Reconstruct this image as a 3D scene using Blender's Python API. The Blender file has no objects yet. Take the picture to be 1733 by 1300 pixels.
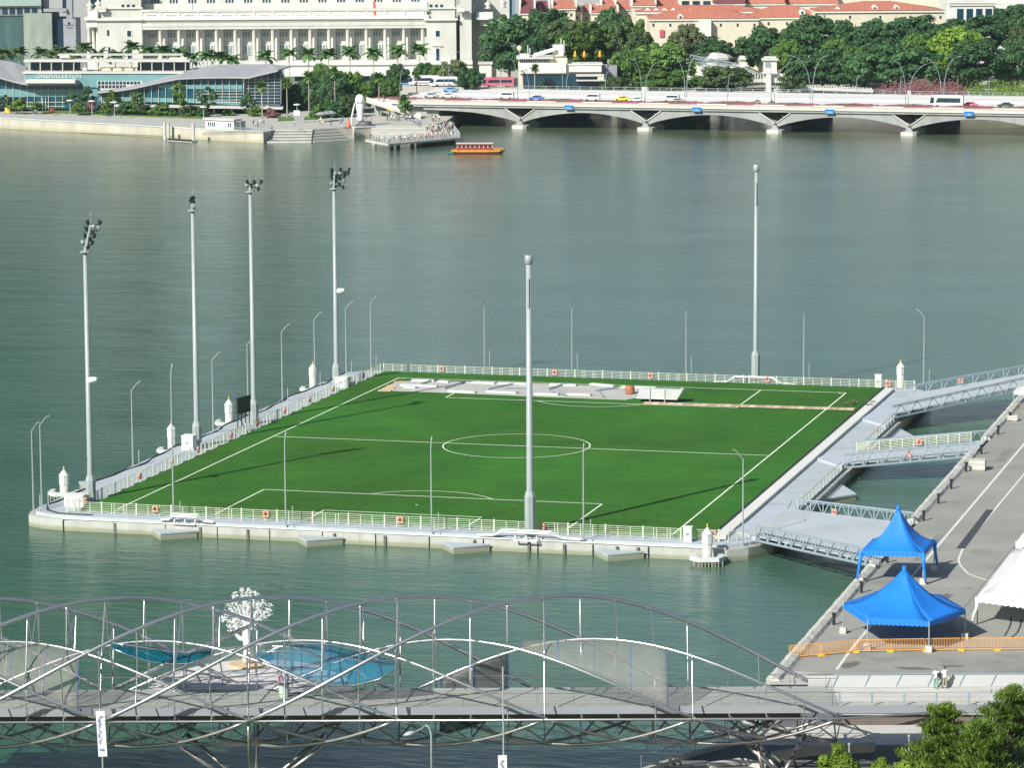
import bpy, math, random
from math import pi, sin, cos, radians, atan2, sqrt, hypot
from mathutils import Vector, Matrix
R = random.Random(7)
SC = bpy.context.scene
COL = SC.collection
# ---------------------------------------------------------------- camera (solved from the pitch markings)
CP = Vector((113.62795, -410.3092, 72.0193)); YAW, PIT, ROL, FPX = -0.27135847, 0.14518989, -0.00635661, 5873.157
fw = Vector((sin(YAW)*cos(PIT), cos(YAW)*cos(PIT), -sin(PIT)))
r0 = Vector((cos(YAW), -sin(YAW), 0)); u0 = r0.cross(fw)
cr, sr = cos(ROL), sin(ROL)
rv = r0*cr + u0*sr; uv = u0*cr - r0*sr
cd = bpy.data.cameras.new('camera'); cam = bpy.data.objects.new('camera', cd); COL.objects.link(cam)
cd.sensor_width = 36; cd.sensor_fit = 'HORIZONTAL'; cd.lens = FPX/1733*36; cd.clip_start = 1; cd.clip_end = 6000
cam.matrix_world = Matrix(((rv.x, uv.x, -fw.x, CP.x), (rv.y, uv.y, -fw.y, CP.y), (rv.z, uv.z, -fw.z, CP.z), (0, 0, 0, 1)))
SC.camera = cam
# ---------------------------------------------------------------- world, sun, exposure
sd = Vector((17.09, 38.27, -30.1)).normalized()          # the way the light travels
el = math.asin(-sd.z); rot = atan2(-sd.x, -sd.y)
W_ = bpy.data.worlds.new('World'); SC.world = W_; W_.use_nodes = True
nt = W_.node_tree; sk = nt.nodes.new('ShaderNodeTexSky'); sk.sky_type = 'NISHITA'; sk.sun_disc = False
sk.sun_elevation = el; sk.sun_rotation = rot; sk.dust_density = 1.6; sk.air_density = 1.0; sk.ozone_density = 1.3
nt.links.new(sk.outputs[0], nt.nodes['Background'].inputs[0]); nt.nodes['Background'].inputs[1].default_value = 0.07
sl = bpy.data.lights.new('sun', 'SUN'); sl.energy = 4.7; sl.angle = radians(0.5); sl.color = (1, 0.965, 0.90)
so = bpy.data.objects.new('sun', sl); COL.objects.link(so); so.rotation_euler = sd.to_track_quat('-Z', 'Y').to_euler(); so.location = (0, -100, 150)
SC.view_settings.view_transform = 'Standard'; SC.view_settings.look = 'None'; SC.view_settings.gamma = 1; SC.view_settings.exposure = 0.45
SC.cycles.max_bounces = 6; SC.cycles.transparent_max_bounces = 12; SC.cycles.glossy_bounces = 3; SC.cycles.diffuse_bounces = 3
SC.cycles.caustics_reflective = False; SC.cycles.caustics_refractive = False
# ---------------------------------------------------------------- where a photo pixel lands in the real place
def ray(px, py): return rv*((px-866.5)/FPX) - uv*((py-650)/FPX) + fw
def at(px, py, z=0.0):
    d = ray(px, py); t = (z-CP.z)/d.z; return CP + d*t
FH = Vector((sin(YAW), cos(YAW), 0)); RH = Vector((cos(YAW), -sin(YAW), 0)); VROT = -YAW
def WD(px, py, D):
    d = ray(px, py); return CP + d*(D/d.dot(FH))
def Dz(px, py, z): return (at(px, py, z)-CP).dot(FH)
def hgt(px, yb, yt, z):        # height of a vertical thing whose base is at (px, yb) on level z
    b = at(px, yb, z); D = (b-CP).dot(FH); return WD(px, yt, D).z - z
# ---------------------------------------------------------------- materials
MT = {}
def mat(name, col, rough=0.7, metal=0.0, var=0.12, scale=0.6, bump=0.0, bscale=None, alpha=None, spec=0.5, col2=None, streak=None, rnd=0.0, emit=0, detail=5, trans=0):
    if name in MT: return MT[name]
    m = bpy.data.materials.new(name); m.use_nodes = True; t = m.node_tree; N = t.nodes; Lk = t.links
    b = N['Principled BSDF']; b.inputs['Roughness'].default_value = rough; b.inputs['Metallic'].default_value = metal
    b.inputs['Specular IOR Level'].default_value = spec
    c = (*col, 1); tc = N.new('ShaderNodeTexCoord'); out = None
    if var > 0:
        mp = N.new('ShaderNodeMapping'); Lk.new(tc.outputs['Object'], mp.inputs[0])
        if streak: mp.inputs['Scale'].default_value = streak
        ns = N.new('ShaderNodeTexNoise'); ns.inputs['Scale'].default_value = scale; ns.inputs['Detail'].default_value = detail; ns.inputs['Roughness'].default_value = 0.62
        Lk.new(mp.outputs[0], ns.inputs[0])
        rp = N.new('ShaderNodeValToRGB'); rp.color_ramp.elements[0].position = 0.3; rp.color_ramp.elements[1].position = 0.7
        a = col2 if col2 else tuple(x*(1-var) for x in col); bb = col if col2 else tuple(min(1, x*(1+var)) for x in col)
        rp.color_ramp.elements[0].color = (*a, 1); rp.color_ramp.elements[1].color = (*bb, 1)
        Lk.new(ns.outputs[0], rp.inputs[0]); out = rp.outputs[0]
    if rnd > 0:
        oi = N.new('ShaderNodeObjectInfo'); hs = N.new('ShaderNodeHueSaturation')
        mr = N.new('ShaderNodeMapRange'); mr.inputs[3].default_value = 1-rnd; mr.inputs[4].default_value = 1+rnd
        Lk.new(oi.outputs['Random'], mr.inputs[0]); Lk.new(mr.outputs[0], hs.inputs['Value'])
        if out: Lk.new(out, hs.inputs['Color'])
        else: hs.inputs['Color'].default_value = c
        out = hs.outputs[0]
    if out: Lk.new(out, b.inputs['Base Color'])
    else: b.inputs['Base Color'].default_value = c
    if bump > 0:
        n2 = N.new('ShaderNodeTexNoise'); n2.inputs['Scale'].default_value = bscale or scale*6; n2.inputs['Detail'].default_value = 4
        Lk.new(tc.outputs['Object'], n2.inputs[0]); bp = N.new('ShaderNodeBump'); bp.inputs['Strength'].default_value = bump; bp.inputs['Distance'].default_value = 0.1
        Lk.new(n2.outputs[0], bp.inputs['Height']); Lk.new(bp.outputs[0], b.inputs['Normal'])
    if alpha is not None: b.inputs['Alpha'].default_value = alpha
    if trans: b.inputs['Transmission Weight'].default_value = trans
    if emit: b.inputs['Emission Color'].default_value = c; b.inputs['Emission Strength'].default_value = emit
    MT[name] = m; return m
def leafmat(name, col, dark=0.5, lite=1.5, sc=0.5, rnd=0.18):
    m = mat(name, tuple(c*lite for c in col), 0.55, col2=tuple(c*dark for c in col), var=1, scale=sc, rnd=rnd, spec=0.25, detail=3)
    t = m.node_tree; N = t.nodes; b = N['Principled BSDF']; o = N['Material Output']
    tr = N.new('ShaderNodeBsdfTranslucent'); mx = N.new('ShaderNodeMixShader'); mx.inputs[0].default_value = 0.32
    src = b.inputs['Base Color'].links[0].from_socket; t.links.new(src, tr.inputs[0])
    t.links.new(b.outputs[0], mx.inputs[1]); t.links.new(tr.outputs[0], mx.inputs[2]); t.links.new(mx.outputs[0], o.inputs[0]); return m

M = dict(
 white=mat('white_paint', (.58, .62, .60), .45, var=.05, scale=.8),
 lampc=mat('lamp_post_grey', (.27, .33, .35), .5, .2, var=.08), paint=mat('grey_white_paint', (.31, .36, .36), .4, var=.08, scale=.7),
 cream=mat('cream_rail_paint', (.55, .60, .47), .5, var=.06),
 conc=mat('pale_concrete', (.50, .50, .45), .85, var=.14, scale=.35, bump=.3),
 hull=mat('hull_concrete', (.42, .44, .40), .8, var=.13, scale=.5, streak=(1, 1, .25)),
 walk=mat('deck_coating', (.40, .455, .48), .75, var=.06, scale=.15),
 walk2=mat('deck_plate', (.43, .48, .53), .6, var=.05, scale=.2),
 steel=mat('gangway_steel', (.30, .37, .42), .5, .2, var=.1),
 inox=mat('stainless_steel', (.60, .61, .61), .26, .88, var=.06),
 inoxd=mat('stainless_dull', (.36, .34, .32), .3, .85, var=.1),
 dark=mat('dark_metal', (.035, .04, .045), .5, .3, var=.1),
 black=mat('black_rubber', (.02, .02, .022), .7, var=.1),
 orange=mat('lifebuoy_orange', (.80, .20, .11), .5, var=.05),
 barrier=mat('barrier_orange', (.88, .42, .07), .5, var=.06),
 yellow=mat('barrier_foot_yellow', (.75, .48, .03), .5, var=.06),
 blue=mat('tent_blue_fabric', (.018, .25, .82), .55, var=.10, scale=.5, bump=.25, bscale=1.6),
 tentw=mat('tent_white_fabric', (.80, .81, .80), .5, var=.03, scale=.4, bump=.2, bscale=1.2),
 asph=mat('weathered_asphalt', (.275, .28, .25), .9, var=.14, scale=.12, bump=.2, bscale=6),
 asphd=mat('dark_ground', (.045, .055, .065), .9, var=.12),
 rubble=mat('kerb_netting', (.60, .61, .57), .9, col2=(.36, .36, .31), var=1, scale=2.2, bump=.6),
 line=mat('road_paint', (.66, .65, .58), .7, var=.12, scale=1.5),
 pline=mat('pitch_line_paint', (.74, .80, .66), .7, var=.06),
 wood=mat('plank_wood', (.50, .36, .22), .8, var=.2, scale=1.2),
 rust=mat('rusty_drum', (.34, .13, .07), .8, var=.25, scale=2),
 trunk=mat('bark', (.16, .13, .10), .9, var=.3, scale=1),
 ptrunk=mat('palm_bark', (.34, .31, .26), .9, var=.2, scale=1),
 L_dark=leafmat('leaf_dark', (.066, .150, .055), .6, 1.5), L_mid=leafmat('leaf_mid', (.11, .21, .045), .6, 1.5),
 L_lime=leafmat('leaf_lime', (.20, .32, .045)), L_olive=leafmat('leaf_olive', (.098, .16, .058)),
 L_palm=leafmat('leaf_palm', (.085, .18, .05)), L_pale=leafmat('leaf_pale', (.16, .20, .085)),
 lawn=mat('lawn_grass', (.09, .16, .03), .9, var=.3, scale=.3),
 flower=mat('bougainvillea', (.36, .10, .17), .8, col2=(.07, .09, .03), var=1, scale=.9),
 quay=mat('quay_stone', (.47, .45, .37), .9, var=.2, scale=.25, streak=(1, 1, .2), bump=.2),
 pave=mat('paving_stone', (.42, .42, .38), .9, var=.1, scale=.3),
 stone=mat('grey_granite', (.53, .54, .49), .8, var=.09, scale=.15, streak=(1, 1, .5)),
 stone2=mat('pale_render', (.62, .635, .585), .8, var=.05, scale=.15),
 bconc=mat('bridge_concrete', (.30, .32, .31), .85, var=.16, scale=.12, streak=(1, 1, .5)),
 bwhite=mat('bridge_white', (.54, .545, .50), .8, var=.06, scale=.2),
 road=mat('bridge_road', (.66, .66, .64), .85, var=.05, scale=.1),
 glass=mat('dark_glass', (.012, .042, .065), .15, .0, var=.35, scale=.15, spec=.5),
 winl=mat('pale_window', (.20, .27, .28), .3, var=.5, scale=.9), glasst=mat('teal_glass', (.012, .085, .115), .15, .0, var=.3, scale=.2, spec=.6),
 spand=mat('aqua_spandrel', (.15, .31, .32), .5, var=.08, scale=.3),
 metalroof=mat('metal_roof', (.42, .43, .44), .5, .2, var=.06, scale=.2),
 redroof=mat('orange_roof_tile', (.45, .165, .105), .85, var=.16, scale=.4, streak=(3, .4, .4)),
 darkred=mat('dark_red_tile', (.16, .05, .06), .85, var=.2, scale=.4),
 cwall=mat('cream_render', (.60, .565, .44), .85, var=.05, scale=.2),
 navy=mat('navy_curtain_wall', (.010, .028, .05), .6, spec=.15, var=.3, scale=.12, streak=(1, 1, .15)),
 grn=mat('green_stone_cladding', (.24, .29, .24), .6, var=.22, scale=.2, streak=(2, 1, .4)),
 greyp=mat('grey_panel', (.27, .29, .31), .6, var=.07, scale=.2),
 skin=mat('skin', (.42, .25, .17), .6, var=0), hair=mat('hair', (.02, .015, .012), .6, var=0),
 sculpt=mat('white_coated_metal', (.80, .81, .80), .5, var=.05),
)
# ---------------------------------------------------------------- mesh builder
class MB:
    def __init__(s): s.v = []; s.f = []; s.m = []
    def add(s, vs, fs, mi=0):
        n = len(s.v); s.v += [tuple(v) for v in vs]; s.f += [tuple(i+n for i in f) for f in fs]; s.m += [mi]*len(fs); return s
    def bx(s, x0, x1, y0, y1, z0, z1, mi=0):
        if x0 > x1: x0, x1 = x1, x0
        if y0 > y1: y0, y1 = y1, y0
        if z0 > z1: z0, z1 = z1, z0
        return s.add([(x0,y0,z0),(x1,y0,z0),(x1,y1,z0),(x0,y1,z0),(x0,y0,z1),(x1,y0,z1),(x1,y1,z1),(x0,y1,z1)],
                     [(0,3,2,1),(4,5,6,7),(0,1,5,4),(1,2,6,5),(2,3,7,6),(3,0,4,7)], mi)
    def beam(s, a, b, w, h, mi=0):
        a = Vector(a); b = Vector(b); d = (b-a).normalized(); up = Vector((0,0,1))
        if abs(d.z) > .95: up = Vector((0,1,0))
        x = d.cross(up).normalized()*(w/2); y = x.cross(d).normalized()*(h/2); v = []
        for p in (a, b): v += [p-x-y, p+x-y, p+x+y, p-x+y]
        return s.add(v, [(0,3,2,1),(4,5,6,7),(0,1,5,4),(1,2,6,5),(2,3,7,6),(3,0,4,7)], mi)
    def tube(s, pts, r, n=6, mi=0, cap=True):
        P = [Vector(p) for p in pts]; k = len(P)
        rr = r if isinstance(r, (list, tuple)) else [r]*k
        vs = []; prev = None
        for i, p in enumerate(P):
            d = (P[min(i+1, k-1)]-P[max(i-1, 0)])
            d = d.normalized() if d.length > 1e-9 else Vector((0,0,1))
            if prev is None:
                a = Vector((0,0,1)) if abs(d.z) < .9 else Vector((1,0,0)); x = d.cross(a).normalized()
            else: x = (prev - d*prev.dot(d)); x = x.normalized() if x.length > 1e-6 else d.orthogonal().normalized()
            prev = x; y = d.cross(x)
            for j in range(n):
                a = 2*pi*j/n; vs.append(p + (x*cos(a)+y*sin(a))*rr[i])
        fs = [(i*n+j, i*n+(j+1)%n, (i+1)*n+(j+1)%n, (i+1)*n+j) for i in range(k-1) for j in range(n)]
        if cap: fs += [tuple(range(n-1, -1, -1)), tuple(range((k-1)*n, k*n))]
        return s.add(vs, fs, mi)
    def cyl(s, x, y, z0, z1, r, r2=None, n=10, mi=0): return s.tube([(x,y,z0),(x,y,z1)], [r, r if r2 is None else r2], n, mi)
    def prism(s, poly, z0, z1, mi=0):
        n = len(poly); ar = sum(poly[i][0]*poly[(i+1)%n][1]-poly[(i+1)%n][0]*poly[i][1] for i in range(n))
        if ar < 0: poly = poly[::-1]
        v = [(p[0],p[1],z0) for p in poly] + [(p[0],p[1],z1) for p in poly]
        return s.add(v, [tuple(range(n-1,-1,-1)), tuple(range(n, 2*n))] + [(i,(i+1)%n,n+(i+1)%n,n+i) for i in range(n)], mi)
    def vprism(s, poly, y0, y1, mi=0):     # polygon in x,z pushed along y
        n = len(poly); ar = sum(poly[i][0]*poly[(i+1)%n][1]-poly[(i+1)%n][0]*poly[i][1] for i in range(n))
        if ar < 0: poly = poly[::-1]
        v = [(p[0],y0,p[1]) for p in poly] + [(p[0],y1,p[1]) for p in poly]
        return s.add(v, [tuple(range(n)), tuple(range(2*n-1, n-1, -1))] + [((i+1)%n,i,n+i,n+(i+1)%n) for i in range(n)], mi)
    def lathe(s, prof, x=0, y=0, n=12, mi=0):
        vs = []
        for (r, z) in prof:
            for j in range(n): a = 2*pi*j/n; vs.append((x+r*cos(a), y+r*sin(a), z))
        k = len(prof); fs = [(i*n+j, i*n+(j+1)%n, (i+1)*n+(j+1)%n, (i+1)*n+j) for i in range(k-1) for j in range(n)]
        fs += [tuple(range(n-1,-1,-1)), tuple(range((k-1)*n, k*n))]
        return s.add(vs, fs, mi)
    def torus(s, c, R_, r, nrm=(0,1,0), n=12, m=6, mi=0):
        c = Vector(c); nn = Vector(nrm).normalized(); a = nn.orthogonal().normalized(); b = nn.cross(a); vs = []
        for i in range(n):
            t = 2*pi*i/n; d = a*cos(t)+b*sin(t)
            for j in range(m): q = 2*pi*j/m; vs.append(c + d*(R_+r*cos(q)) + nn*(r*sin(q)))
        return s.add(vs, [(i*m+j, ((i+1)%n)*m+j, ((i+1)%n)*m+(j+1)%m, i*m+(j+1)%m) for i in range(n) for j in range(m)], mi)
    def mesh(s, name, mats, smooth=False):
        me = bpy.data.meshes.new(name); me.from_pydata(s.v, [], s.f)
        ml = mats if isinstance(mats, (list, tuple)) else [mats]
        for m in ml: me.materials.append(M[m] if isinstance(m, str) else m)
        if len(ml) > 1: me.polygons.foreach_set('material_index', s.m)
        if smooth: me.polygons.foreach_set('use_smooth', [True]*len(me.polygons))
        me.update(); return me
    def build(s, name, mats, parent=None, smooth=False):
        o = bpy.data.objects.new(name, s.mesh(name, mats, smooth)); COL.objects.link(o)
        if parent: o.parent = parent
        return o
def tag(o, label=None, cat=None, group=None, kind=None):
    if label: o['label'] = label
    if cat: o['category'] = cat
    if group: o['group'] = group
    if kind: o['kind'] = kind
    return o
def E(name, loc, label, cat, group=None, rz=0.0):
    o = bpy.data.objects.new(name, None); COL.objects.link(o); o.location = loc; o.rotation_euler = (0, 0, rz); o.empty_display_size = .5
    return tag(o, label, cat, group)
def inst(name, me, parent=None, loc=(0,0,0), rz=0.0, sc=None, mt=None):
    o = bpy.data.objects.new(name, me); COL.objects.link(o); o.location = loc; o.rotation_euler = (0, 0, rz)
    if parent: o.parent = parent
    if sc is not None: o.scale = sc if isinstance(sc, (tuple, list)) else (sc,)*3
    if mt:
        o.material_slots[0].link = 'OBJECT'; o.material_slots[0].material = M[mt]
    return o
def ctree(o, parent=None, kids=None):
    c = o.copy(); COL.objects.link(c)
    if parent: c.parent = parent
    for ch in (kids or {}).get(o.name, list(o.children)): ctree(ch, c)
    return c
ORD = ['first', 'second', 'third', 'fourth', 'fifth', 'sixth', 'seventh', 'eighth', 'ninth', 'tenth', 'eleventh', 'twelfth', 'thirteenth', 'fourteenth', 'fifteenth', 'sixteenth', 'seventeenth', 'eighteenth', 'nineteenth', 'twentieth']
def word(i, n):
    if i == 0: return 'leftmost'
    if i == n-1: return 'rightmost'
    return ORD[i] + ' from the left'
class FR:     # a far structure: root Empty at photo column px, distance D, level z, turned to face the water
    def __init__(s, px, D, z=3.0):
        s.D = D; p = WD(px, 150, D); s.root = Vector((p.x, p.y, z)); s.z = z
    def E(s, name, label, cat, group=None): return E(name, s.root, label, cat, group, VROT)
    def p(s, px, py, dd=0.0):
        q = WD(px, py, s.D) - s.root; return Vector((q.dot(RH), dd, q.z))
    def b(s, mb, x0, x1, yt, yb, d0, d1, mi=0):
        a = s.p(x0, yt); c = s.p(x1, yb); return mb.bx(a.x, c.x, d0, d1, c.z, a.z, mi)
    def g(s, mb, x0, x1, yt, d0, d1, mi=0):   # a box reaching down to the ground
        a = s.p(x0, yt); c = s.p(x1, yt); return mb.bx(a.x, c.x, d0, d1, 0, a.z, mi)
# ================================================================ SETTING
def watermat():
    m = bpy.data.materials.new('bay_water'); m.use_nodes = True; t = m.node_tree; N = t.nodes; L = t.links; b = N['Principled BSDF']
    tc = N.new('ShaderNodeTexCoord'); mp = N.new('ShaderNodeMapping'); mp.inputs['Rotation'].default_value = (0, 0, -VROT); mp.inputs['Scale'].default_value = (.42, 1, 1)
    L.new(tc.outputs['Object'], mp.inputs[0])
    n1 = N.new('ShaderNodeTexNoise'); n1.inputs['Scale'].default_value = .8; n1.inputs['Detail'].default_value = 6; n1.inputs['Roughness'].default_value = .62; n1.inputs['Distortion'].default_value = .4
    n2 = N.new('ShaderNodeTexNoise'); n2.inputs['Scale'].default_value = .016; n2.inputs['Detail'].default_value = 3
    n3 = N.new('ShaderNodeTexNoise'); n3.inputs['Scale'].default_value = .05; n3.inputs['Detail'].default_value = 2
    for n in (n1, n2, n3): L.new(mp.outputs[0], n.inputs[0])
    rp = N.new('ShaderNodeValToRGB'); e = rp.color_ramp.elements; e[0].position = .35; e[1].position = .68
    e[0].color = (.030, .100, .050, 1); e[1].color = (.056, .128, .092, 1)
    sx = N.new('ShaderNodeSeparateXYZ'); L.new(mp.outputs[0], sx.inputs[0]); m1 = N.new('ShaderNodeMapRange'); m1.inputs[1].default_value = -46; m1.inputs[2].default_value = 6; L.new(sx.outputs[0], m1.inputs[0])  # base colour darkens leftward, painted in for the towers' reflection
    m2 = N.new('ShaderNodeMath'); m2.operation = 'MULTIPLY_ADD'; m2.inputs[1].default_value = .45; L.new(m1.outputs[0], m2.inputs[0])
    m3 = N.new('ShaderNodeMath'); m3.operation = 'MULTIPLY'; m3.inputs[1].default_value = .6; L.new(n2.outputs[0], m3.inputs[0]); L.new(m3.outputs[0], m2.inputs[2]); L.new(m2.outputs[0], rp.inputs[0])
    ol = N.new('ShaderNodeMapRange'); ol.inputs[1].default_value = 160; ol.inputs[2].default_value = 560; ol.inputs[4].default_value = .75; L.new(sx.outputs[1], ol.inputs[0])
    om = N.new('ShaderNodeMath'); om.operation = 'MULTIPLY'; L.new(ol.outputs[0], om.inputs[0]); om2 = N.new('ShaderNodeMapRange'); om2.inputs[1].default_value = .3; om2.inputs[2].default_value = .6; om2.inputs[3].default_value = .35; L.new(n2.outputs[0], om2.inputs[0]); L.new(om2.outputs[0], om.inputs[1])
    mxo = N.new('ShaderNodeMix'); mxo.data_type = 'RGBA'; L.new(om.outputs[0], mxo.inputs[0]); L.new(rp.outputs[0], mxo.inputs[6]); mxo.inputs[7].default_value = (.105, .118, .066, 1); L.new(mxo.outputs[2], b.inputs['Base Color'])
    mr = N.new('ShaderNodeMapRange'); mr.inputs[1].default_value = .35; mr.inputs[2].default_value = .65; mr.inputs[3].default_value = .5; mr.inputs[4].default_value = .95
    L.new(n3.outputs[0], mr.inputs[0])
    bp = N.new('ShaderNodeBump'); bp.inputs['Distance'].default_value = .15; L.new(mr.outputs[0], bp.inputs['Strength'])
    n4 = N.new('ShaderNodeTexNoise'); n4.inputs['Scale'].default_value = .16; n4.inputs['Detail'].default_value = 3; L.new(mp.outputs[0], n4.inputs[0]); b4 = N.new('ShaderNodeBump'); b4.inputs['Distance'].default_value = .23; b4.inputs['Strength'].default_value = .8; L.new(n4.outputs[0], b4.inputs['Height']); L.new(b4.outputs[0], bp.inputs['Normal'])
    L.new(n1.outputs[0], bp.inputs['Height']); L.new(bp.outputs[0], b.inputs['Normal'])
    b.inputs['Roughness'].default_value = .12; b.inputs['Specular IOR Level'].default_value = .55; b.inputs['IOR'].default_value = 1.33
    return m
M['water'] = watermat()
def sheet(name, pts, z, mt, kind='structure'):
    o = MB().add([(p[0], p[1], z) for p in pts], [tuple(range(len(pts)))]).build(name, mt)
    n = o.data.polygons[0].normal
    if n.z < 0: o.data.flip_normals()
    tag(o, kind=kind); return o
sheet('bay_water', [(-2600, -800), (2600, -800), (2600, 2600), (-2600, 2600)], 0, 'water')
PR = 3.5
gp = [(57.6, -123.5), (57.6, 420), (420, 420), (420, -123.5)]
g = MB().prism([(p[0], p[1]) for p in gp], -2, PR).build('promenade_ground', 'asph'); tag(g, kind='structure')
M['lowg'] = mat('lower_paving', (.13, .14, .14), .9, var=.2, scale=.3)
# lower ground under the footbridge landing
LZ = 1.2
q0, q1, q2, q3 = at(1060, 1330, LZ), at(1177, 1274, LZ), at(1290, 1247, LZ), at(1345, 1226, LZ)
lp = [(q0.x, q0.y), (q1.x, q1.y), (q2.x, q2.y), (57.5, -124.2), (420, -124.2), (420, -330), (q0.x+25, -330)]
lo = MB().prism(lp, -2, LZ).build('lower_quay_ground', 'lowg'); tag(lo, kind='structure')
# far bank
BK = Vector((0, 8.2, 0))
fb = [at(-260, 198, 0), at(0, 216, 0), at(275, 232, 0), at(448, 241.5, 0), at(452, 241, 0)+BK, at(590, 236, 0)+BK, at(592, 235, 0)+BK*.4, at(628, 233, 0)+BK*.4, at(631, 211, 3), at(738, 209, 3), at(756, 204, 3), at(790, 196, 0)]
fbp = [(p.x, p.y) for p in fb] + [tuple(WD(860, 150, 1085).xy), tuple(WD(1900, 150, 1060).xy), tuple(WD(2600, 150, 1060).xy), tuple(WD(2600, 150, 2600).xy), tuple(WD(-1200, 150, 2600).xy), tuple(WD(-1200, 150, 1100).xy)]
far = MB().prism(fbp, -2, 3).build('far_bank_ground', ['pave']); tag(far, kind='structure')
def strip(name, pts, w, z, mt, th=.35, kind='structure'):
    mb = MB()
    for a, b in zip(pts[:-1], pts[1:]): mb.beam((a[0], a[1], z), (b[0], b[1], z), w, th)
    o = mb.build(name, mt); tag(o, kind=kind); return o
# quay facing of the far bank: stone wall with a darker wet band
def wall_along(name, pts, z0, z1, w, mt, label, cat, cop=.25):
    r = E(name, (pts[0][0], pts[0][1], 0), label, cat); o0 = Vector((pts[0][0], pts[0][1], 0)); mb = MB(); cb = MB()
    for a, b in zip(pts[:-1], pts[1:]):
        a = Vector((a[0], a[1], 0))-o0; b = Vector((b[0], b[1], 0))-o0; zc = (z0+z1-cop)/2
        mb.beam((a.x, a.y, zc), (b.x, b.y, zc), w, z1-cop-z0); cb.beam((a.x, a.y, z1-cop/2), (b.x, b.y, z1-cop/2), w+.3, cop)
    mb.build('wall', mt, r); cb.build('coping', 'stone2' if mt != 'bconc' else 'bconc', r); return r
wall_along('quay_wall', [(p.x, p.y) for p in fb[:4]], -1, 3.12, 1.0, 'quay', 'long pale stone quay wall below the glass restaurant building, stained at the waterline', 'quay wall')
wall_along('quay_wall', [(p.x, p.y) for p in fb[6:8]], -1, 3.1, 1.0, 'quay', 'plain pale stone quay wall beneath the fountain statue plaza', 'quay wall')
ba = [WD(805, 150, 1083).xy, WD(1200, 150, 1080).xy, WD(1900, 150, 1058).xy]
wall_along('quay_wall', ba, -1, 3.1, 1.0, 'quay', 'river bank wall seen through the arches beneath the road bridge', 'quay wall')
def lawn(px):
    pts = [at(x, y, 3.0) for x, y in px]; return [(p.x, p.y) for p in pts]
for k, px in enumerate([[(70, 186), (135, 188), (210, 190), (290, 193), (340, 196), (340, 201), (200, 196), (70, 191)], [(472, 199), (496, 199), (498, 204), (470, 205)], [(516, 198), (535, 198), (537, 202), (514, 203)]]):
    o = MB().prism(lawn(px), 3.004, 3.25).build('lawn', 'lawn'); tag(o, kind='structure')
for px in ([(1390, 141), (1595, 137), (1595, 128), (1470, 130), (1390, 134)], [(1670, 143), (1760, 143), (1760, 131), (1690, 131)]):
    o = MB().prism(lawn(px), 3.004, 3.6).build('lawn', 'lawn'); tag(o, kind='structure')
# ================================================================ FLOATING PLATFORM
def turfmat():
    m = mat('artificial_turf', (.048, .150, .022), .8, var=1, col2=(.032, .118, .018), scale=.12, spec=.08, bump=.35, bscale=9)
    return m
M['turf'] = turfmat()
def turf2():
    m = M['turf']; t = m.node_tree; N = t.nodes; L = t.links; b = N['Principled BSDF']; src = b.inputs['Base Color'].links[0].from_socket; tc = N.new('ShaderNodeTexCoord')
    n1 = N.new('ShaderNodeTexNoise'); n1.inputs['Scale'].default_value = 3.2; n1.inputs['Detail'].default_value = 4; L.new(tc.outputs['Object'], n1.inputs[0])
    n2 = N.new('ShaderNodeTexNoise'); n2.inputs['Scale'].default_value = .035; n2.inputs['Detail'].default_value = 3; L.new(tc.outputs['Object'], n2.inputs[0])
    wv = N.new('ShaderNodeTexWave'); wv.inputs['Scale'].default_value = .068; wv.inputs['Distortion'].default_value = .6; wv.bands_direction = 'Y'; L.new(tc.outputs['Object'], wv.inputs[0])
    hs = N.new('ShaderNodeHueSaturation'); L.new(src, hs.inputs['Color'])
    def mr(s, a, b_, lo, hi):
        x = N.new('ShaderNodeMapRange'); x.inputs[1].default_value = a; x.inputs[2].default_value = b_; x.inputs[3].default_value = lo; x.inputs[4].default_value = hi; L.new(s, x.inputs[0]); return x.outputs[0]
    m1 = N.new('ShaderNodeMath'); m1.operation = 'MULTIPLY'; L.new(mr(n1.outputs[0], .3, .7, .78, 1.22), m1.inputs[0]); L.new(mr(n2.outputs[0], .35, .65, .86, 1.16), m1.inputs[1])
    m2 = N.new('ShaderNodeMath'); m2.operation = 'MULTIPLY'; L.new(m1.outputs[0], m2.inputs[0]); L.new(mr(wv.outputs[0], 0, 1, .97, 1.04), m2.inputs[1])
    L.new(m2.outputs[0], hs.inputs['Value']); L.new(mr(n2.outputs[0], .35, .65, .492, .508), hs.inputs['Hue']); L.new(hs.outputs[0], b.inputs['Base Color'])
turf2()
plat = E('floating_platform', (0, 0, 0), 'huge flat floating platform carrying the green football pitch', 'floating platform')
hl = [(-42.6, -52.5), (-41.9, -54.6), (-39.5, -55.9), (-36, -56.4), (38.6, -56.2), (40.6, -54.6), (42.6, -51), (42.6, 60), (41, 63), (-40, 63), (-42.6, 60)]
MB().prism(hl, -1.2, 1.25).build('hull', 'hull', plat)
dk = [(x*.985, y*.988) for x, y in hl]
MB().prism(dk, 1.252, 1.6).build('deck', 'walk', plat)
MB().prism([(-36, -52), (36, -52), (36, 59.2), (-36, 59.2)], 1.602, 2.0).build('turf', 'turf', plat)
MB().prism([(36.02, -52), (37.6, -52), (37.6, 59.2), (36.02, 59.2)], 1.602, 1.96).build('edge_kerb', 'stone2', plat)
MB().bx(36.0, 36.32, -52.0, 59.2, 1.962, 2.004).build('drain_strip', 'black', plat)
hz_ = [(-41.6, -50 + 109*i/60 + 0, 1.66+.04*sin(i*1.7)) for i in range(61)]; hz_ = [(x+.35*sin(i*.5)+.2*sin(i*1.3), y, z) for i, (x, y, z) in enumerate(hz_)]
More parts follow.
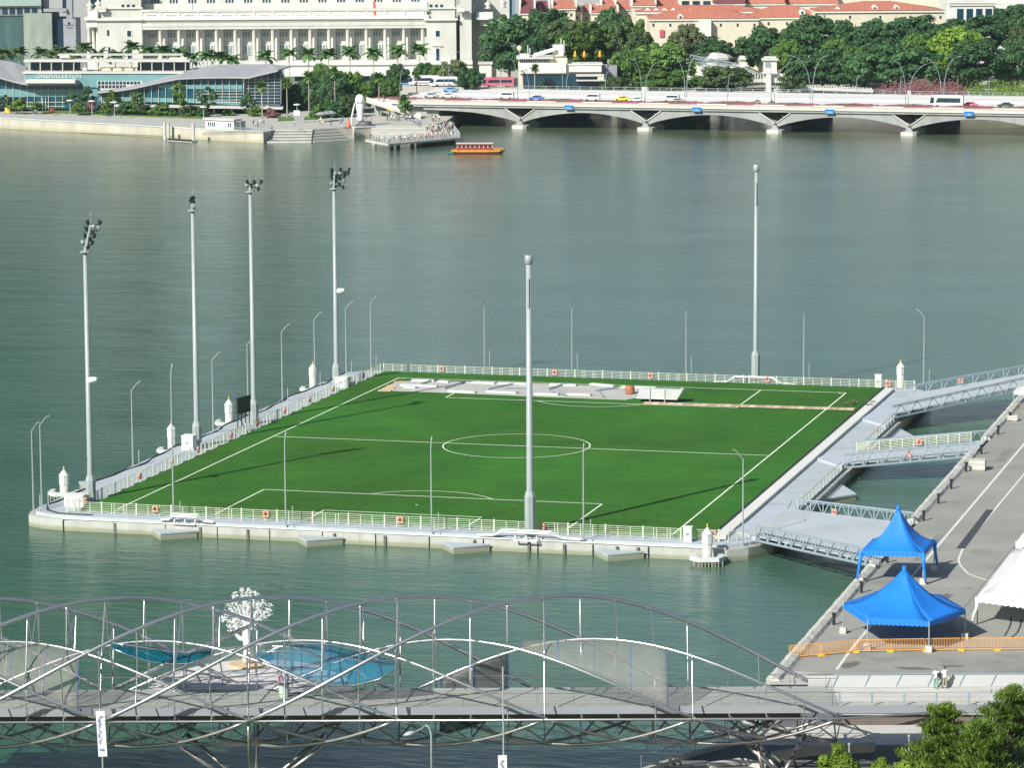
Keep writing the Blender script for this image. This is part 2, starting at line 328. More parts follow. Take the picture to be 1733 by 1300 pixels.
MB().tube([(-34, -55.0, 1.66), (-38.2, -54.8, 1.66), (-40.2, -53.2, 1.66)]+hz_, .09, 6).build('black_hose', 'black', plat)
for k in range(28): MB().bx(-36.35, -36.12, -52.2+k*4.02-.5, -52.2+k*4.02+.5, 1.602, 1.95).build('rail_foot', 'black', plat)
for yy in range(-46, 60, 8): MB().bx(37.62, 41.9, yy-.03, yy+.03, 1.6015, 1.606).build('deck_joint', 'black', plat)
# ramp plates of the right walkway (slightly raised, bluish)
for y0, y1 in ((-52, -33), (-4, 6), (28, 50)):
    MB().prism([(37.9, y0+4), (41.8, y0-1), (41.8, y1+2), (38.6, y1)], 1.602, 1.9).build('ramp_plate', 'walk2', plat)
M['fend'] = mat('fender_rubber', (.13, .12, .10), .8, var=.3)
# joints: vertical recesses along the near side of the hull
for i, x in enumerate([-34, -25.3, -19.3, -8.8, -2.4, 6.3, 12.4, 20.5, 27, 33.5]):
    w = at([190, 348, 435, 592, 683, 842, 938, 1000, 1092, 1128][i], 905, 0).x
    MB().bx(w-.13, w+.13, -56.5, -56.2, -.6, 1.12).build('fender', 'fend', plat)
for k in range(13): MB().bx(-37+k*6.1-.025, -37+k*6.1+.025, -56.44, -56.1, -.6, 1.24).build('hull_joint', 'black', plat)
MB().tube([(-37, -56.4, 1.38), (38.5, -56.25, 1.38)], .09, 6).build('edge_pipe', 'white', plat)
mk = MB(); LT = .19; HL, HW = 53.31, 31.97
def ln(a, b, w=LT):
    mk.beam((a[0], a[1], 2.006), (b[0], b[1], 2.006), w, .004)
def arc(cx, cy, r, a0, a1, n):
    pts = [(cx+r*cos(a0+(a1-a0)*i/n), cy+r*sin(a0+(a1-a0)*i/n)) for i in range(n+1)]
    for i in range(n):
        aa = (a0+(a1-a0)*i/n); ab = (a0+(a1-a0)*(i+1)/n); v = []
        for a in (aa, ab):
            for rr in (r-LT*.4, r+LT*.4): v.append((cx+rr*cos(a), cy+rr*sin(a), 2.0078))
        mk.add(v, [(0, 1, 3, 2)])
for s in (-1, 1):
    ln((-HW, s*HL), (HW, s*HL)); ln((s*HW, -HL), (s*HW, HL))
    for w, d in ((20.16, 16.5), (9.16, 5.5)):
        ln((-w, s*(HL-d)), (w, s*(HL-d)))
        for q in (-1, 1): ln((q*w, s*HL), (q*w, s*(HL-d)))
    a = math.acos(5.5/9.15); c = s*(HL-11)
    arc(0, c, 9.15, -s*pi/2-a, -s*pi/2+a, 30)
    for q in (-1, 1): arc(q*HW, s*HL, 1, atan2(-s, -q)-pi/4, atan2(-s, -q)+pi/4, 8)
ln((-HW, 0), (HW, 0)); arc(0, 0, 9.15, 0, 2*pi, 72); mk.bx(-.15, .15, -.15, .15, 2.0045, 2.009); mk.bx(-.15, .15, -HL+10.85, -HL+11.15, 2.0045, 2.009)
# the far part of the markings lies under boards: they are simply laid over it
mk.build('pitch_markings', 'pline', plat)
# triangular fender pontoons moored on the edges
def pontoon(x, y, rz, label, w=5.2, d=2.6):
    r = E('fender_pontoon', (x, y, 0), label, 'pontoon', 'triangular pontoons along the platform edge', rz)
    MB().prism([(-w*.46, 0), (w*.55, 0), (-w*.08, -d)], -.8, .62).build('body', 'hull', r)
    MB().prism([(-w*.48, -.03), (w*.57, -.03), (-w*.08, -d*1.03)], .622, .8).build('top_plate', 'walk', r)
for px, lb in ((268, 'triangular grey pontoon on the near edge, furthest left of four'), (517, 'triangular grey pontoon on the near edge, second from left'), (767, 'triangular grey pontoon on the near edge, left of the tall bare mast'), (1030, 'triangular grey pontoon on the near edge, right of the tall bare mast')):
    p = at(px, 905+(px-268)*.046, 1.0); pontoon(p.x, -56.6, 0, lb)
pontoon(-42.8, -31, -pi/2, 'triangular pale pontoon beside the left walkway below the second lamp post', 7, 3)
tp = at(1447, 834, .7); pontoon(42.6, tp.y-.5, pi/2, 'triangular grey pontoon in the dark water beside the near railing of the right walkway', 10, max(3, tp.x-42.6))
tp = at(1545, 737, .7); pontoon(42.6, tp.y-.5, pi/2, 'triangular grey pontoon in the dark water between the two upper gangways', 10, max(3, tp.x-42.6))
# ---- fences
def fence_panel_mesh(L, h=1.22, rails=6, r=.032, gate=False):
    mb = MB()
    for i in range(rails):
        z = .16+(h-.16)*i/(rails-1); w = .036 if i < rails-1 else .05; mb.bx(.08, L-.08, -w/2, w/2, z-w/2, z+w/2)
    for f in ((.33, .66) if not gate else (.28, .36, .64, .72)): mb.bx(L*f-.03, L*f+.03, -.035, .035, .0, h-.03)
    return mb.mesh('rail_panel', 'cream')
def post_mesh(h=1.36): return MB().bx(-.075, .075, -.075, .075, 0, h).mesh('post', 'cream')
PM = post_mesh()
def fence(a, b, z, label, n, skip=()):
    a = Vector((a[0], a[1], z)); b = Vector((b[0], b[1], z)); L = (b-a).length/n; ang = atan2(b.y-a.y, b.x-a.x)
    r = E('railing_fence', a, label, 'railing', None, ang); pm = fence_panel_mesh(L); pg = fence_panel_mesh(L, gate=True)
    for i in range(n):
        inst('post', PM, r, (i*L, 0, 0))
        if i in skip: continue
        inst('rail_panel', pg if i % 3 == 1 else pm, r, (i*L, 0, 0))
    inst('post', PM, r, (n*L, 0, 0)); return r
fence((-37.6, -53.6), (37.2, -53.6), 1.6, 'long cream railing along the near edge of the pitch', 18)
fence((-36.9, -53.2), (-36.9, 60.2), 1.6, 'long cream railing between the left walkway and the pitch', 28)
fence((-36.5, 60.6), (16.2, 60.6), 1.6, 'cream railing behind the far goal line, left of the gap', 13)
fence((17.0, 60.6), (40.2, 60.6), 1.6, 'short cream railing at the far right corner of the pitch', 6)
def low_rail(a, b, label, n=8, h=1.1, mt='steel', z=1.6, cat='railing'):
    a = Vector((a[0], a[1], z)); b = Vector((b[0], b[1], z if len(b) < 3 else b[2])); d = b-a; L = d.length
    r = E('railing', a, label, cat, None, atan2(d.y, d.x)); dz = (b.z-a.z); mb = MB()
    for k in (.35, .6, .85, 1.0): mb.tube([(0, 0, h*k), (hypot(d.x, d.y), 0, h*k+dz)], .03 if k < 1 else .045, 5)
    mb.build('rails', mt, r); pm = MB().bx(-.04, .04, -.04, .04, 0, h).mesh('post', mt)
    for i in range(n+1): inst('post', pm, r, (hypot(d.x, d.y)*i/n, 0, dz*i/n))
    return r
low_rail((42, -34), (42, -7), 'steel railing on the right walkway between the lower and middle gangways', 12, mt='cream')
low_rail((42, 5), (42, 32), 'steel railing on the right walkway between the middle and top gangways', 12, mt='cream')
low_rail((38.2, -53.4), (42, -49), 'short steel railing at the near right corner beside the lower gangway', 5, mt='cream')
# ---- lifebuoys hung on the railings
buoy = MB(); buoy.torus((0, 0, 0), .31, .10, (0, 1, 0), 16, 8); bme = None
bw = MB()
for k in range(4):
    a = pi/4+k*pi/2; bw.beam((.31*cos(a)-.04*sin(a), 0, .31*sin(a)+.04*cos(a)), (.31*cos(a)+.04*sin(a), 0, .31*sin(a)-.04*cos(a)), .22, .22)
bme = buoy.mesh('lifebuoy', 'orange', True); bwm = bw.mesh('band', 'white')
def lifebuoy(x, y, z, rz, label, grp):
    r = E('lifebuoy', (x, y, z), label, 'lifebuoy', grp, rz); inst('ring', bme, r); inst('band', bwm, r)
NB = [222, 429, 676, 931, 1259]
for i, px in enumerate(NB):
    p = at(px, 882, 2.4); lifebuoy(p.x if px < 1200 else 36.6, -53.85, 2.45, 0, 'orange lifebuoy on the near railing, %s' % word(i, 5), 'lifebuoys on the near railing')
for i, (px, py) in enumerate([(150, 849), (243, 808), (294, 783), (336, 763), (394, 738), (440, 718), (485, 697), (527, 678), (568, 660), (621, 637)]):
    p = at(px, py, 2.3); lifebuoy(-36.65, p.y, 2.4, pi/2, 'orange lifebuoy on the left walkway railing, %s along from the near corner' % ORD[i], 'lifebuoys on the left railing')
for i, (px, py) in enumerate([(745, 626), (939, 631), (1102, 636), (1300, 642), (1504, 649)]):
    p = at(px, py, 2.4); lifebuoy(p.x, 60.35, 2.45, 0, 'orange lifebuoy on the far railing, %s' % word(i, 5), 'lifebuoys on the far railing')
# ---- floodlight masts
lampm = MB().lathe([(.07, -.2), (.17, -.16), (.29, .08), (.32, .18), (.27, .18)], n=12); LAMP = lampm.mesh('floodlamp', ['paint'], True)
lampm2 = MB().lathe([(.07, -.2), (.17, -.16), (.29, .08), (.32, .18), (.27, .18)], n=12); LAMPD = lampm2.mesh('floodlamp', ['dark'], True)
def mast(x, y, zt, label, head=None, base=3.2, z0=1.6, r0=.36, r1=.22):
    r = E('floodlight_mast', (x, y, z0), label, 'floodlight mast', 'tall floodlight masts round the pitch'); H = zt-z0
    MB().lathe([(r0, base), (r0*.97, base+.1), (r1, H)], n=14).build('pole', 'paint', r, True)
    MB().lathe([(.62, 0), (.62, base-.6), (r0+.03, base+.02)], n=8).build('base_casing', 'paint', r)
    if head is None:
        MB().lathe([(.32, H-1.0), (.43, H-.9), (.43, H-.1), (.3, H)], n=14).build('cap', 'paint', r, True)
        MB().bx(-.1, .12, -r1-.12, -r1+.05, H-5.6, H-2.5).build('cable_tray', 'paint', r); return r
    MB().lathe([(.3, H), (.6, H+.02), (.6, H+.14), (.3, H+.2)], n=12).build('collar', 'paint', r)
    az, levels, n, tilt, spread = head
    d = Vector((cos(az), sin(az), 0)); st = Vector((tilt[0], tilt[1], 0)); top = levels[-1]
    MB().tube([(0, 0, H), (st.x*top, st.y*top, H+top)], [.24, .13], 8).build('head_post', 'paint', r)
    br = MB()
    for i, l in enumerate(levels): c = st*l+Vector((0, 0, H+l)); br.tube([c-d*.4, c+d*spread[i]], .09, 6)
    br.build('crossbar', 'dark', r)
    for i, l in enumerate(levels):
        c = st*l+Vector((0, 0, H+l))
        for k in range(n[i]):
            p = c + d*(-.35+(spread[i]+.3)*k/max(1, n[i]-1)); o = inst('floodlamp', LAMP if (k+i) % 4 == 0 else LAMPD, r, (p.x, p.y, p.z+(.28 if k % 2 == 0 else -.2)))
            o.rotation_euler = (radians(115+R.uniform(-15, 15)), 0, az-pi/2+R.uniform(-.4, .4))
    MB().tube([(st.x*top, st.y*top, H+top), (st.x*top, st.y*top, H+top+1.4)], .03, 5).build('aerial', 'paint', r)
    return r
va = VROT
mast(-37.35, -47.3, 30.3, 'floodlight mast nearest the left corner with a leaning cluster of dark lamps', (va+.1, (.9, 1.7, 2.5, 3.2), (3, 3, 3, 3), (.22, .06), (.7, .8, 1.1, 1.1)))
mast(-39.5, -7.3, 31.2, 'slender floodlight mast behind the tall white box, lamps stacked end-on', (va+pi/2+.2, (.5, 1.0, 1.5), (3, 3, 2), (0, 0), (1.2, 1.2, 1.0)))
mast(-38.7, 11.6, 31.9, 'floodlight mast beside the scoreboard with a wide level row of lamps', (va, (.65, 1.1), (2, 5), (0, 0), (1.1, 1.5)))
mast(-39.0, 46.6, 29.2, 'furthest left floodlight mast with two thick bunches of dark lamps', (va+.15, (.5, 1.4, 2.0, 2.5), (4, 4, 5, 5), (0.05, 0), (1.3, 1.4, 2.0, 2.1)))
mast(16.7, -55.0, 32.1, 'tall bare capped mast standing at the near railing in the middle', None, 4.9, r0=.39, r1=.28)
mast(17.3, 63.5, 32.2, 'tall bare capped mast behind the far railing on the right', None, 4.4, r0=.34, r1=.23)
o = MB().lathe([(.1, 0), (.42, .15), (.42, .9), (.1, 1.1)], n=10)
for k, (px, py, x, y, lb) in enumerate([(158, 643, -36.7, -47.3, 'white camera housing clamped halfway up the nearest left mast'), (572, 492, -38.1, 46.6, 'white camera housing clamped halfway up the furthest left mast')]):
    D = (Vector((x, y, 0))-CP).dot(FH); z = WD(px, py, D).z
    r = E('camera_housing', (x, y, z), lb, 'camera', 'camera housings on the masts'); c = MB().bx(-.75, .1, -.12, .12, -.08, .08).build('bracket', 'paint', r)
    b = MB().lathe([(.3, -.6), (.42, -.45), (.3, .35), (.22, .5)], n=10).build('housing', 'white', r, True); b.rotation_euler = (0, radians(80), 0)
# cabinets beside mast feet
def cabinet(x, y, sx, sy, sz, label, z=1.6, name='equipment_cabinet'):
    r = E(name, (x, y, z), label, 'cabinet'); MB().bx(-sx/2, sx/2, -sy/2, sy/2, 0, sz).build('body', 'white', r)
    MB().bx(-sx/2-.06, sx/2+.06, -sy/2-.06, sy/2+.06, sz+.002, sz+.1).build('lid', 'stone2', r)
    n = 3 if sx > 2 else 1; mb = MB()
    for i in range(n): xx = -sx/2+sx*(i+.5)/n; mb.bx(xx-.18, xx+.18, -sy/2-.02, -sy/2-.003, sz*.45, sz*.62)
    mb.build('vent', 'greyp', r)
    return r
cabinet(-38.2, -49.6, 2.3, 1.6, 1.25, 'wide white cabinet at the foot of the nearest left mast')
cabinet(-39.6, -9.8, 1.5, 1.5, 1.75, 'tall white box in front of the second left mast')
cabinet(-37.9, 46.0, 1.7, 1.6, 1.3, 'white box beside the foot of the furthest left mast')
p = at(1163, 912, 2); cabinet(p.x, -54.4, .9, .5, 1.6, 'narrow white cabinet on the near railing left of the white pile')
p = at(1484, 655, 2); cabinet(p.x, 60.9, .9, .5, 1.9, 'narrow white cabinet on the far railing near the right corner')
# ---- slim lamp posts
def slim(x, y, z0, h, az, label, grp, stub=True, arm=1.0):
    r = E('slim_lamp_post', (x, y, z0), label, 'lamp post', grp)
    MB().tube([(0, 0, 0), (0, 0, h-.9)], [.10, .06], 6).build('pole', 'paint', r)
    MB().tube([(0, 0, h-.92), (arm*.75*cos(az), arm*.75*sin(az), h)], [.06, .05], 5).build('arm', 'paint', r)
    MB().beam((arm*.72*cos(az), arm*.72*sin(az), h-.02), (arm*1.15*cos(az), arm*1.15*sin(az), h+.22), .13, .08).build('lamp', 'paint', r)
    if stub: MB().bx(.75, .83, -.04, .04, 0, 2.3).build('stub_post', 'paint', r)
G1 = 'slim lamp posts round the platform edge'
for i, (px, pt) in enumerate([(292, 622), (483, 738), (731, 746), (989, 757), (1257, 765)]):
    if i == 0: pt = 622
    p = at(px, 892+(px-292)*.043, 1.0); D = (Vector((p.x, -55.9, 0))-CP).dot(FH)
    lb = ['slim lamp post standing left of the others at the near edge, twice as tall', 'slim lamp post at the near edge over the second triangular pontoon', 'slim lamp post at the near edge between second pontoon and bare mast', 'slim lamp post at the near edge just right of the tall bare mast', 'slim lamp post at the near right corner with its head bent left'][i]
    slim(p.x, -55.9 if i < 4 else -55.2, 1.6, WD(px, pt, D).z-1.6, (pi/2+.2 if i < 4 else pi+.5), lb, G1)
LP = [(57, 868, 716, -pi*.1, 'slim lamp post at the far left end of the platform, outer one of a pair'), (71, 862, 706, .1, 'slim lamp post at the far left end of the platform, inner one of a pair'),
      (225, 790, 648, .3, 'slim lamp post on the left pontoon between the first and second white piles'), (361, 735, 598, .3, 'slim lamp post between the second mast and the scoreboard'),
      (420, 706, 572, .3, 'slim lamp post right behind the scoreboard mast'), (478, 682, 551, .3, 'slim lamp post alone between the scoreboard mast and the third pile'),
      (533, 655, 530, .3, 'slim lamp post directly behind the third white pile'), (586, 635, 512, .3, 'slim lamp post just right of the furthest left mast'),
      (628, 624, 503, -.3, 'slim lamp post near the far left corner of the pitch'), (820, 617, 507, -1.4, 'slim lamp post behind the far railing, leftmost of five'),
      (968, 622, 510, -1.4, 'slim lamp post behind the far railing, second of five'), (1161, 628, 515, -1.4, 'slim lamp post behind the far railing, left of the bare mast'),
      (1360, 640, 520, -1.4, 'slim lamp post behind the far railing, right of the bare mast'), (1563, 650, 526, pi, 'slim lamp post beside the top gangway at the far right corner')]
for px, pb, pt, az, lb in LP:
    p = at(px, pb, 1.4); D = (p-CP).dot(FH); slim(p.x, p.y, 1.2, WD(px, pt, D).z-1.2, az, lb, G1)
# ---- mooring piles with white pointed caps
def pile(px, pb, pt, label, z=.6, collar=True):
    p = at(px, pb, z); H = WD(px, pt, (p-CP).dot(FH)).z
    r = E('mooring_pile', (p.x, p.y, 0), label, 'mooring pile', 'capped mooring piles round the platform', .3)
    MB().lathe([(.52, -2), (.52, H-1.75)], n=14).build('shaft', 'conc', r, True)
    MB().lathe([(.58, H-1.748), (.58, H-.7)], n=8).build('sleeve', 'white', r)
    MB().lathe([(.64, H-.698), (.1, H)], n=8).build('cap', 'white', r)
    MB().lathe([(.06, H+.002), (.09, H+.3), (.03, H+.4)], n=8).build('finial', 'yellow', r)
    if collar:
        c = MB(); c.prism([(-1.7, 1.4), (-1.9, -.4), (-1.1, -1.7), (1.1, -1.7), (1.9, -.4), (1.7, 1.4), (1.1, 1.4), (1.2, -.1), (.8, -.9), (-.8, -.9), (-1.2, -.1), (-1.1, 1.4)], .55, .95)
        c.build('collar', 'white', r); k = MB()
        for i in range(7): k.bx(-1.05+i*.35-.06, -1.05+i*.35+.06, -1.62, -1.5, -.6, .549)
        for q in (-1, 1): k.bx(q*1.5-.06, q*1.5+.06, -1.3, -.9, -.6, .549)
        k.build('fender_bars', 'hull', r)
    return r
pile(109, 836, 795, 'white capped mooring pile at the left corner by the nearest mast')
pile(291, 764, 717, 'white capped mooring pile between the first and second left masts')
pile(388, 717, 676, 'white capped mooring pile just left of the scoreboard')
pile(530, 660, 616, 'white capped mooring pile just left of the furthest mast')
pile(1524, 658, 613, 'white capped mooring pile behind the far railing at the right', collar=False)
pile(1197, 946, 893, 'white capped mooring pile at the near right corner in front of the railing')
# scoreboard
p = at(414, 728, 1.6)
r = E('scoreboard', (-37.9, 5.4, 1.6), 'dark blank scoreboard on legs between the left railing and the third mast', 'scoreboard', None, pi/2-.15)
MB().bx(-1.75, 1.75, -.12, .12, 2.5, 4.4).build('screen', 'dark', r)
f = MB(); f.bx(-1.8, 1.8, -.15, .15, 4.402, 4.5); f.bx(-1.8, 1.8, -.15, .15, 2.4, 2.498); f.build('frame', 'dark', r)
for i in range(4):
    MB().bx(-1.6+i*1.07-.05, -1.6+i*1.07+.05, -.06, .06, 0, 2.4).build('leg', 'dark', r)
MB().beam((-1.6, -1.5, .05), (-1.6, -.05, 2.3), .08, .08).build('brace', 'dark', r)
# catwalk of pipes round the near bare mast, and the same bypass at far ones
def bypass(x, y, s, label, w=7.5):
    r = E('pipe_bypass', (x, y, 1.62), label, 'pipework', 'pipe loops stepping round the masts'); mb = MB()
    for dy, zz in ((0, .35), (-.35, .15)):
        mb.tube([(-w*.75, dy*s, .02), (-w*.5, dy*s, .1), (-w*.36, dy*s-.5*s, zz+.45), (w*.36, dy*s-.5*s, zz+.45), (w*.52, dy*s, .1), (w*.8, dy*s, .02)], .13, 6)
    mb.build('pipe', 'white', r); g = MB()
    for xx in (-1.2, 0, 1.2): g.beam((xx, -1.0*s, -.2), (xx, -.2*s, .85), .12, .12)
    g.beam((-1.3, -1.0*s, -.2), (1.3, -1.0*s, -.2), .14, .14); g.build('bracket', 'white', r)
bypass(16.7, -56.0, 1, 'white pipework stepping round the foot of the bare near mast')
bypass(17.3, 61.8, -1, 'white pipework stepping round the foot of the far bare mast')
bypass(-22.5, -55.6, 1, 'low white pipe hump on the near walkway above the second lifebuoy', 4)
# ---- boards, drum and stacks covering the far goal area
bd = E('ground_boards', (0, 48, 2.0), 'grey white protective boards laid over the far penalty area', 'ground boards')
pb = [at(x, y, 2.0) for x, y in [(640, 661), (672, 646), (720, 645), (900, 649), (1045, 655), (1160, 659), (1150, 668), (1078, 674), (1060, 677), (900, 671), (760, 665)]]
MB().prism([(p.x, p.y-48) for p in pb], .004, .05).build('sheet', mat('board_sheet', (.47, .50, .48), .8, col2=(.40, .37, .31), var=1, scale=.22), bd)
def slab(a, b, w, h, name='panel', mt='white', z=0.06):
    A = at(*a, 2.1); B = at(*b, 2.1); MB().beam((A.x, A.y-48, z+h/2), (B.x, B.y-48, z+h/2), w, h).build(name, mt, bd)
for a, b in (((697, 644), (735, 645)), ((742, 646), (760, 647)), ((790, 647.5), (838, 649)), ((843, 649), (895, 650.5)), ((930, 651.5), (975, 652.5)), ((1000, 650.5), (1040, 654)), ((1052, 655), (1110, 657.5)), ((685, 655), (705, 656.5)), ((678, 652), (740, 654)), ((760, 662), (805, 664.5)), ((825, 663), (875, 665.5)), ((905, 667), (945, 668)), ((960, 667.5), (1000, 669))):
    slab(a, b, .9, .22)
for a, b in (((640, 661), (662, 661.5)), ((650, 657), (668, 657.5)), ((655, 653), (672, 653)), ((668, 647), (684, 646))): slab(a, b, .7, .12, 'plank', 'wood', .055)
for k, (a, b) in enumerate([((712, 650), (742, 640)), ((752, 657), (785, 647)), ((826, 658), (868, 650)), ((855, 656), (893, 656)), ((927, 659), (962, 648)), ((929, 660), (958, 669)), ((1008, 661), (1045, 656)), ((1012, 661), (1020, 671))]):
    A = at(*a, 2.2); B = at(*b, 2.2); o = MB().tube([(0, 0, .1), (B.x-A.x, B.y-A.y, .16)], .11, 6).build('steel_pole', 'steel'); o.location = (A.x, A.y, 2.1)
    tag(o, 'grey steel pole lying on the boards over the far goal area, %s' % word(k, 8), 'pole', 'poles lying on the boards')
p = at(1066, 666, 2.1); o = MB().lathe([(.1, 0), (.62, .02), (.66, .2), (.66, 1.0), (.6, 1.12), (.1, 1.15)], n=14).build('rusty_drum', 'rust', None, True); o.location = (p.x, p.y, 2.06)
tag(o, 'squat rust brown drum standing on the pale boards', 'drum')
p = at(1115, 679, 2.05); r = E('panel_stack', (p.x, p.y, 2.0), 'wheeled rack of stacked white panels at the end of the boards', 'panel rack', None, .02)
for k in range(5): MB().bx(-2.9+k*.1+.1*(k % 2), 2.7+k*.16, -.9, .9, .45+k*.26, .66+k*.26).build('panel', 'white', r)
for x in (-1, 1):
    MB().bx(x-.05, x+.05, -1.02, -.95, .0, 2.1).build('upright', 'steel', r)
    MB().bx(x-.14, x+.14, -1.0, 1.0, .05, .42).build('trolley', 'dark', r)
r = E('plank_track', (0, 48, 2.0), 'wooden plank track running from the boards to the right touchline', 'plank track')
A, B = at(1090, 682.5, 2.0), at(1447, 693, 2.0)
n = 26
for k in range(n):
    a = A.lerp(B, k/n); b = A.lerp(B, (k+.94)/n); MB().beam((a.x, a.y-48, .045), (b.x, b.y-48, .045), 1.6, .08).build('plank', mat('plank%d' % (k % 3), [(.52, .40, .29), (.60, .50, .38), (.44, .32, .22)][k % 3], .85, var=.15), r)
p = at(1460, 683, 2); mb = MB()
for k in range(14):
    x, y = R.uniform(-1.6, 1.6), R.uniform(-1.6, 1.6); mb.beam((x, y, .1+.05*k % .3), (x+R.uniform(-1, 1), y+R.uniform(-1, 1), .15), .15, .1)
o = mb.build('scrap_pile', 'trunk'); o.location = (p.x, p.y, 1.98); tag(o, 'small heap of brown timber scraps at the end of the plank track', 'scrap heap')
# ================================================================ GANGWAYS
def truss(mb, a, b, zt, zb, n):
    a = Vector(a); b = Vector(b); U = Vector((0, 0, 1))
    mb.beam(a+U*zt, b+U*zt, .16, .16); mb.beam(a+U*zb, b+U*zb, .2, .22); mb.beam(a+U*(zt-.22), b+U*(zt-.22), .06, .06)
    for i in range(n+1):
        p = a.lerp(b, i/n); mb.beam(p+U*zb, p+U*zt, .09, .09)
        if i < n:
            q = a.lerp(b, (i+.5)/n); r_ = a.lerp(b, (i+1)/n); mb.beam(p+U*zb, q+U*zt, .12, .12); mb.beam(q+U*zt, r_+U*zb, .08, .08)
def gangway(na, nb, fa, fbb, label, n, zt=1.15, zb=-.45):
    o0 = Vector((na[0], na[1], 0)); r = E('gangway', o0, label, 'gangway', 'steel gangways between platform and shore')
    v = [Vector(p)-o0 for p in (na, nb, fbb, fa)]
    MB().add([(p.x, p.y, p.z-.12) for p in v]+[(p.x, p.y, p.z) for p in v], [(0,3,2,1),(4,5,6,7),(0,1,5,4),(1,2,6,5),(2,3,7,6),(3,0,4,7)]).build('deck', 'walk', r)
    for (a, b, q) in ((v[0], v[1], -1), (v[3], v[2], 1)):
        off = Vector((0, q*.14, 0)); mb = MB(); truss(mb, a+off, b+off, zt, zb, n); mb.build('side_truss', 'steel', r)
    pr = MB()
    for k in range(1, 4):
        a = v[0].lerp(v[1], k/4); b = v[3].lerp(v[2], k/4); pr.beam(a+Vector((0, 0, -.3)), b+Vector((0, 0, -.3)), .25, .3)
    pr.build('crossbeam', 'steel', r); return r
gangway((41.2, -53.3, 2.35), (57.2, -70.3, 3.5), (41.1, -36.4, 2.35), (57.2, -48.4, 3.5), 'wide lower gangway nearest the blue tents, with truss sides', 10)
g2 = gangway((42.3, -5.8, 2.35), (57.2, -.5, 3.5), (41.4, 3.3, 2.35), (57.2, 8.7, 3.5), 'middle gangway with a cream slatted railing on its far side', 7)
gangway((41.6, 33.3, 2.35), (58, 52.4, 4.3), (41.0, 51.9, 2.35), (58, 66, 4.3), 'top gangway climbing out of the photo on the right', 9)
mb = MB()
a, b = Vector((42.2, 3.0, 2.3)), Vector((55.5, 7.6, 3.35))
for k in range(6): mb.beam(a+Vector((0, -.05, .25+k*.19)), b+Vector((0, -.05, .25+k*.19)), .05, .07)
for k in range(11): p = a.lerp(b, k/10); mb.beam(p+Vector((0, -.1, 0)), p+Vector((0, -.1, 1.3)), .08, .08)
o = mb.build('slat_railing', 'cream', g2); o.matrix_parent_inverse = Matrix.Translation(-Vector(g2.location))
for i, (px, py, lb) in enumerate([(1413, 866, 'orange lifebuoy on the far side of the lower gangway'), (1556, 748, 'orange lifebuoy on the cream railing of the middle gangway'), (1538, 769, 'orange lifebuoy on the near truss of the middle gangway'), (1627, 644, 'orange lifebuoy on the far truss of the top gangway'), (1474, 727, 'orange lifebuoy on the steel railing between middle and top gangways')]):
    p = [at(1413, 866, 3.1)-Vector((0, .5, 0)), at(1556, 748, 3.5)-Vector((0, .3, 0)), at(1538, 769, 3.3)-Vector((0, .35, 0)), at(1627, 644, 3.9)-Vector((0, .4, 0)), Vector((41.8, at(1474, 727, 2.5).y, 2.5))][i]
    lifebuoy(p.x, p.y, p.z, [-.7, .33, .33, .7, pi/2][i], lb, 'lifebuoys at the gangways')
# ================================================================ SHORE PROMENADE ON THE RIGHT
kw = E('kerb_wall', (57.6, -124, 0), 'pale kerb wall covered in netting along the water edge', 'kerb wall')
MB().bx(-1.5, -.02, .5, 540, -2, 3.0).build('quay_face', 'quay', kw)
for (y0, y1) in ((-124, -70.8), (-48, -.8), (9, 52), (66.4, 420)):
    mb = MB(); y = y0; vs = []; fs = []; n = 0
    while y < y1+.01:
        j = lambda s: R.uniform(-s, s)
        vs += [(-1.2+j(.02), y+124, 3.02), (-1.1+j(.04), y+124, 3.75+j(.04)), (-.6+j(.04), y+124, 3.95+j(.05)), (-.1+j(.04), y+124, 3.8+j(.05)), (.1+j(.04), y+124, 3.505)]
        if n: fs += [((n-1)*5+k, (n-1)*5+k+1, n*5+k+1, n*5+k) for k in range(4)]
        n += 1; y += .9
    fs += [(0, 1, 2, 3, 4), tuple(range(n*5-1, n*5-6, -1))]
    mb.add(vs, fs); o = mb.build('kerb', 'rubble', kw)
bm = MB().lathe([(.14, 0), (.14, .95), (.2, .97), (.2, 1.12), (.05, 1.15)], n=8).mesh('bollard', 'black')
for i, (px, py) in enumerate([(1693, 712), (1673, 735), (1640, 768), (1617, 798), (1592, 827), (1568, 852), (1543, 881), (1479, 952), (1437, 1003), (1389, 1057)]):
    p = at(px, py, PR); o = inst('bollard', bm, None, (58.05, p.y, PR))
    tag(o, 'short black bollard inside the kerb wall, %s from the far end' % (ORD[i]), 'bollard', 'bollards along the kerb wall')
M['asphp'] = mat('patched_asphalt', (.21, .215, .20), .9, var=.1); M['asphs'] = mat('stained_asphalt', (.13, .13, .12), .8, var=.3, scale=.8)
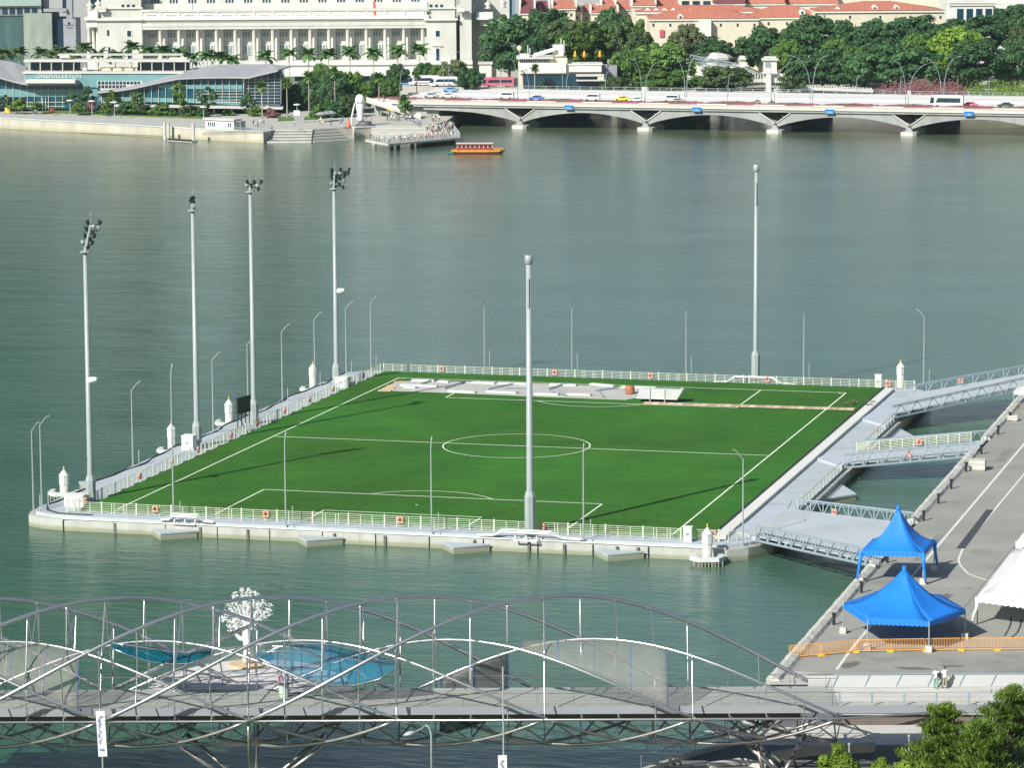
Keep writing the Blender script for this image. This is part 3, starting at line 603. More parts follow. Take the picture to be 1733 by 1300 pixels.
def stain(mt, scale, lo, hi, amt, zb=None):
    m = M[mt]; t = m.node_tree; N = t.nodes; L = t.links; b = N['Principled BSDF']; src = b.inputs['Base Color'].links[0].from_socket; tc = N.new('ShaderNodeTexCoord'); mx = N.new('ShaderNodeMix'); mx.data_type = 'RGBA'
    if zb is None:
        n = N.new('ShaderNodeTexNoise'); n.inputs['Scale'].default_value = scale; n.inputs['Detail'].default_value = 6; n.inputs['Roughness'].default_value = .7; L.new(tc.outputs['Object'], n.inputs[0]); fac = n.outputs[0]
    else:
        n = N.new('ShaderNodeTexNoise'); n.inputs['Scale'].default_value = scale; L.new(tc.outputs['Object'], n.inputs[0]); ge = N.new('ShaderNodeNewGeometry'); sx = N.new('ShaderNodeSeparateXYZ'); L.new(ge.outputs['Position'], sx.inputs[0]); md = N.new('ShaderNodeMath'); md.operation = 'MULTIPLY_ADD'; md.inputs[1].default_value = -.35; L.new(n.outputs[0], md.inputs[0]); L.new(sx.outputs[2], md.inputs[2]); fac = md.outputs[0]
    r = N.new('ShaderNodeMapRange'); r.inputs[1].default_value = lo; r.inputs[2].default_value = hi; r.inputs[3].default_value = 0; r.inputs[4].default_value = amt; L.new(fac, r.inputs[0])
    L.new(r.outputs[0], mx.inputs[0]); L.new(src, mx.inputs[6]); mx.inputs[7].default_value = (.07, .072, .06, 1) if zb is None else zb; L.new(mx.outputs[2], b.inputs['Base Color'])
def rust(mt, col, lo, hi, amt, sc=(1.6, 1.6, .12)):
    m = M[mt]; t = m.node_tree; N = t.nodes; L = t.links; b = N['Principled BSDF']; src = b.inputs['Base Color'].links[0].from_socket; tc = N.new('ShaderNodeTexCoord'); mp = N.new('ShaderNodeMapping'); mp.inputs['Scale'].default_value = sc; L.new(tc.outputs['Object'], mp.inputs[0])
    n = N.new('ShaderNodeTexNoise'); n.inputs['Scale'].default_value = 1; n.inputs['Detail'].default_value = 5; L.new(mp.outputs[0], n.inputs[0]); r = N.new('ShaderNodeMapRange'); r.inputs[1].default_value = lo; r.inputs[2].default_value = hi; r.inputs[4].default_value = amt; L.new(n.outputs[0], r.inputs[0])
    mx = N.new('ShaderNodeMix'); mx.data_type = 'RGBA'; L.new(r.outputs[0], mx.inputs[0]); L.new(src, mx.inputs[6]); mx.inputs[7].default_value = (*col, 1); L.new(mx.outputs[2], b.inputs['Base Color'])
rust('hull', (.30, .20, .12), .58, .75, .6); rust('bconc', (.16, .17, .16), .5, .75, .5, (.5, .5, .1)); rust('stone', (.36, .36, .31), .5, .8, .45, (.4, .4, .05)); rust('walk', (.33, .36, .36), .5, .7, .5, (.3, .12, .3)); rust('redroof', (.36, .13, .08), .45, .7, .6, (.5, .5, .5)); rust('cwall', (.55, .49, .38), .5, .8, .5, (.4, .4, .06))
stain('asph', .11, .56, .74, .55); stain('hull', 1.2, .42, .1, .75, (.22, .23, .13, 1)); stain('quay', .6, .9, .2, .6, (.34, .33, .2, 1)); stain('walk', .25, .6, .75, .25)
def gline(name, px, w, z=PR, mt='line'):
    P = [at(x, y, z) for x, y in px]; mb = MB()
    for a, b in zip(P[:-1], P[1:]): mb.beam((a.x, a.y, z+.005), (b.x, b.y, z+.005), w, .004)
    o = mb.build(name, mt); tag(o, kind='structure')
gline('tyre_mark', [(1700, 1077), (1707, 1066), (1711, 1055), (1711, 1045)], .18, PR, 'asphd'); gline('tyre_mark', [(1712, 1080), (1722, 1071), (1727, 1060), (1728, 1048)], .18, PR, 'asphd')
for q4 in ([(1585, 905), (1600, 905), (1560, 950), (1544, 950)], [(1690, 1000), (1733, 1003), (1733, 1020), (1680, 1016)], [(1455, 1085), (1475, 1086), (1462, 1100), (1441, 1099)], [(1700, 760), (1716, 760), (1700, 782), (1683, 781)]):
    sheet('repair_patch', [at(x, y, PR) for x, y in q4], PR+.0035, 'asphp')
gline('paving_joint', [(1733, 905), (1600, 1068)], .05, PR, 'asphd'); gline('paving_joint', [(1480, 1100), (1733, 1096)], .05, PR, 'asphd')
for cx, cy, sx_, sy_ in ((1438, 1126, .9, 1.5), (1546, 1132, 1.9, .6), (1612, 1128, 1.1, .5), (1600, 1010, .8, 1.6), (1640, 996, .5, .3)):
    q = at(cx, cy, PR); k_ = 14; sheet('oil_stain', [(q.x+sx_*cos(2*pi*i/k_)*R.uniform(.6, 1.1), q.y+sy_*cos(2*pi*i/k_)*.3+sy_*sin(2*pi*i/k_)*R.uniform(.6, 1.1)) for i in range(k_)], PR+.0025, 'asphs')
gline('road_line', [(1760, 721), (1733, 752), (1567, 948), (1500, 1028), (1440, 1100), (1416, 1134)], .28)
gline('road_line', [(1760, 773), (1733, 803), (1669, 880), (1640, 914), (1628, 932), (1622, 948), (1625, 957), (1638, 971), (1652, 977), (1669, 982), (1735, 995)], .22)
pts = [at(x, y, PR) for x, y in [(1669, 863), (1682, 863), (1633, 929), (1618, 929)]]
sheet('dark_patch', pts, PR+.008, 'asphd')  # plain dark four-cornered sheet laid on the ground
pts = [at(x, y, PR) for x, y in [(1322, 1134), (1400, 1142), (1462, 1151), (1420, 1160), (1300, 1160)]]
sheet('pale_paving', pts, PR+.008, 'pave')
for i, (px, py, sx, sy, sz, lb) in enumerate([(1651, 795, 1.9, 1.7, 1.2, 'pale concrete block on the asphalt beside the kerb wall'), (1711, 712, 1.3, .9, .7, 'small pale crate on the asphalt near the top gangway')]):
    p = at(px, py, PR); r = E('concrete_block', (p.x+.2, p.y, PR), lb, 'block', None, .05)
    MB().bx(-sx/2, sx/2, -sy/2, sy/2, .12, sz).build('body', 'conc', r); MB().bx(-sx/2+.15, sx/2-.15, -sy/2+.1, sy/2-.1, 0, .118).build('pallet', 'wood', r)
    MB().bx(-sx/2-.03, sx/2+.03, -sy/2-.03, sy/2+.03, sz*.62, sz*.66).build('strap', 'greyp', r)
# ---- tents
def saddle_roof(mb, corners, apex, n=10, sag=.35, val=.35):
    C = [Vector(c) for c in corners]; A = Vector(apex); k = len(C)
    for i in range(k):
        a, b = C[i], C[(i+1) % k]; vs = []; m = 6
        for j in range(n+1):
            t = j/n                                  # 0 eave, 1 apex
            zz = (t**2.2)*.75 + t*.25; cx = lambda p: p.lerp(Vector((A.x, A.y, p.z)), t) + Vector((0, 0, (A.z-p.z)*zz))
            for q in range(m+1):
                s = q/m; p = a.lerp(b, s); v = cx(p); inward = 4*s*(1-s)
                v.z -= sag*inward*(1-t)*t*1.2; vs.append(v)
        mb.add(vs, [(j*(m+1)+q, j*(m+1)+q+1, (j+1)*(m+1)+q+1, (j+1)*(m+1)+q) for j in range(n) for q in range(m)])
def valance(C, val, S=26):
    mb = MB(); k = len(C)
    for i in range(k):
        a, b = Vector(C[i]), Vector(C[(i+1) % k]); o_ = ((a+b)/2); o_ = Vector((o_.x, o_.y, 0)).normalized(); vv = []
        for q in range(S+1): p = a.lerp(b, q/S)+o_*.035*(q % 2); vv += [p+Vector((0, 0, .02)), p-Vector((0, 0, val*(1+.22*(q % 2))))+o_*.03]
        mb.add(vv, [(2*q, 2*q+1, 2*q+3, 2*q+2) for q in range(S)])
    return mb
for nm in ('blue', 'tentw'):
    m = M[nm]; t = m.node_tree; b_ = t.nodes['Principled BSDF']; tr = t.nodes.new('ShaderNodeBsdfTranslucent'); mx = t.nodes.new('ShaderNodeMixShader'); mx.inputs[0].default_value = .22
    t.links.new(b_.inputs['Base Color'].links[0].from_socket, tr.inputs[0]); t.links.new(b_.outputs[0], mx.inputs[1]); t.links.new(tr.outputs[0], mx.inputs[2]); t.links.new(mx.outputs[0], t.nodes['Material Output'].inputs[0])
def tent(center, corners, eave, apex, mt, label, block=True, drape=(), val=.35, pm='paint'):
    r = E('marquee_tent', (center.x, center.y, PR), label, 'tent'); c0 = Vector((center.x, center.y, 0))
    K = [Vector((c[0], c[1], 0))-c0 for c in corners]; mb = MB(); saddle_roof(mb, [k+Vector((0, 0, eave)) for k in K], (0, 0, apex), val=val)
    o = mb.build('canopy', mt, r, True)
    md = o.modifiers.new('thickness', 'SOLIDIFY'); md.thickness = .03
    o = valance([k+Vector((0, 0, eave)) for k in K], val).build('valance', mt, r); md = o.modifiers.new('thickness', 'SOLIDIFY'); md.thickness = .02
    fr = MB()
    for i in range(len(K)): fr.tube([K[i]*.97+Vector((0, 0, eave-.05)), K[(i+1) % len(K)]*.97+Vector((0, 0, eave-.05))], .04, 5)
    fr.build('eave_frame', pm, r)
    MB().lathe([(.22, apex-.25), (.2, apex+.12), (.1, apex+.16)], n=10).build('peak_cap', mt, r)
    for i, k in enumerate(K):
        MB().cyl(k.x, k.y, 0, eave, .06, n=8).build('leg', pm, r)
        if block: MB().bx(k.x-.3, k.x+.3, k.y-.3, k.y+.3, 0.003, .55).build('weight_block', 'conc', r)
        if i in drape:
            d = MB(); dd = k.normalized(); d.tube([k+Vector((0, 0, eave-.1)), k*1.015+Vector((0, 0, eave-1.1)), k*1.07+Vector((0, 0, .9)), k*1.09+Vector((0, 0, .15))], [.26, .17, .13, .07], 7); d.build('corner_curtain', mt, r, True)
    return r
A_ = [at(1456, 987, PR), at(1562, 989, PR), at(1581, 966, PR)]
cA = (A_[0]+A_[2])/2; c4 = A_[0]+A_[2]-A_[1]
print('tentA', [tuple(round(c, 1) for c in p) for p in A_])
tent(cA, [A_[0].xy, A_[1].xy, A_[2].xy, c4.xy], 3.1, 7.0, 'blue', 'square blue tent nearer the lower gangway, with curtained corners', drape=(0, 1, 2))
cB = at(1531, 1080, PR); eB = 2.75
hx = [(at(1427, 1072, PR)), at(1468, 1100, PR), at(1572, 1104, PR), at(1633, 1082, PR), at(1590, 1056, PR), at(1486, 1050, PR)]
cB = sum((p for p in hx), Vector())/6
zB = WD(1531, 961, (cB-CP).dot(FH)).z-PR
tent(cB, [p.xy for p in hx], eB, zB, 'blue', 'large hexagonal blue tent with scalloped edge behind the orange barriers', val=.4)
w0 = at(1654, 1056, PR); w1 = at(1790, 1075, PR); w2 = at(1845, 985, PR); w3 = w0+w2-w1
tent((w0+w2)/2, [w0.xy, w1.xy, w2.xy, w3.xy], 2.6, 7.2, 'tentw', 'large white tent at the right edge beside the hexagonal blue tent', block=False, drape=(0,), val=.5)
w0 = at(1722, 972, PR); w1 = at(1850, 985, PR); w2 = at(1900, 900, PR); w3 = w0+w2-w1
tent((w0+w2)/2, [w0.xy, w1.xy, w2.xy, w3.xy], 3.4, 7.5, 'tentw', 'second white tent behind, cut off by the right edge of the photo', block=False, drape=(0,), val=.6)
p = at(1752, 690, PR); tent(p, [(p.x-2.5, p.y-2.5), (p.x+2.5, p.y-2.5), (p.x+2.5, p.y+2.5), (p.x-2.5, p.y+2.5)], 2.4, 4.2, 'tentw', 'small white tent at the right edge beside the top gangway', block=False)
# ---- orange crowd barriers
def barmesh(L):
    f = MB(); h = 1.15
    f.tube([(0.04, 0, .15), (0.04, 0, h), (L-.04, 0, h), (L-.04, 0, .15), (0.04, 0, .15)], .035, 6)
    b = MB(); n = 22
    for i in range(1, n): x = L*i/n; b.bx(x-.014, x+.014, -.014, .014, .16, h)
    return f, b
bpx = [(1335, 1115), (1389, 1111), (1448, 1105), (1506, 1104), (1566, 1103), (1626, 1102), (1687, 1102), (1748, 1101), (1808, 1100)]
for i in range(8):
    a = at(*bpx[i], PR); b = at(*bpx[i+1], PR); L = (b-a).length
    r = E('crowd_barrier', (a.x, a.y, PR), 'orange crowd barrier in the row before the blue tent, %s' % word(i, 9), 'barrier', 'orange crowd barriers in a row', atan2(b.y-a.y, b.x-a.x))
    f, q = barmesh(L-.04); f.build('frame', 'barrier', r); q.build('bars', 'barrier', r)
    MB().bx(-.25, .3, -.35, .35, .02, .14).build('foot', 'yellow', r)
# ================================================================ PEOPLE
def person_mesh(name, top, bottom, pose=0, hairc='hair'):
    mb = MB(); rr = random.Random(pose*7+3)
    A = {0: (.10, .16), 1: (-.25, .35), 2: (.42, .1)}[pose % 3]         # arm swing
    V = []; Ed = []; Rd = []
    def v(x, y, z, r): V.append((x, y, z)); Rd.append(r); return len(V)-1
    pel = v(0, 0, .95, .15); wst = v(0, .0, 1.10, .13); ch = v(0, .02, 1.32, .165); nk = v(0, .02, 1.49, .062); hd = v(0, .05, 1.60, .10); tp = v(0, .05, 1.70, .085)
    Ed += [(pel, wst), (wst, ch), (ch, nk), (nk, hd), (hd, tp)]
    st = (.14, -.16) if pose % 2 else (.03, -.02)
    for s, sw in ((-1, st[0]), (1, st[1])):
        hp = v(s*.10, 0, .88, .105); kn = v(s*.11, sw*.5+.03, .49, .072); an = v(s*.115, sw, .09, .045); toe = v(s*.13, sw+.15, .045, .04)
        Ed += [(pel, hp), (hp, kn), (kn, an), (an, toe)]
        sh = v(s*.20, .02, 1.42, .07); e1, e2 = A if s > 0 else (A[1]*.5, A[0])
        el_ = v(s*.27, .02+e1*.4, 1.15, .048); wr = v(s*.25, .08+e1, .95+abs(e1)*.5, .035); hn = v(s*.24, .12+e1*1.2, .87+abs(e1)*.6, .042)
        Ed += [(ch, sh), (sh, el_), (el_, wr), (wr, hn)]
    me = bpy.data.meshes.new(name); me.from_pydata(V, Ed, []); me.update()
    o = bpy.data.objects.new(name, me); COL.objects.link(o); o.modifiers.new('s', 'SKIN'); 
    for i, sv in enumerate(me.skin_vertices[0].data): sv.radius = (Rd[i], Rd[i]*.8 if i in (1, 2) else Rd[i]); sv.use_root = (i == 0)
    md = o.modifiers.new('d', 'SUBSURF'); md.levels = 1; md.render_levels = 1
    dg = bpy.context.evaluated_depsgraph_get(); dg.update(); m2 = bpy.data.meshes.new_from_object(o.evaluated_get(dg)); bpy.data.objects.remove(o); m2.name = name
    m2.materials.clear()
    for q in ('skin', top, bottom, hairc): m2.materials.append(M[q])
    for pl in m2.polygons:
        c = pl.center; pl.use_smooth = True
        if c.z > 1.64 or (c.z > 1.56 and c.y < .03): i = 3
        elif c.z > 1.47: i = 0
        elif c.z > .93: i = 1 if (abs(c.x) < .235 or c.z > 1.18) else 0
        elif abs(c.x) > .20 and c.z > .75: i = 0
        elif c.z > .12: i = 2
        else: i = 3
        pl.material_index = i
    return m2
cl = dict(wht=(.75, .75, .74), red=(.5, .05, .05), blu=(.08, .2, .5), blk=(.03, .03, .035), gry=(.35, .36, .38), pnk=(.65, .3, .35), org=(.7, .3, .08), kha=(.38, .32, .22), jea=(.06, .1, .2), grn=(.12, .3, .2))
for k, c in cl.items(): M['cl_'+k] = mat('cloth_'+k, c, .85, var=0)
PW = dict(wht='white', red='red', blu='blue', blk='black', gry='grey', pnk='pink', org='orange', kha='khaki', jea='denim', grn='green')
PMs = {}
def person(x, y, z, rz, top, bot, pose, label, grp=None, sc=1.0):
    k = (top, bot, pose)
    if k not in PMs: PMs[k] = person_mesh('person', 'cl_'+top, 'cl_'+bot, pose)
    o = inst('person', PMs[k], None, (x, y, z), rz, sc); tag(o, label, 'person', grp); return o
# ================================================================ DOUBLE-HELIX FOOTBRIDGE
ZD = 7.0; SP = 11.655; BA = radians(15.172); d_ = Vector((cos(BA), sin(BA), 0)); n_ = Vector((-sin(BA), cos(BA), 0))
AX0 = Vector((10.94, -162.75, 0)) + n_*5.25
hb = E('helix_footbridge', AX0, 'steel footbridge wrapped in two crossing spirals of tube across the foreground', 'footbridge', None, BA)
RJ, ZJ, RN, ZN, AN = 5.95, 9.25, 4.15, 7.7, .8
TJ, TN = radians(-28), radians(-17.5)
def jp(u, k):
    t = TJ+(u-k)*radians(60); return Vector((SP*u, -RJ*cos(t), ZJ+RJ*sin(t)))
def np_(u, k):
    t = TN-(u-k)*radians(72); return Vector((SP*u, -(AN+RN*cos(t)), ZN+RN*sin(t)))
UL, UR = -1.3, 5.0
segJ = []; segN = []
for k in range(-6, 2): segJ.append((k, k, min(k+3.93, UR), 1))
for k in range(-3, 8): segJ.append((k, k-2.07, min(k, UR), 0))
for k in range(-3, 6): segN.append((k, k-2.99, k, 1))
for k in range(-4, 6): segN.append((k, k, min(k+2.01, UR), 0))
def htube(fn, k, a, b, r, nm, mt):
    a = max(a, UL)
    if b-a < .05: return
    n = max(3, int((b-a)*10)); pts = [fn(a+(b-a)*i/n, k) for i in range(n+1)]; MB().tube(pts, r, 10).build(nm, mt, hb, True)
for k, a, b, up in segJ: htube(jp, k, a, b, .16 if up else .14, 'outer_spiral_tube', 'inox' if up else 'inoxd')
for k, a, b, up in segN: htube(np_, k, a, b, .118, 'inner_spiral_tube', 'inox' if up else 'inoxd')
# struts between the two spirals, frame by frame
j = math.ceil(UL*4)
while j/4 <= UR+1e-6:
    u = j/4; PJ = [(jp(u, k)) for k, a, b, up in segJ if a-1e-6 <= u <= b+1e-6]; PN = [(np_(u, k)) for k, a, b, up in segN if a-1e-6 <= u <= b+1e-6]
    mb = MB(); seen = set()
    an = lambda p: atan2(p.z-8.3, -p.y-.5)
    for p in PJ:
        for sg in (-1, 1):
            C_ = [(((an(q)-an(p))*sg) % (2*pi), q) for q in PN]; C_ = [c for c in C_ if c[0] < 1.9]
            if C_:
                q = min(C_, key=lambda c: c[0])[1]
                if .3 < (p-q).length < 8: mb.tube([p, p.lerp(q, .1), p.lerp(q, .9), q], [.03, .066, .066, .03], 6)
    for q in PN:
        for p in sorted(PJ, key=lambda p: (q-p).length)[1:2]: mb.tube([q, p], .025, 5)
    if mb.v: mb.build('strut_frame', 'inox', hb, True)
    # floor beam
    fb2 = MB(); fb2.beam((SP*u, -5.2, 6.42), (SP*u, 5.0, 6.42), .12, .16); fb2.beam((SP*u, -2.6, 6.35), (SP*u, 0, 5.5), .1, .1); fb2.beam((SP*u, 2.6, 6.35), (SP*u, 0, 5.5), .1, .1); fb2.beam((SP*u, -3.6, 6.35), (SP*(u+.25), -.6, 3.6), .1, .1); fb2.beam((SP*u, 3.6, 6.35), (SP*(u-.25), .6, 3.6), .1, .1)
    fb2.build('floor_beam', 'inoxd', hb); j += 1
MB().tube([(SP*UL, -5.25, 6.45), (SP*5.0, -5.25, 6.45), (SP*5.75, -3.4, 6.5)], .095, 8).build('edge_tube', 'inox', hb, True)
MB().tube([(SP*UL, 5.2, 6.45), (SP*5.0, 5.2, 6.45)], .075, 8).build('edge_tube', 'inoxd', hb, True)
DN, DF = -3.55, 2.85
UE = 8.6
MB().bx(SP*UL, SP*5.0, DN, DF, 6.62, ZD).build('deck', mat('bridge_deck', (.31, .33, .30), .8, var=.07, scale=.25), hb)
MB().bx(SP*UL, SP*5.0, DN-.06, DN-.003, 6.5, ZD+.12).build('fascia', 'greyp', hb)
MB().bx(SP*UL, SP*5.0, DF+.003, DF+.06, 6.5, ZD+.12).build('fascia', 'greyp', hb)
MB().bx(SP*UL, SP*4.75, -1.1, .5, 5.3, 5.95).build('utility_box', mat('brown_box', (.16, .13, .11), .7), hb)
rl = MB(); RPM = MB().bx(-.015, .015, -.03, .03, 0, 1.14).mesh('rail_post', 'inoxd')
for y in (DN+.1, DF-.1):
    for z in (1.15,): rl.tube([(SP*UL, y, ZD+z), (SP*5, y, ZD+z)], .028, 5)
    for z in (.3, .55, .8): rl.tube([(SP*UL, y, ZD+z), (SP*5, y, ZD+z)], .008, 4)
    x = SP*UL
    while x < SP*5: inst('rail_post', RPM, hb, (x, y, ZD+.003)); x += SP/4
rl.build('handrail', 'inoxd', hb)
# legs
for u0, sd_ in ((1.0, 1),):
    for y in (-1.9, 2.4):
        for s in (-1, 1): MB().tube([(SP*(u0+s*.49), y, 3.55), (SP*u0+s*.5, y*.25, -.5)], .19, 10).build('leg', 'inoxd', hb, True)
    for y in (-4.9, 4.7): MB().tube([(SP*u0, y, 6.4), (SP*u0, y*.9, 3.6), (SP*u0, y*.15, -.5)], .14, 8).build('leg', 'inoxd', hb, True)
    MB().cyl(SP*u0, 0, -2, .7, 2.4, n=20).build('pile_cap', 'conc', hb)
for dx, y, x2 in ((4.38, -1.6, 4.62), (4.42, 1.6, 4.62), (4.45, -1.6, 4.5), (4.8, 1.2, 4.62)):
    MB().tube([(SP*dx, y, 3.5), (SP*x2, -2.2, LZ-.2)], .19, 10).build('leg', 'inoxd', hb, True)
for dx in (4.0, 4.6, 4.9):
    MB().tube([(SP*dx, 4.9, 6.4), (SP*4.42, 1.0, 3.5)], .11, 8).build('brace', 'inoxd', hb, True)
    MB().tube([(SP*dx, -4.9, 6.4), (SP*4.42, -1.2, 3.5)], .11, 8).build('brace', 'inoxd', hb, True)
# mesh and glass shade panels that follow the inner spiral
def meshmat(name, col, alpha, rough=.5): return mat(name, col, rough, 0, var=.12, scale=.8, alpha=alpha)
M['mesh_light'] = meshmat('perforated_mesh', (.34, .34, .30), .24); M['mesh_dark'] = meshmat('perforated_mesh_dark', (.08, .08, .08), .6)
M['glass_canopy'] = meshmat('blue_canopy_glass', (.02, .20, .32), .42, .15); M['glass_dark'] = meshmat('teal_canopy_glass', (.0, .10, .13), .8, .12)
M['bluerib'] = mat('blue_canopy_rib', (.05, .12, .32), .4)
def shade(k0, k1, ua, ub, mt, name='shade_panel', inset=.05, rib=True):
    n = 14; m = 6; mb = MB(); vs = []
    for i in range(n+1):
        u = ua+(ub-ua)*i/n; ta, tb = TN-(u-k0)*radians(72), TN-(u-k1)*radians(72)
        for q in range(m+1):
            t = ta+(tb-ta)*q/m; r = RN-inset; vs.append((SP*u, -(AN+r*cos(t)), ZN+r*sin(t)))
    mb.add(vs, [(i*(m+1)+q, i*(m+1)+q+1, (i+1)*(m+1)+q+1, (i+1)*(m+1)+q) for i in range(n) for q in range(m)]); o = mb.build(name, mt, hb, True)
    md = o.modifiers.new('t', 'SOLIDIFY'); md.thickness = .02
    if rib:
        rb = MB(); w = ub-ua; cnt = max(2, round(w/.25))
        for i in range(cnt+1):
            u = ua+w*i/cnt; ta, tb = TN-(u-k0)*radians(72), TN-(u-k1)*radians(72)
            pts = [(SP*u, -(AN+(RN-.12)*cos(ta+(tb-ta)*q/8)), ZN+(RN-.12)*sin(ta+(tb-ta)*q/8)) for q in range(9)]; rb.tube(pts, .05, 5)
        rb.build('shade_rib', 'bluerib', hb)
shade(5, 4, 2.85, 3.83, 'mesh_light'); shade(6, 5, 2.28, 2.75, 'mesh_dark'); shade(1, 0, -1.3, -.15, 'mesh_light')
# viewing pod on the far side
pod = MB(); pcx = SP*.95; ol = [(pcx+8.3*cos(a), DF+.05+11.3*sin(a)) for a in [pi*i/24 for i in range(25)]]
pod.prism(ol, 6.35, ZD-.006).build('viewing_pod', mat('pod_floor', (.56, .55, .53), .8, var=.05), hb)
gr = MB(); vs = []
for x, y in ol[1:-1]: vs += [(x, y, ZD), (x, y, ZD+1.15)]
gr.add(vs, [(2*i, 2*i+2, 2*i+3, 2*i+1) for i in range(len(vs)//2-1)]); gr.build('glass_balustrade', meshmat('clear_glass', (.5, .6, .6), .22, .1), hb)
MB().tube([(x, y, ZD+1.17) for x, y in ol[1:-1]], .04, 6).build('pod_handrail', 'inox', hb)
rm = MB(); 
for x, y in ((SP*.72, 5), (SP*.98, 6), (SP*.85, 9.5)): rm.cyl(x, y, ZD-.002, ZD+.03, .7, n=14)
rm.build('floor_disc', 'steel', hb)
MB().beam((SP*.33, 5.0, ZD+.28), (SP*.48, 3.6, ZD+.28), 1.1, .5).build('bench', 'white', hb)
# winged glass canopies over the pod
def wing(up, lo, Da, Db, mt):
    n = len(up); U = [WD(x, y, Da) for x, y in up]; Lw = [WD(x, y, Db) for x, y in lo]; m = 5; vs = []
    inv = Matrix.Rotation(-BA, 3, 'Z')
    for a, b in zip(U, Lw):
        for q in range(m+1): p = a.lerp(b, q/m); p.z += .35*sin(pi*q/m); vs.append(inv @ (p-AX0))
    o = MB().add(vs, [(i*(m+1)+q, i*(m+1)+q+1, (i+1)*(m+1)+q+1, (i+1)*(m+1)+q) for i in range(n-1) for q in range(m)]).build('canopy_glass', mt, hb, True)
    md = o.modifiers.new('t', 'SOLIDIFY'); md.thickness = .04
    for q in (0, 2, m): MB().tube([vs[i*(m+1)+q]+Vector((0, 0, .06)) for i in range(n)], .05, 6).build('canopy_rail', 'inox', hb, True)
    rb = MB()
    for i in range(1, n-1): rb.tube([vs[i*(m+1)+q]+Vector((0, 0, .02)) for q in range(m+1)], .035, 5)
    rb.build('canopy_ribs', 'bluerib', hb)
wing([(434, 1112), (470, 1098), (510, 1091), (560, 1093), (610, 1104), (640, 1112), (674, 1126)], [(434, 1114), (470, 1131), (510, 1148), (556, 1161), (600, 1162), (640, 1152), (674, 1130)], 272.5, 269.0, 'glass_canopy')
wing([(188, 1096), (215, 1094), (250, 1096), (285, 1101), (320, 1107), (362, 1106)], [(188, 1098), (215, 1110), (250, 1121), (285, 1126), (320, 1125), (362, 1109)], 272.5, 270, 'glass_dark')
def ext(o): return tag(o, None)
_iv = Matrix.Rotation(-BA, 3, 'Z'); MB().tube([_iv @ (WD(193, 1167, 274.5)-AX0), _iv @ (WD(300, 1114, 275.5)-AX0), _iv @ (WD(427, 1058, 276.5)-AX0)], .17, 8).build('canopy_arm', 'inox', hb, True)
# landing path that carries on from the bridge
lp_ = E('footbridge_landing', AX0, 'pale concrete footpath leading off the right end of the spiral footbridge', 'footpath', None, BA)
MB().bx(SP*5+.003, SP*UE, DN, DF, 6.3, ZD).build('deck', 'conc', lp_)
MB().bx(SP*5+.003, SP*5.9, DN+.3, DF-.3, 5.4, 6.298).build('girder', mat('brown_box', (.16, .13, .11), .7), lp_)
MB().bx(SP*5+.003, SP*UE, DN-.08, DN-.003, 6.45, ZD+.1).build('fascia', 'greyp', lp_)
o = MB().add([(SP*4.83, DF+.01, ZD+.02), (SP*UE, DF+.01, ZD+.02), (SP*UE, DF+.55, ZD+.95), (SP*4.83, DF+.55, ZD+.95), (SP*4.83, DF+.62, 6.3), (SP*UE, DF+.62, 6.3)], [(0, 1, 2, 3), (3, 2, 5, 4), (0, 3, 4), (1, 5, 2), (0, 4, 5, 1)]).build('parapet', mat('parapet_panel', (.38, .40, .385), .8, var=.06), lp_)
MB().beam((SP*4.83, DF+.5, ZD+1.0), (SP*UE, DF+.5, ZD+1.0), .1, .07).build('handrail', 'steel', lp_)
x = SP*5.0
while x < SP*8.4:
    MB().beam((x, DF+.02, ZD+.1), (x+.5, DF+.5, ZD+1.0), .08, .06).build('parapet_stay', 'steel', lp_)
    MB().bx(x-.07, x+.07, DN+.08, DN+.2, ZD+.003, ZD+1.1).build('post', 'steel', lp_); x += 2.55
for z in (.4, .75, 1.1): MB().tube([(SP*4.9, DN+.14, ZD+z), (SP*UE, DN+.14, ZD+z)], .02 if z < 1 else .04, 5).build('rail', 'steel', lp_)
MB().add([(SP*6.2, DF+.62, 6.95), (SP*UE, DF+.62, 7.3), (SP*UE, DF+2.0, 7.3), (SP*6.0, DF+1.6, 6.95)], [(0, 1, 2, 3)]).build('ramp_slab', 'conc', lp_)
for u in (6.0, 7.2, 8.4): MB().bx(SP*u-.5, SP*u+.5, -2.2, 1.6, LZ-.3, 6.297).build('pier', 'conc', lp_)
# low retaining walls on the lower quay
def lw(px, z, h, w, label, mt='conc', rail=False):
    P = [at(x, y, z) for x, y in px]; r = E('retaining_wall', P[0], label, 'wall'); mb = MB(); rr_ = MB()
    for a, b in zip(P[:-1], P[1:]):
        A = a-P[0]; B = b-P[0]; mb.beam(A+Vector((0, 0, h/2)), B+Vector((0, 0, h/2)), w, h)
        if rail:
            L = (B-A).length; m = max(2, int(L/.35))
            for k in range(m+1): q = A.lerp(B, k/m); rr_.bx(q.x-.015, q.x+.015, q.y-.015, q.y+.015, h, h+1.05)
            rr_.tube([A+Vector((0, 0, h+1.05)), B+Vector((0, 0, h+1.05))], .04, 5)
    mb.build('wall', mt, r)
    if rail: rr_.build('railing', 'steel', r)
lw([(1085, 1310), (1177, 1279), (1290, 1250)], LZ+.003, .35, .4, 'quay edge with dark railing under the right end of the spiral footbridge', rail=True)
lw([(1306, 1290), (1370, 1280), (1480, 1273)], LZ+.003, .8, .35, 'low grey retaining wall in the shade behind the bright bush')
lw([(1200, 1300), (1255, 1292), (1300, 1304)], LZ+.003, .35, .6, 'pale curved kerb in the shade below the footbridge leg')
gb = sheet('paved_apron', [at(x, y, LZ) for x, y in [(1190, 1238), (1560, 1222), (1600, 1262), (1330, 1262), (1270, 1262)]], LZ+.006, 'conc')
p = at(1285, 1232, LZ); mb = MB()
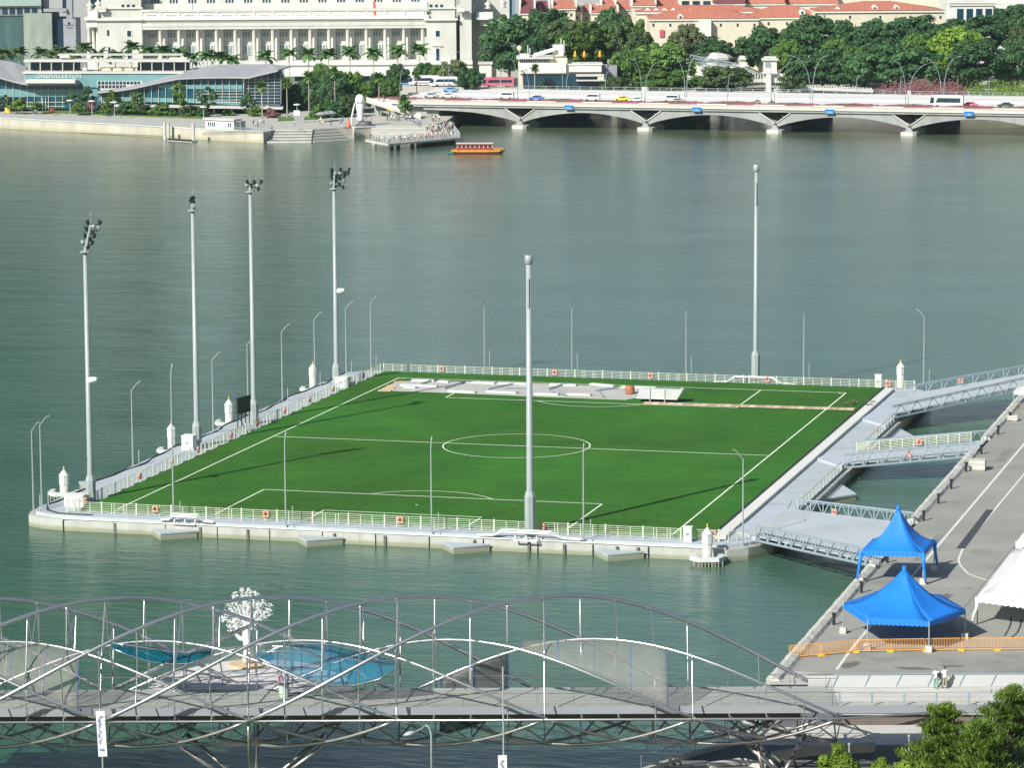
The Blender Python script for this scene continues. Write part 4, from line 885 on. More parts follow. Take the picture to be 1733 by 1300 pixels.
for k in range(9): a = R.uniform(0, 6.28); q = R.uniform(0, 2); s = R.uniform(.4, .9); mb.lathe([(.1, 0), (s*.9, .05), (s, s*.5), (s*.6, s), (.1, s*1.1)], q*cos(a), q*sin(a), 6)
o = mb.build('boulder_heap', 'conc'); o.location = (p.x, p.y+3, LZ-.1); tag(o, 'heap of pale boulders seen through the footbridge struts at its right end', 'boulders')
# sculpture: white metal tree on the pod
def sculpture():
    p = AX0 + d_*(SP*.88) + n_*12.0
    r = E('tree_sculpture', (p.x, p.y, ZD), 'white metal tree sculpture on the round platform of the footbridge', 'sculpture', None, BA)
    MB().lathe([(1.6, 0), (1.6, .18), (1.4, .2)], n=24).build('plinth', mat('tan_plinth', (.55, .42, .26), .7), r)
    MB().tube([(0, 0, .3), (.02, 0, 1.4), (-.1, 0, 2.6), (-.1, 0, 3.4)], [.5, .32, .34, .2], 10).build('trunk', 'sculpt', r, True)
    MB().tube([(0, 0, 2.1), (-.6, 0, 2.3), (-1.0, 0, 2.7)], [.16, .2, .1], 8).build('branch_stub', 'sculpt', r, True)
    rr = random.Random(3); ALL = MB()
    for (x, y, z, s) in [(-1.9, 0, 4.0, .3), (-1.5, 0, 5.2, .28), (.3, 0, 6.3, .22), (-.35, 0, 6.4, .22), (1.35, 0, 5.4, .3), (-1.2, 0, 3.4, .55), (-1.1, .2, 4.3, .95), (0, 0, 4.5, 1.1), (-.3, 0, 5.3, .8), (.9, 0, 4.9, .75), (1.4, 0, 4.3, .5), (.1, 0, 6.0, .35), (-1.0, .1, 5.8, .3), (.75, .1, 6.0, .3), (1.9, 0, 4.8, .4), (-.9, -.4, 3.7, .6), (.5, -.3, 3.8, .5)]:
        mb = MB(); mb.tube([(-.1, 0, 3.0), ((x-.1)*.5, y*.5, (3.0+z)/2), (x, y, z)], [.12, .07, .03], 6); vs = []; fs = []
        for k in range(int(210*s)):
            v = Vector((rr.gauss(0, 1), rr.gauss(0, 1), rr.gauss(0, 1)*1.35)).normalized()*s*rr.uniform(.2, 1.15); v.z *= 1.3; c = Vector((x, y, z))+v
            a = Vector((rr.gauss(0, 1), rr.gauss(0, 1), rr.gauss(0, 1))).normalized()*.10; b = a.orthogonal().normalized()*.045; n = len(vs); vs += [c-a, c+b, c+a, c-b]; fs.append((n, n+1, n+2, n+3))
        mb.add(vs, fs); ALL.add(mb.v, mb.f)
    ALL.build('foliage', 'sculpt', r)
sculpture()
p = AX0+d_*(SP*1.21)+n_*(.6)
r = E('litter_bin', (p.x, p.y, ZD), 'pale green litter bin on the footbridge deck under the blue canopy', 'bin'); MB().lathe([(.35, 0), (.42, .1), (.42, 1.05), (.3, 1.1)], n=12).build('body', mat('bin_green', (.42, .55, .47), .5), r); MB().lathe([(.45, 1.102), (.45, 1.2), (.2, 1.3)], n=12).build('lid', 'greyp', r)
q = at(1584, 1166.5, ZD); person(q.x, q.y, ZD+.01, VROT+2.9, 'wht', 'grn', 1, 'person in a white top and green trousers leaning at the parapet, carrying a dark bag'); M
q2 = at(1599, 1166.5, ZD); person(q2.x, q2.y, ZD+.01, VROT+.3, 'wht', 'kha', 2, 'taller person in a white shirt and khaki trousers leaning over the parapet', sc=1.06)
o = MB().lathe([(.05, 0), (.2, .05), (.2, .4), (.08, .48)], n=8).build('shoulder_bag', 'cl_blk'); o.location = (q.x+.28, q.y-.12, ZD+.9); tag(o, 'dark shoulder bag held between the two people at the parapet', 'bag')
q = at(475, 1163, ZD); person(q.x, q.y, ZD+.01, 1, 'gry', 'pnk', 1, 'person in a grey top standing on the footbridge under the blue canopy')
q = at(487, 1170, ZD); person(q.x, q.y, ZD+.01, 2, 'blu', 'blu', 0, 'person all in blue beside the litter bin on the footbridge')
# poles of the road just below the photo: two banners and a street lamp
rd = E('road_bridge_deck', (60, -205, 0), 'road deck just outside the bottom edge that carries the banner poles', 'road bridge', None, BA)
MB().bx(-110, 60, -9, 7.5, 5.2, 6.4).build('deck', 'conc', rd)
def bannerpole(px, ytop, yb, D, label, w=.62, tilt=.0, ptop=None):
    c = WD(px, (ytop+yb)/2, D); r = E('banner_pole', (c.x, c.y, 6.4), label, 'banner pole', None, VROT)
    zt = WD(px, ytop, D).z-6.4; zb = WD(px, yb, D).z-6.4; top = zt+.1 if ptop is None else WD(px, ptop, D).z-6.4
    MB().cyl(.1, 0.05, 0, top, .06, n=8).build('pole', 'paint', r)
    m = MB(); n = 8; vs = []
    for i in range(n+1):
        t = i/n; z = zb+(zt-zb)*t
        for s in (-1, 1): vs.append((s*w/2+.02+tilt*(1-t), -.06+.05*sin(t*7+s), z))
    m.add(vs, [(2*i, 2*i+1, 2*i+3, 2*i+2) for i in range(n)]); o = m.build('banner', mat('banner_cloth', (.74, .76, .80), .8, col2=(.80, .80, .84), var=1, scale=3), r); md = o.modifiers.new('t', 'SOLIDIFY'); md.thickness = .02
    dm = MB(); rr = random.Random(int(px))
    for k in range(22):
        z = zt-.35-(zt-zb)*.62*k/22; x = rr.uniform(-.18, .05); dm.bx(x-w*.02, x+rr.uniform(.05, .2), -.135, -.125, z-.045, z+.03)
    dm.bx(-.1, .2, -.135, -.125, zb+.45, zb+.6); dm.build('print', mat('banner_print', (.25, .27, .42), .8), r)
bannerpole(170, 1204, 1281, 240, 'tall white printed banner hanging on its pole before the left part of the footbridge', .62, .12)
bannerpole(850, 1279, 1330, 240, 'small white banner at the bottom edge on a thin pole right of the street lamp', .62, 0, 1130)
c = WD(730, 1260, 240); r = E('street_lamp', (c.x, c.y, 6.4), 'street lamp with a pale oval head at the bottom edge before the footbridge', 'street lamp', None, VROT)
zt = WD(700, 1228, 240).z-6.4; MB().tube([(0, 0, 0), (0, 0, zt-.7), (-.12, 0, zt-.25), (-.35, 0, zt)], [.09, .07, .06, .05], 8).build('pole', 'paint', r, True)
MB().tube([(-.35, 0, zt), (-.75, 0, zt-.3), (-1.2, 0, zt-.52)], .04, 6).build('arm', 'paint', r, True)
o = MB().lathe([(.05, -.5), (.22, -.3), (.3, 0), (.22, .3), (.05, .45)], n=12).build('lamp_head', 'paint', r, True); o.location = (-1.55, 0, zt-.62); o.rotation_euler = (0, radians(75), 0); o.scale = (.6, 1, .95)
# ================================================================ VEGETATION BUILDERS
def crown_mesh(name, w, h, ncl, nleaf, ls, seed, flat=.5, mt='L_mid', shell=.55, down=.35, cr_=(.16, .32)):
    """w half width, h height; clumps spread over a lumpy dome; leaves are small tilted quads on each clump"""
    rr = random.Random(seed); C = []
    for k in range(ncl):
        for _ in range(50):
            x, y, z = rr.uniform(-1, 1), rr.uniform(-1, 1), rr.uniform(-down, 1)
            q = x*x+y*y+(z*z if z > 0 else (z/down)**2*1.0)
            if shell**2 < q < 1.0: break
        C.append((x*w*.84, y*w*.84, (z+down)/(1+down)*h*.86, rr.uniform(*cr_)*w))
    vs = []; fs = []; per = nleaf//ncl
    for (cx, cy, cz, r) in C:
        for k in range(int(per*rr.uniform(.6, 1.4))):
            v = Vector((rr.gauss(0, 1), rr.gauss(0, 1), rr.gauss(0, 1))).normalized()
            if v.z < -.35 and rr.random() < .6: v.z = -v.z
            u_ = rr.uniform(.5, 1.22); c = Vector((cx+v.x*r*u_, cy+v.y*r*u_, cz+v.z*r*flat*u_))
            n = (v+Vector((rr.gauss(0, .45), rr.gauss(0, .45), rr.gauss(.35, .45)))).normalized(); a = n.orthogonal().normalized(); b = n.cross(a)
            t = rr.uniform(0, 6.28); s = ls*rr.uniform(.6, 1.3); p = (a*cos(t)+b*sin(t))*s; q = (b*cos(t)-a*sin(t))*s*.6; i = len(vs); vs += [c-p, c+q, c+p, c-q]; fs.append((i, i+1, i+2, i+3))
    me = bpy.data.meshes.new(name); me.from_pydata([tuple(v) for v in vs], [], fs); me.materials.append(M[mt]); me['clumps'] = len(C); me.update(); return me, C
def trunk_mesh(name, C, h0, r, seed, mt='trunk', w=1):
    rr = random.Random(seed); mb = MB(); mb.tube([(0, 0, -.5), (.1*r, 0, h0*.5), (0, .1*r, h0)], [r*1.25, r*.9, r*.7], 8)
    for (x, y, z, q) in rr.sample(C, min(7, len(C))): mb.tube([(0, 0, h0*.85), (x*.35, y*.35, h0+z*.2), (x*.65, y*.65, h0+z*.4)], [r*.5, r*.3, r*.08], 6)
    return mb.mesh(name, mt, True)
TREES = {}
def kind(name, w, h, h0, ncl, nl, ls, seed, tr=.35, **kw):
    cm, C = crown_mesh('crown', w, h, ncl, nl, ls, seed, **kw); TREES[name] = (cm, trunk_mesh('trunk', C, h0, tr, seed), w, h, h0)
kind('umb0', 10, 8, 6, 120, 15000, .42, 11, flat=.5, down=.25, cr_=(.09, .19)); kind('umb1', 10, 8, 6, 105, 15000, .42, 12, flat=.5, down=.25, cr_=(.09, .2))
kind('rnd0', 8, 12, 4.5, 110, 14000, .40, 21, down=.7, flat=.7, cr_=(.1, .21)); kind('rnd1', 8, 12, 4.5, 95, 14000, .40, 22, down=.7, flat=.7, cr_=(.1, .23)); kind('rnd2', 8, 11, 3.5, 90, 13000, .4, 23, down=.8, flat=.65, cr_=(.1, .22))
kind('sml0', 2.4, 4.2, 2.6, 20, 1500, .30, 31, tr=.12, down=.6, shell=.3); kind('sml1', 2.4, 4.6, 2.4, 18, 1500, .30, 32, tr=.12, down=.8, shell=.3)
kind('bsh0', 3, 3, .5, 22, 1700, .30, 41, tr=.12, down=.3, shell=.3)
def tree(kn, px, D, yt, yb, wpx, mt, label, grp='trees on the far bank', z=3.0, name='broad_tree', cat='tree', ground=None):
    """crown spans photo columns px +- wpx/2 and rows yt..yb at distance D; the trunk goes down to the bank"""
    cm, tm, w, h, h0 = TREES[kn]; m = 1/FPX*D; c = WD(px, yb, D); top = WD(px, yt, D).z; H = (top-c.z)*1.08; zb = z if ground is None else ground
    r = E(name, (c.x, c.y, zb), label, cat, grp, R.uniform(0, 6.28)); sx = wpx*m/2/w*1.12
    o = inst('crown', cm, r, (0, 0, c.z-zb), R.uniform(0, 6.28), (sx, sx*R.uniform(.85, 1.0), H/h), mt)
    th = max(.6, c.z-zb+H*.15); t = inst('trunk', tm, r, (0, 0, 0), 0, (sx, sx, th/h0)); 
    return r
def palm_meshes(seed, fl=3.0, n=22, fan=False):
    rr = random.Random(seed); vs = []; fs = []
    for k in range(n):
        az = 2*pi*k/n*2.4+rr.uniform(-.2, .2); el_ = rr.uniform(-.25, 1.25) if not fan else rr.uniform(-.9, 1.4); L = fl*rr.uniform(.8, 1.1); S = 9; pts = []
        for i in range(S+1):
            t = i/S; e = el_-t*t*(1.5 if not fan else .4); rad = (pts[-1][0]+L/S*cos(e)) if i else .05; zz = (pts[-1][1]+L/S*sin(e)) if i else 0; pts.append((rad, zz))
        for i in range(S):
            t = (i+.5)/S; w = (.62*sin(pi*min(1, t*.85+.12))+.08)*fl/3*(1 if not fan else 1.1)
            for s in (-1, 1):
                (ra, za), (rb, zb) = pts[i], pts[i+1]; q = len(vs)
                for (ra_, za_, ww, dz) in ((ra, za, 0, 0), (rb, zb, 0, 0), (rb+.16*L/S, zb, w, -.35*w), (ra+.3*L/S, za, w, -.35*w)):
                    vs.append((ra_*cos(az)-s*ww*sin(az), ra_*sin(az)+s*ww*cos(az), za_+dz))
                fs.append((q, q+1, q+2, q+3))
    me = bpy.data.meshes.new('fronds'); me.from_pydata(vs, [], fs); me.materials.append(M['L_palm']); me.update(); return me
PALM = [palm_meshes(1, 3.2), palm_meshes(2, 3.2), palm_meshes(3, 1.6, 34, True)]
PTR = MB().tube([(0, 0, 0), (.04, 0, .35), (0, 0, .8), (0, 0, 1)], [.26, .17, .14, .17], 8).mesh('trunk', 'ptrunk', True)
def palm(px, yt, D, label, k=0, ybase=None, fl=1.0, grp='palms along the far waterfront', mt=None, z=3.0):
    c = WD(px, yt, D); H = c.z-z; r = E('palm_tree', (c.x, c.y, z), label, 'palm tree', grp, R.uniform(0, 6.28)); top = H-1.2*fl
    inst('trunk', PTR, r, (0, 0, 0), 0, (1, 1, top)); inst('fronds', PALM[k], r, (0, 0, top), 0, fl, mt); return r
# ---- near trees at the bottom right
def layered(seed, w, h, nb, nl, ls, mt):
    rr = random.Random(seed); vs = []; fs = []; br = MB(); br.tube([(0, 0, 0), (0, 0, h*.95)], [.3, .05], 8)
    for b in range(nb):
        t = (b+.5)/nb; z = h*(.05+.93*t); az = b*2.4+rr.uniform(-.5, .5); L = w*(1-t**1.6*.85)*rr.uniform(.65, 1.12); rise = .35*L*rr.uniform(.5, 1.2)
        end = Vector((L*cos(az), L*sin(az), z+rise)); br.tube([(0, 0, z*.92), (end.x*.5, end.y*.5, z+rise*.3), tuple(end)], [.08, .05, .015], 5)
        for q in range(nl//nb):
            u = rr.uniform(.15, 1.05)**.7; sp = .30*L*(1.15-u)+.35
            c = Vector((end.x*u, end.y*u, z+rise*u*u)) + Vector((rr.gauss(0, sp*.6), rr.gauss(0, sp*.6), abs(rr.gauss(0, .12))-.05))
            out = Vector((end.x, end.y, rise*2+.4*L)).normalized(); n = Vector((rr.gauss(0, .4), rr.gauss(0, .4), 1)).normalized(); a = (out+Vector((rr.gauss(0, .5), rr.gauss(0, .5), rr.gauss(.25, .3)))).normalized()*ls*rr.uniform(.7, 1.4); bb = a.cross(n).normalized()*ls*.30
            i = len(vs); vs += [c-a, c+bb, c+a, c-bb]; fs.append((i, i+1, i+2, i+3))
    me = bpy.data.meshes.new('crown'); me.from_pydata([tuple(v) for v in vs], [], fs); me.materials.append(M[mt]); me.update()
    return me, br.mesh('trunk', 'trunk', True)
M['L_near'] = leafmat('leaf_near', (.13, .215, .03), .42, 1.6, .9); M['L_nearlime'] = leafmat('leaf_near_lime', (.17, .27, .03), .5, 1.5, 1.2)
for i, (px, yt, yb, D, w, lb, sd2) in enumerate([(1592, 1193, 1400, 246, 4.0, 'layered dark green tree at the bottom right, left one of three', 5), (1705, 1166, 1400, 243, 5.6, 'tallest layered dark green tree at the bottom right corner', 6), (1655, 1218, 1400, 239, 4.0, 'layered green tree in front of the two others at the bottom right', 8)]):
    me, tm = layered(sd2, w, hgt(0, 0, 0, 0)*0+WD(px, yt, D).z-LZ, 46, 26000, .17, 'L_near'); p = WD(px, 1400, D)
    r = E('layered_tree', (p.x, p.y, LZ), lb, 'tree', 'layered trees at the bottom right'); inst('trunk', tm, r); inst('crown', me, r)
def bush(px, yt, D, w, lb, mt, sd2, z=LZ, nl=9000, ls=.13):
    H = WD(px, yt, D).z-z; cm, C = crown_mesh('crown', w, H*1.0, 40, nl*2, ls, sd2, flat=.95, mt=mt, shell=.5, down=.9); tm = trunk_mesh('trunk', C, H*.2, .12, sd2); p = WD(px, 1300, D)
    r = E('bushy_tree', (p.x, p.y, z), lb, 'tree', 'bright bushy trees at the bottom edge'); inst('crown', cm, r, (0, 0, H*.13)); inst('trunk', tm, r)
bush(1412, 1260, 250, 1.9, 'small rounded bright yellow green bush at the bottom edge', 'L_nearlime', 51)
bush(1440, 1277, 249, 1.2, 'dark green bush tucked behind the bright rounded bush', 'L_near', 52, nl=5000)
bush(1495, 1280, 246, 1.7, 'bright green bush at the bottom edge, between rounded bush and layered trees', 'L_nearlime', 53)
bush(1533, 1276, 247, 1.5, 'green bush touching the left layered tree at the bottom edge', 'L_nearlime', 54)
for px, yt, yb in ((1437, 1262, 1300), (1538, 1248, 1300)):
    p = WD(px, 1300, 254); z1 = WD(px, yt, 254).z; r = E('bollard_light', (p.x, p.y, LZ), 'thin pale light post in the shade %s' % ('behind the bright rounded bush' if px < 1500 else 'left of the layered trees'), 'light post'); MB().cyl(0, 0, 0, z1-LZ, .06, n=8).build('post', 'paint', r); MB().cyl(0, 0, z1-LZ+.002, z1-LZ+.15, .12, n=8).build('cap', 'paint', r)
# ================================================================ GRAND COLONNADED BUILDING
f = FR(440, 1135, 3.0); hd = f.E('colonnaded_building', 'grand pale stone building with a long colonnade and square corner blocks', 'building')
mb = MB(); f.g(mb, 240, 722, 30, 3.2, 40); f.g(mb, 240, 722, 103, -1.5, 3.19); mb.build('wall', 'stone', hd)
mb = MB(); f.b(mb, 238, 724, 30, 46.5, -1.4, 3.19); mb.build('entablature', 'stone', hd)
mb = MB(); f.b(mb, 236, 726, 27.5, 30.5, -2.2, 3.2); f.b(mb, 240, 722, 17, 27.4, -1.2, -.4); mb.build('cornice', 'stone2', hd)
mb = MB(); f.b(mb, 240, 722, 7, 29.9, 4.5, 9); mb.build('attic_wall', 'stone2', hd)
mb = MB(); f.b(mb, 238, 724, 15.6, 16.9, -1.5, -.2); f.b(mb, 238, 724, 33.5, 34.3, -1.6, -1.41); f.b(mb, 238, 724, 40.5, 41.5, -1.55, -1.41); f.b(mb, 240, 722, 20, 21, 4.3, 4.49); mb.build('string_course', 'stone', hd)
mb = MB(); f.b(mb, 238, 724, 30.6, 33.2, -1.5, -1.401); mb.build('painted_cornice_shade', 'greyp', hd)  # grey strip painted in as the shade of the cornice overhang
for k in range(15):
    for q in range(4): mb = MB(); f.b(mb, 251+31.7*k+q*4, 252.6+31.7*k+q*4, 24, 26.8, -1.25, -1.203); mb.build('vent_slot', 'dark', hd)
for k in range(16): mb = MB(); f.b(mb, 240.5+31.7*k-1.6, 240.5+31.7*k+1.6, 17.5, 27.3, -1.45, -1.201); mb.build('parapet_pier', 'stone2', hd)
mb = MB(); f.b(mb, 232, 735, -30, 6.8, 8.5, 34); mb.build('upper_storey', 'stone', hd)
mb = MB(); f.b(mb, 425, 800, 103.5, 107, -4.5, -1.6); f.g(mb, 425, 800, 108, -3.8, -1.61); f.b(mb, 425, 800, 122, 125, -6.5, -3.9); mb.build('terrace', 'stone2', hd)
mb = MB(); f.b(mb, 500, 800, 126, 134, -3.86, -3.81); mb.build('shopfront', 'glass', hd)
wl = f.p(0, 105).z - 0; ct = f.p(0, 47).z; colm = MB().lathe([(.85, 0), (.85, .5), (.66, .7), (.58, ct-wl-.8), (.82, ct-wl-.35), (.82, ct-wl-.02)], n=12).mesh('column', 'stone', True)
wu = MB(); wu.bx(-1.6, 1.6, -.35, .0, 0, 8.4); WUP = wu.mesh('window_bay', 'stone2')
def wpair(h, n=3, w=3.0):
    a = MB()
    for i in range(n): a.bx(-w/2+w*i/n+.12, -w/2+w*(i+1)/n-.12, -.06, 0, 0, h)
    return a.mesh('pane', 'winl')
WG = wpair(2.6); WG2 = wpair(3.4)
pim = MB().bx(-.75, .75, 0, 1.2, 0, ct-wl).mesh('pilaster', 'stone2')
z67, z72, z55, z78, z96 = (f.p(0, q).z for q in (67, 72, 55, 78, 96))
for k in range(15):
    x = f.p(271.6+31.7*k, 60).x; inst('column', colm, hd, (x, -.45, wl))
    inst('pilaster', pim, hd, (x+1.3, 1.9, wl))
for k in range(15):
    x = f.p(256.5+31.7*k, 60).x
    for zb, zt, me_ in ((z67, z55, WG), (z96, z78, WG2)):
        fr = MB().bx(-1.75, 1.75, 0, .3, 0, zt-zb).build('window', 'stone2', hd); fr.location = (x, 2.85, zb)
        o = inst('pane', me_, fr, (0, -.02, .25)); o.scale = (1, 1, (zt-zb-.6)/(2.6 if me_ is WG else 3.4))
for k in range(15):
    x = f.p(258+31.7*k, 4).x; a = MB()
    for q in (-1, 0, 1): a.bx(q*1.0-.28, q*1.0+.28, -.08, 0, 0, 2.6)
    o = a.build('window', 'glass', hd); o.location = (x, 8.49, f.p(0, 8.5).z)
for x0, x1, dd in ((166, 241, -1.6), (722, 772, -1.6)):
    mb = MB(); f.g(mb, x0, x1, 33, dd, 20); f.b(mb, x0+4, x1-2, -30, 32.9, dd+1.5, 18); mb.build('corner_block', 'stone', hd)
    mb = MB(); f.b(mb, x0-4, x1+3, 30, 33.4, dd-.9, dd-.01); f.b(mb, x0-1, x1+1, 12, 14, dd+.9, dd+1.49); mb.build('corner_cornice', 'stone2', hd)
    xc = (x0+x1)/2+ (16 if x0 < 200 else -6)
    for y0, y1, w in ((50, 62, 4.5), (80, 104, 4)):
        mb = MB(); f.b(mb, xc-w-1, xc+w+1, y0-1, y1+1, dd-.12, dd-.003); fr_ = mb.build('window', 'stone2', hd); mb = MB(); f.b(mb, xc-w+1, xc+w-1, y0+1, y1-1, dd-.16, dd-.123); mb.build('pane', 'glass', fr_)
    mb = MB(); a, b, c = f.p(xc-9, 77), f.p(xc+9, 77), f.p(xc, 73); mb.vprism([(a.x, a.z), (b.x, b.z), (c.x, c.z)], dd-.5, dd-.01); mb.build('pediment', 'stone2', hd)
    for q in range(3):
        mb = MB(); f.b(mb, xc-14+q*9, xc-9+q*9, 7, 12, dd+1.42, dd+1.49); mb.build('window', 'glass', hd)
    mb = MB(); xx = x0+8 if x0 < 200 else x1+8; f.b(mb, xx-6, xx+6, 10, 19, dd-.4, dd+.9); mb.build('heraldic_panel', 'stone2', hd)
    o = MB().vprism([(f.p(xx, 0).x+1.5*cos(a), f.p(0, 14.5).z+.55*sin(a)) for a in [k*pi/4 for k in range(8)]], dd-.48, dd-.41).build('relief', 'stone', hd)
for x0, ya, yb in ((182, 50, 60), (184, 79, 92)): mb = MB(); f.b(mb, x0, x0+4, ya, yb, -1.66, -1.603); mb.build('window', 'glass', hd)
# right side: recessed wing and side portico
mb = MB(); f.g(mb, 778, 798, 33, -.6, 22); f.b(mb, 778, 798, -30, 32.9, 1.0, 20); mb.build('right_wing', 'stone', hd)
mb = MB(); f.g(mb, 772, 862, 33, 9, 40); f.b(mb, 798, 862, -30, 32.9, 14, 40); mb.build('side_wall', 'stone', hd)
mb = MB(); f.b(mb, 806, 834, 21, 30, 4, 9); f.b(mb, 804, 836, 30.2, 33.5, 3.2, 9.5); f.b(mb, 812, 860, 33.7, 44, 5, 8.9); mb.build('portico_entablature', 'stone2', hd)
for x in (829, 848, 862): o = inst('column', colm, hd, (f.p(x, 60).x, 6.8, f.p(0, 104).z)); o.scale = (1, 1, (f.p(0, 44).z-f.p(0, 104).z)/(ct-wl))
mb = MB(); f.b(mb, 800.5, 804, 9, 24, 7, 8.9); mb.build('crest_panel', 'stone2', hd)
# left portico
mb = MB(); f.b(mb, 147, 166, 34, 45, -1.6, 18); f.b(mb, 144, 167, 28.5, 33, -2.6, 19); f.b(mb, 149, 166, 17, 28.4, -1, 17); f.g(mb, 148, 166, 92, -1.6, 18); mb.build('portico', 'stone2', hd)
for k, (x, y) in enumerate([(151.5, -.7), (155.5, 5), (159, 11), (162.5, 16)]):
    o = inst('column', colm, hd, (f.p(x, 60).x, y, f.p(0, 92).z)); o.scale = (1, 1, (ct-f.p(0, 92).z)/(ct-wl))
urn = MB().lathe([(1.3, 0), (1.3, .4), (.5, .7), (1.5, 1.6), (1.2, 2.2), (.4, 2.7), (.35, 3.4), (.05, 4.0)], n=8).mesh('urn', 'stone', True)
for x, y, yb in ((152, 0, 17), (161, 8, 16), (826, 6, 20.5), (851, 8, 19)): inst('roof_urn', urn, hd, (f.p(x, 0).x, y, f.p(0, yb).z), 0, .85)
# mast and flag seen on the roof edge
mb = MB(); a = f.p(318, -10); b = f.p(327, 27); mb.tube([(b.x, -1, b.z), (b.x, -1, b.z+7)], .1, 6); mb.build('flagpole', 'dark', hd)
mb = MB(); a = f.p(633, 26); mb.add([(a.x, -1.3, a.z), (a.x+.9, -1.2, a.z+.3), (a.x+.5, -1.3, a.z+4.6), (a.x-.3, -1.35, a.z+4.8)], [(0, 1, 2, 3)]); o = mb.build('flag', mat('flag_red', (.6, .12, .08), .8), hd); o.modifiers.new('t', 'SOLIDIFY').thickness = .05
mb = MB(); f.b(mb, 813, 834, 104, 133, -9, -4); gh = FR(823, 1100, 3.0); g_ = gh.E('gate_pavilion', 'small square stone pavilion beyond the bridge, right of the colonnaded building', 'pavilion')
mb = MB(); gh.g(mb, 811, 832, 108, -2, 2.5); mb.build('body', 'stone2', g_); mb = MB(); gh.b(mb, 809, 834, 104.5, 107.8, -2.4, 2.9); mb.build('cornice', 'stone', g_); mb = MB(); gh.b(mb, 814, 822, 123, 134, -2.06, -2.003); mb.build('door', 'glass', g_)
# ---------------------------------------------------------------- left towers
def slabs(f, root, x0, x1, ys, dd0, dd1, mt, nm='floor_band'):
    for a, b in ys: mb = MB(); f.b(mb, x0, x1, a, b, dd0, dd1); mb.build(nm, mt, root)
f = FR(60, 1210, 3.0); t_ = f.E('office_tower', 'dark green stone and glass office block at the top left corner', 'building')
mb = MB(); f.g(mb, -60, 40, 25, 0, 20); mb.build('glass_wall', mat('teal_stone_dark', (.05, .10, .10), .3, var=.3, scale=.15, streak=(2, 1, .3)), t_); mb = MB(); f.g(mb, 40, 88, 21.5, -1, 20); mb.build('stone_wall', 'grn', t_)
mb = MB(); f.b(mb, -60, 71, 9, 24.9, -.6, 19); mb.build('window_band_wall', 'greyp', t_)
for k in range(6): mb = MB(); f.b(mb, -9+k*12.6, 1+k*12.6, 12, 24, -.68, -.605); mb.build('window', 'glass', t_)
mb = MB(); f.b(mb, -160, 71, -1300, -32.1, -2, 19); mb.build('upper_glass', 'navy', t_); mb = MB(); f.b(mb, -60, 71, -32, 8.8, -2, 19); mb.build('upper_cladding', mat('green_panel', (.27, .36, .33), .5, var=.08, streak=(1, 1, 3)), t_)
mb = MB(); f.b(mb, 71.2, 113, -1300, 21.3, 3, 19); mb.build('dark_wall', 'navy', t_); mb = MB(); f.b(mb, 74, 113, 14, 19, -1, 2.9); mb.build('balcony_slab', 'greyp', t_)
mb = MB(); f.b(mb, 72, 81, -40, 13.8, 1, 2.9); f.b(mb, 111, 122.5, -40, 31, .2, 2.95); mb.build('fin', 'greyp', t_); mb = MB(); f.g(mb, 88.2, 109, 31, 1, 20); mb.build('blue_glass_wall', 'navy', t_)
mb = MB(); f.g(mb, 108, 129, 31, -2, 12); mb.build('sign_tower', 'greyp', t_)
def text(s, size, mt, parent, loc, rz=0, name='lettering', ext=.04, sx=1.0):
    c = bpy.data.curves.new(name, 'FONT'); c.body = s; c.size = size; c.extrude = ext; c.align_x = 'CENTER'; c.resolution_u = 2; c.materials.append(M[mt])
    o = bpy.data.objects.new(name, c); COL.objects.link(o); dg = bpy.context.evaluated_depsgraph_get(); me = bpy.data.meshes.new_from_object(o.evaluated_get(dg)); bpy.data.objects.remove(o); o = bpy.data.objects.new(name, me); COL.objects.link(o); o.parent = parent; o.location = loc; o.rotation_euler = (pi/2, 0, rz); o.scale = (sx, 1, 1); return o
text('FULLERTON', .62, 'dark', t_, (f.p(118, 0).x, -2.05, f.p(0, 43.6).z), ext=.03); text('SQUARE', .62, 'dark', t_, (f.p(118, 0).x, -2.05, f.p(0, 48).z), ext=.03)
mb = MB(); q = f.p(118, 38.5); mb.vprism([(q.x+.5*cos(a), q.z+.5*sin(a)) for a in [k*pi/4 for k in range(8)]], -2.06, -2.003); mb.build('emblem', 'dark', t_)
f = FR(140, 1290, 3.0); t_ = f.E('dark_tower', 'very dark navy tower in the gap beside the colonnaded building', 'building')
mb = MB(); f.g(mb, 120, 245, -1300, 0, 25); mb.build('wall', 'navy', t_)
f = FR(430, 1460, 3.0); t_ = f.E('high_rise_tower', 'tall dark tower behind the colonnaded building, seen only reflected in the bay', 'building')
mb = MB(); f.g(mb, 350, 500, -1250, 0, 30); mb.build('wall', 'navy', t_)
f = FR(840, 1260, 3.0); t_ = f.E('grey_tower', 'hazy blue grey office building behind the right end of the colonnaded building', 'building')
mb = MB(); f.g(mb, 798, 872, -40, 0, 25); mb.build('wall', mat('bluegrey_wall', (.17, .24, .29), .6, var=.15, scale=.2), t_)
for k in range(9): mb = MB(); f.b(mb, 806+k*7, 810+k*7, -30, 60, -.2, -.003); mb.build('window_strip', 'glass', t_)
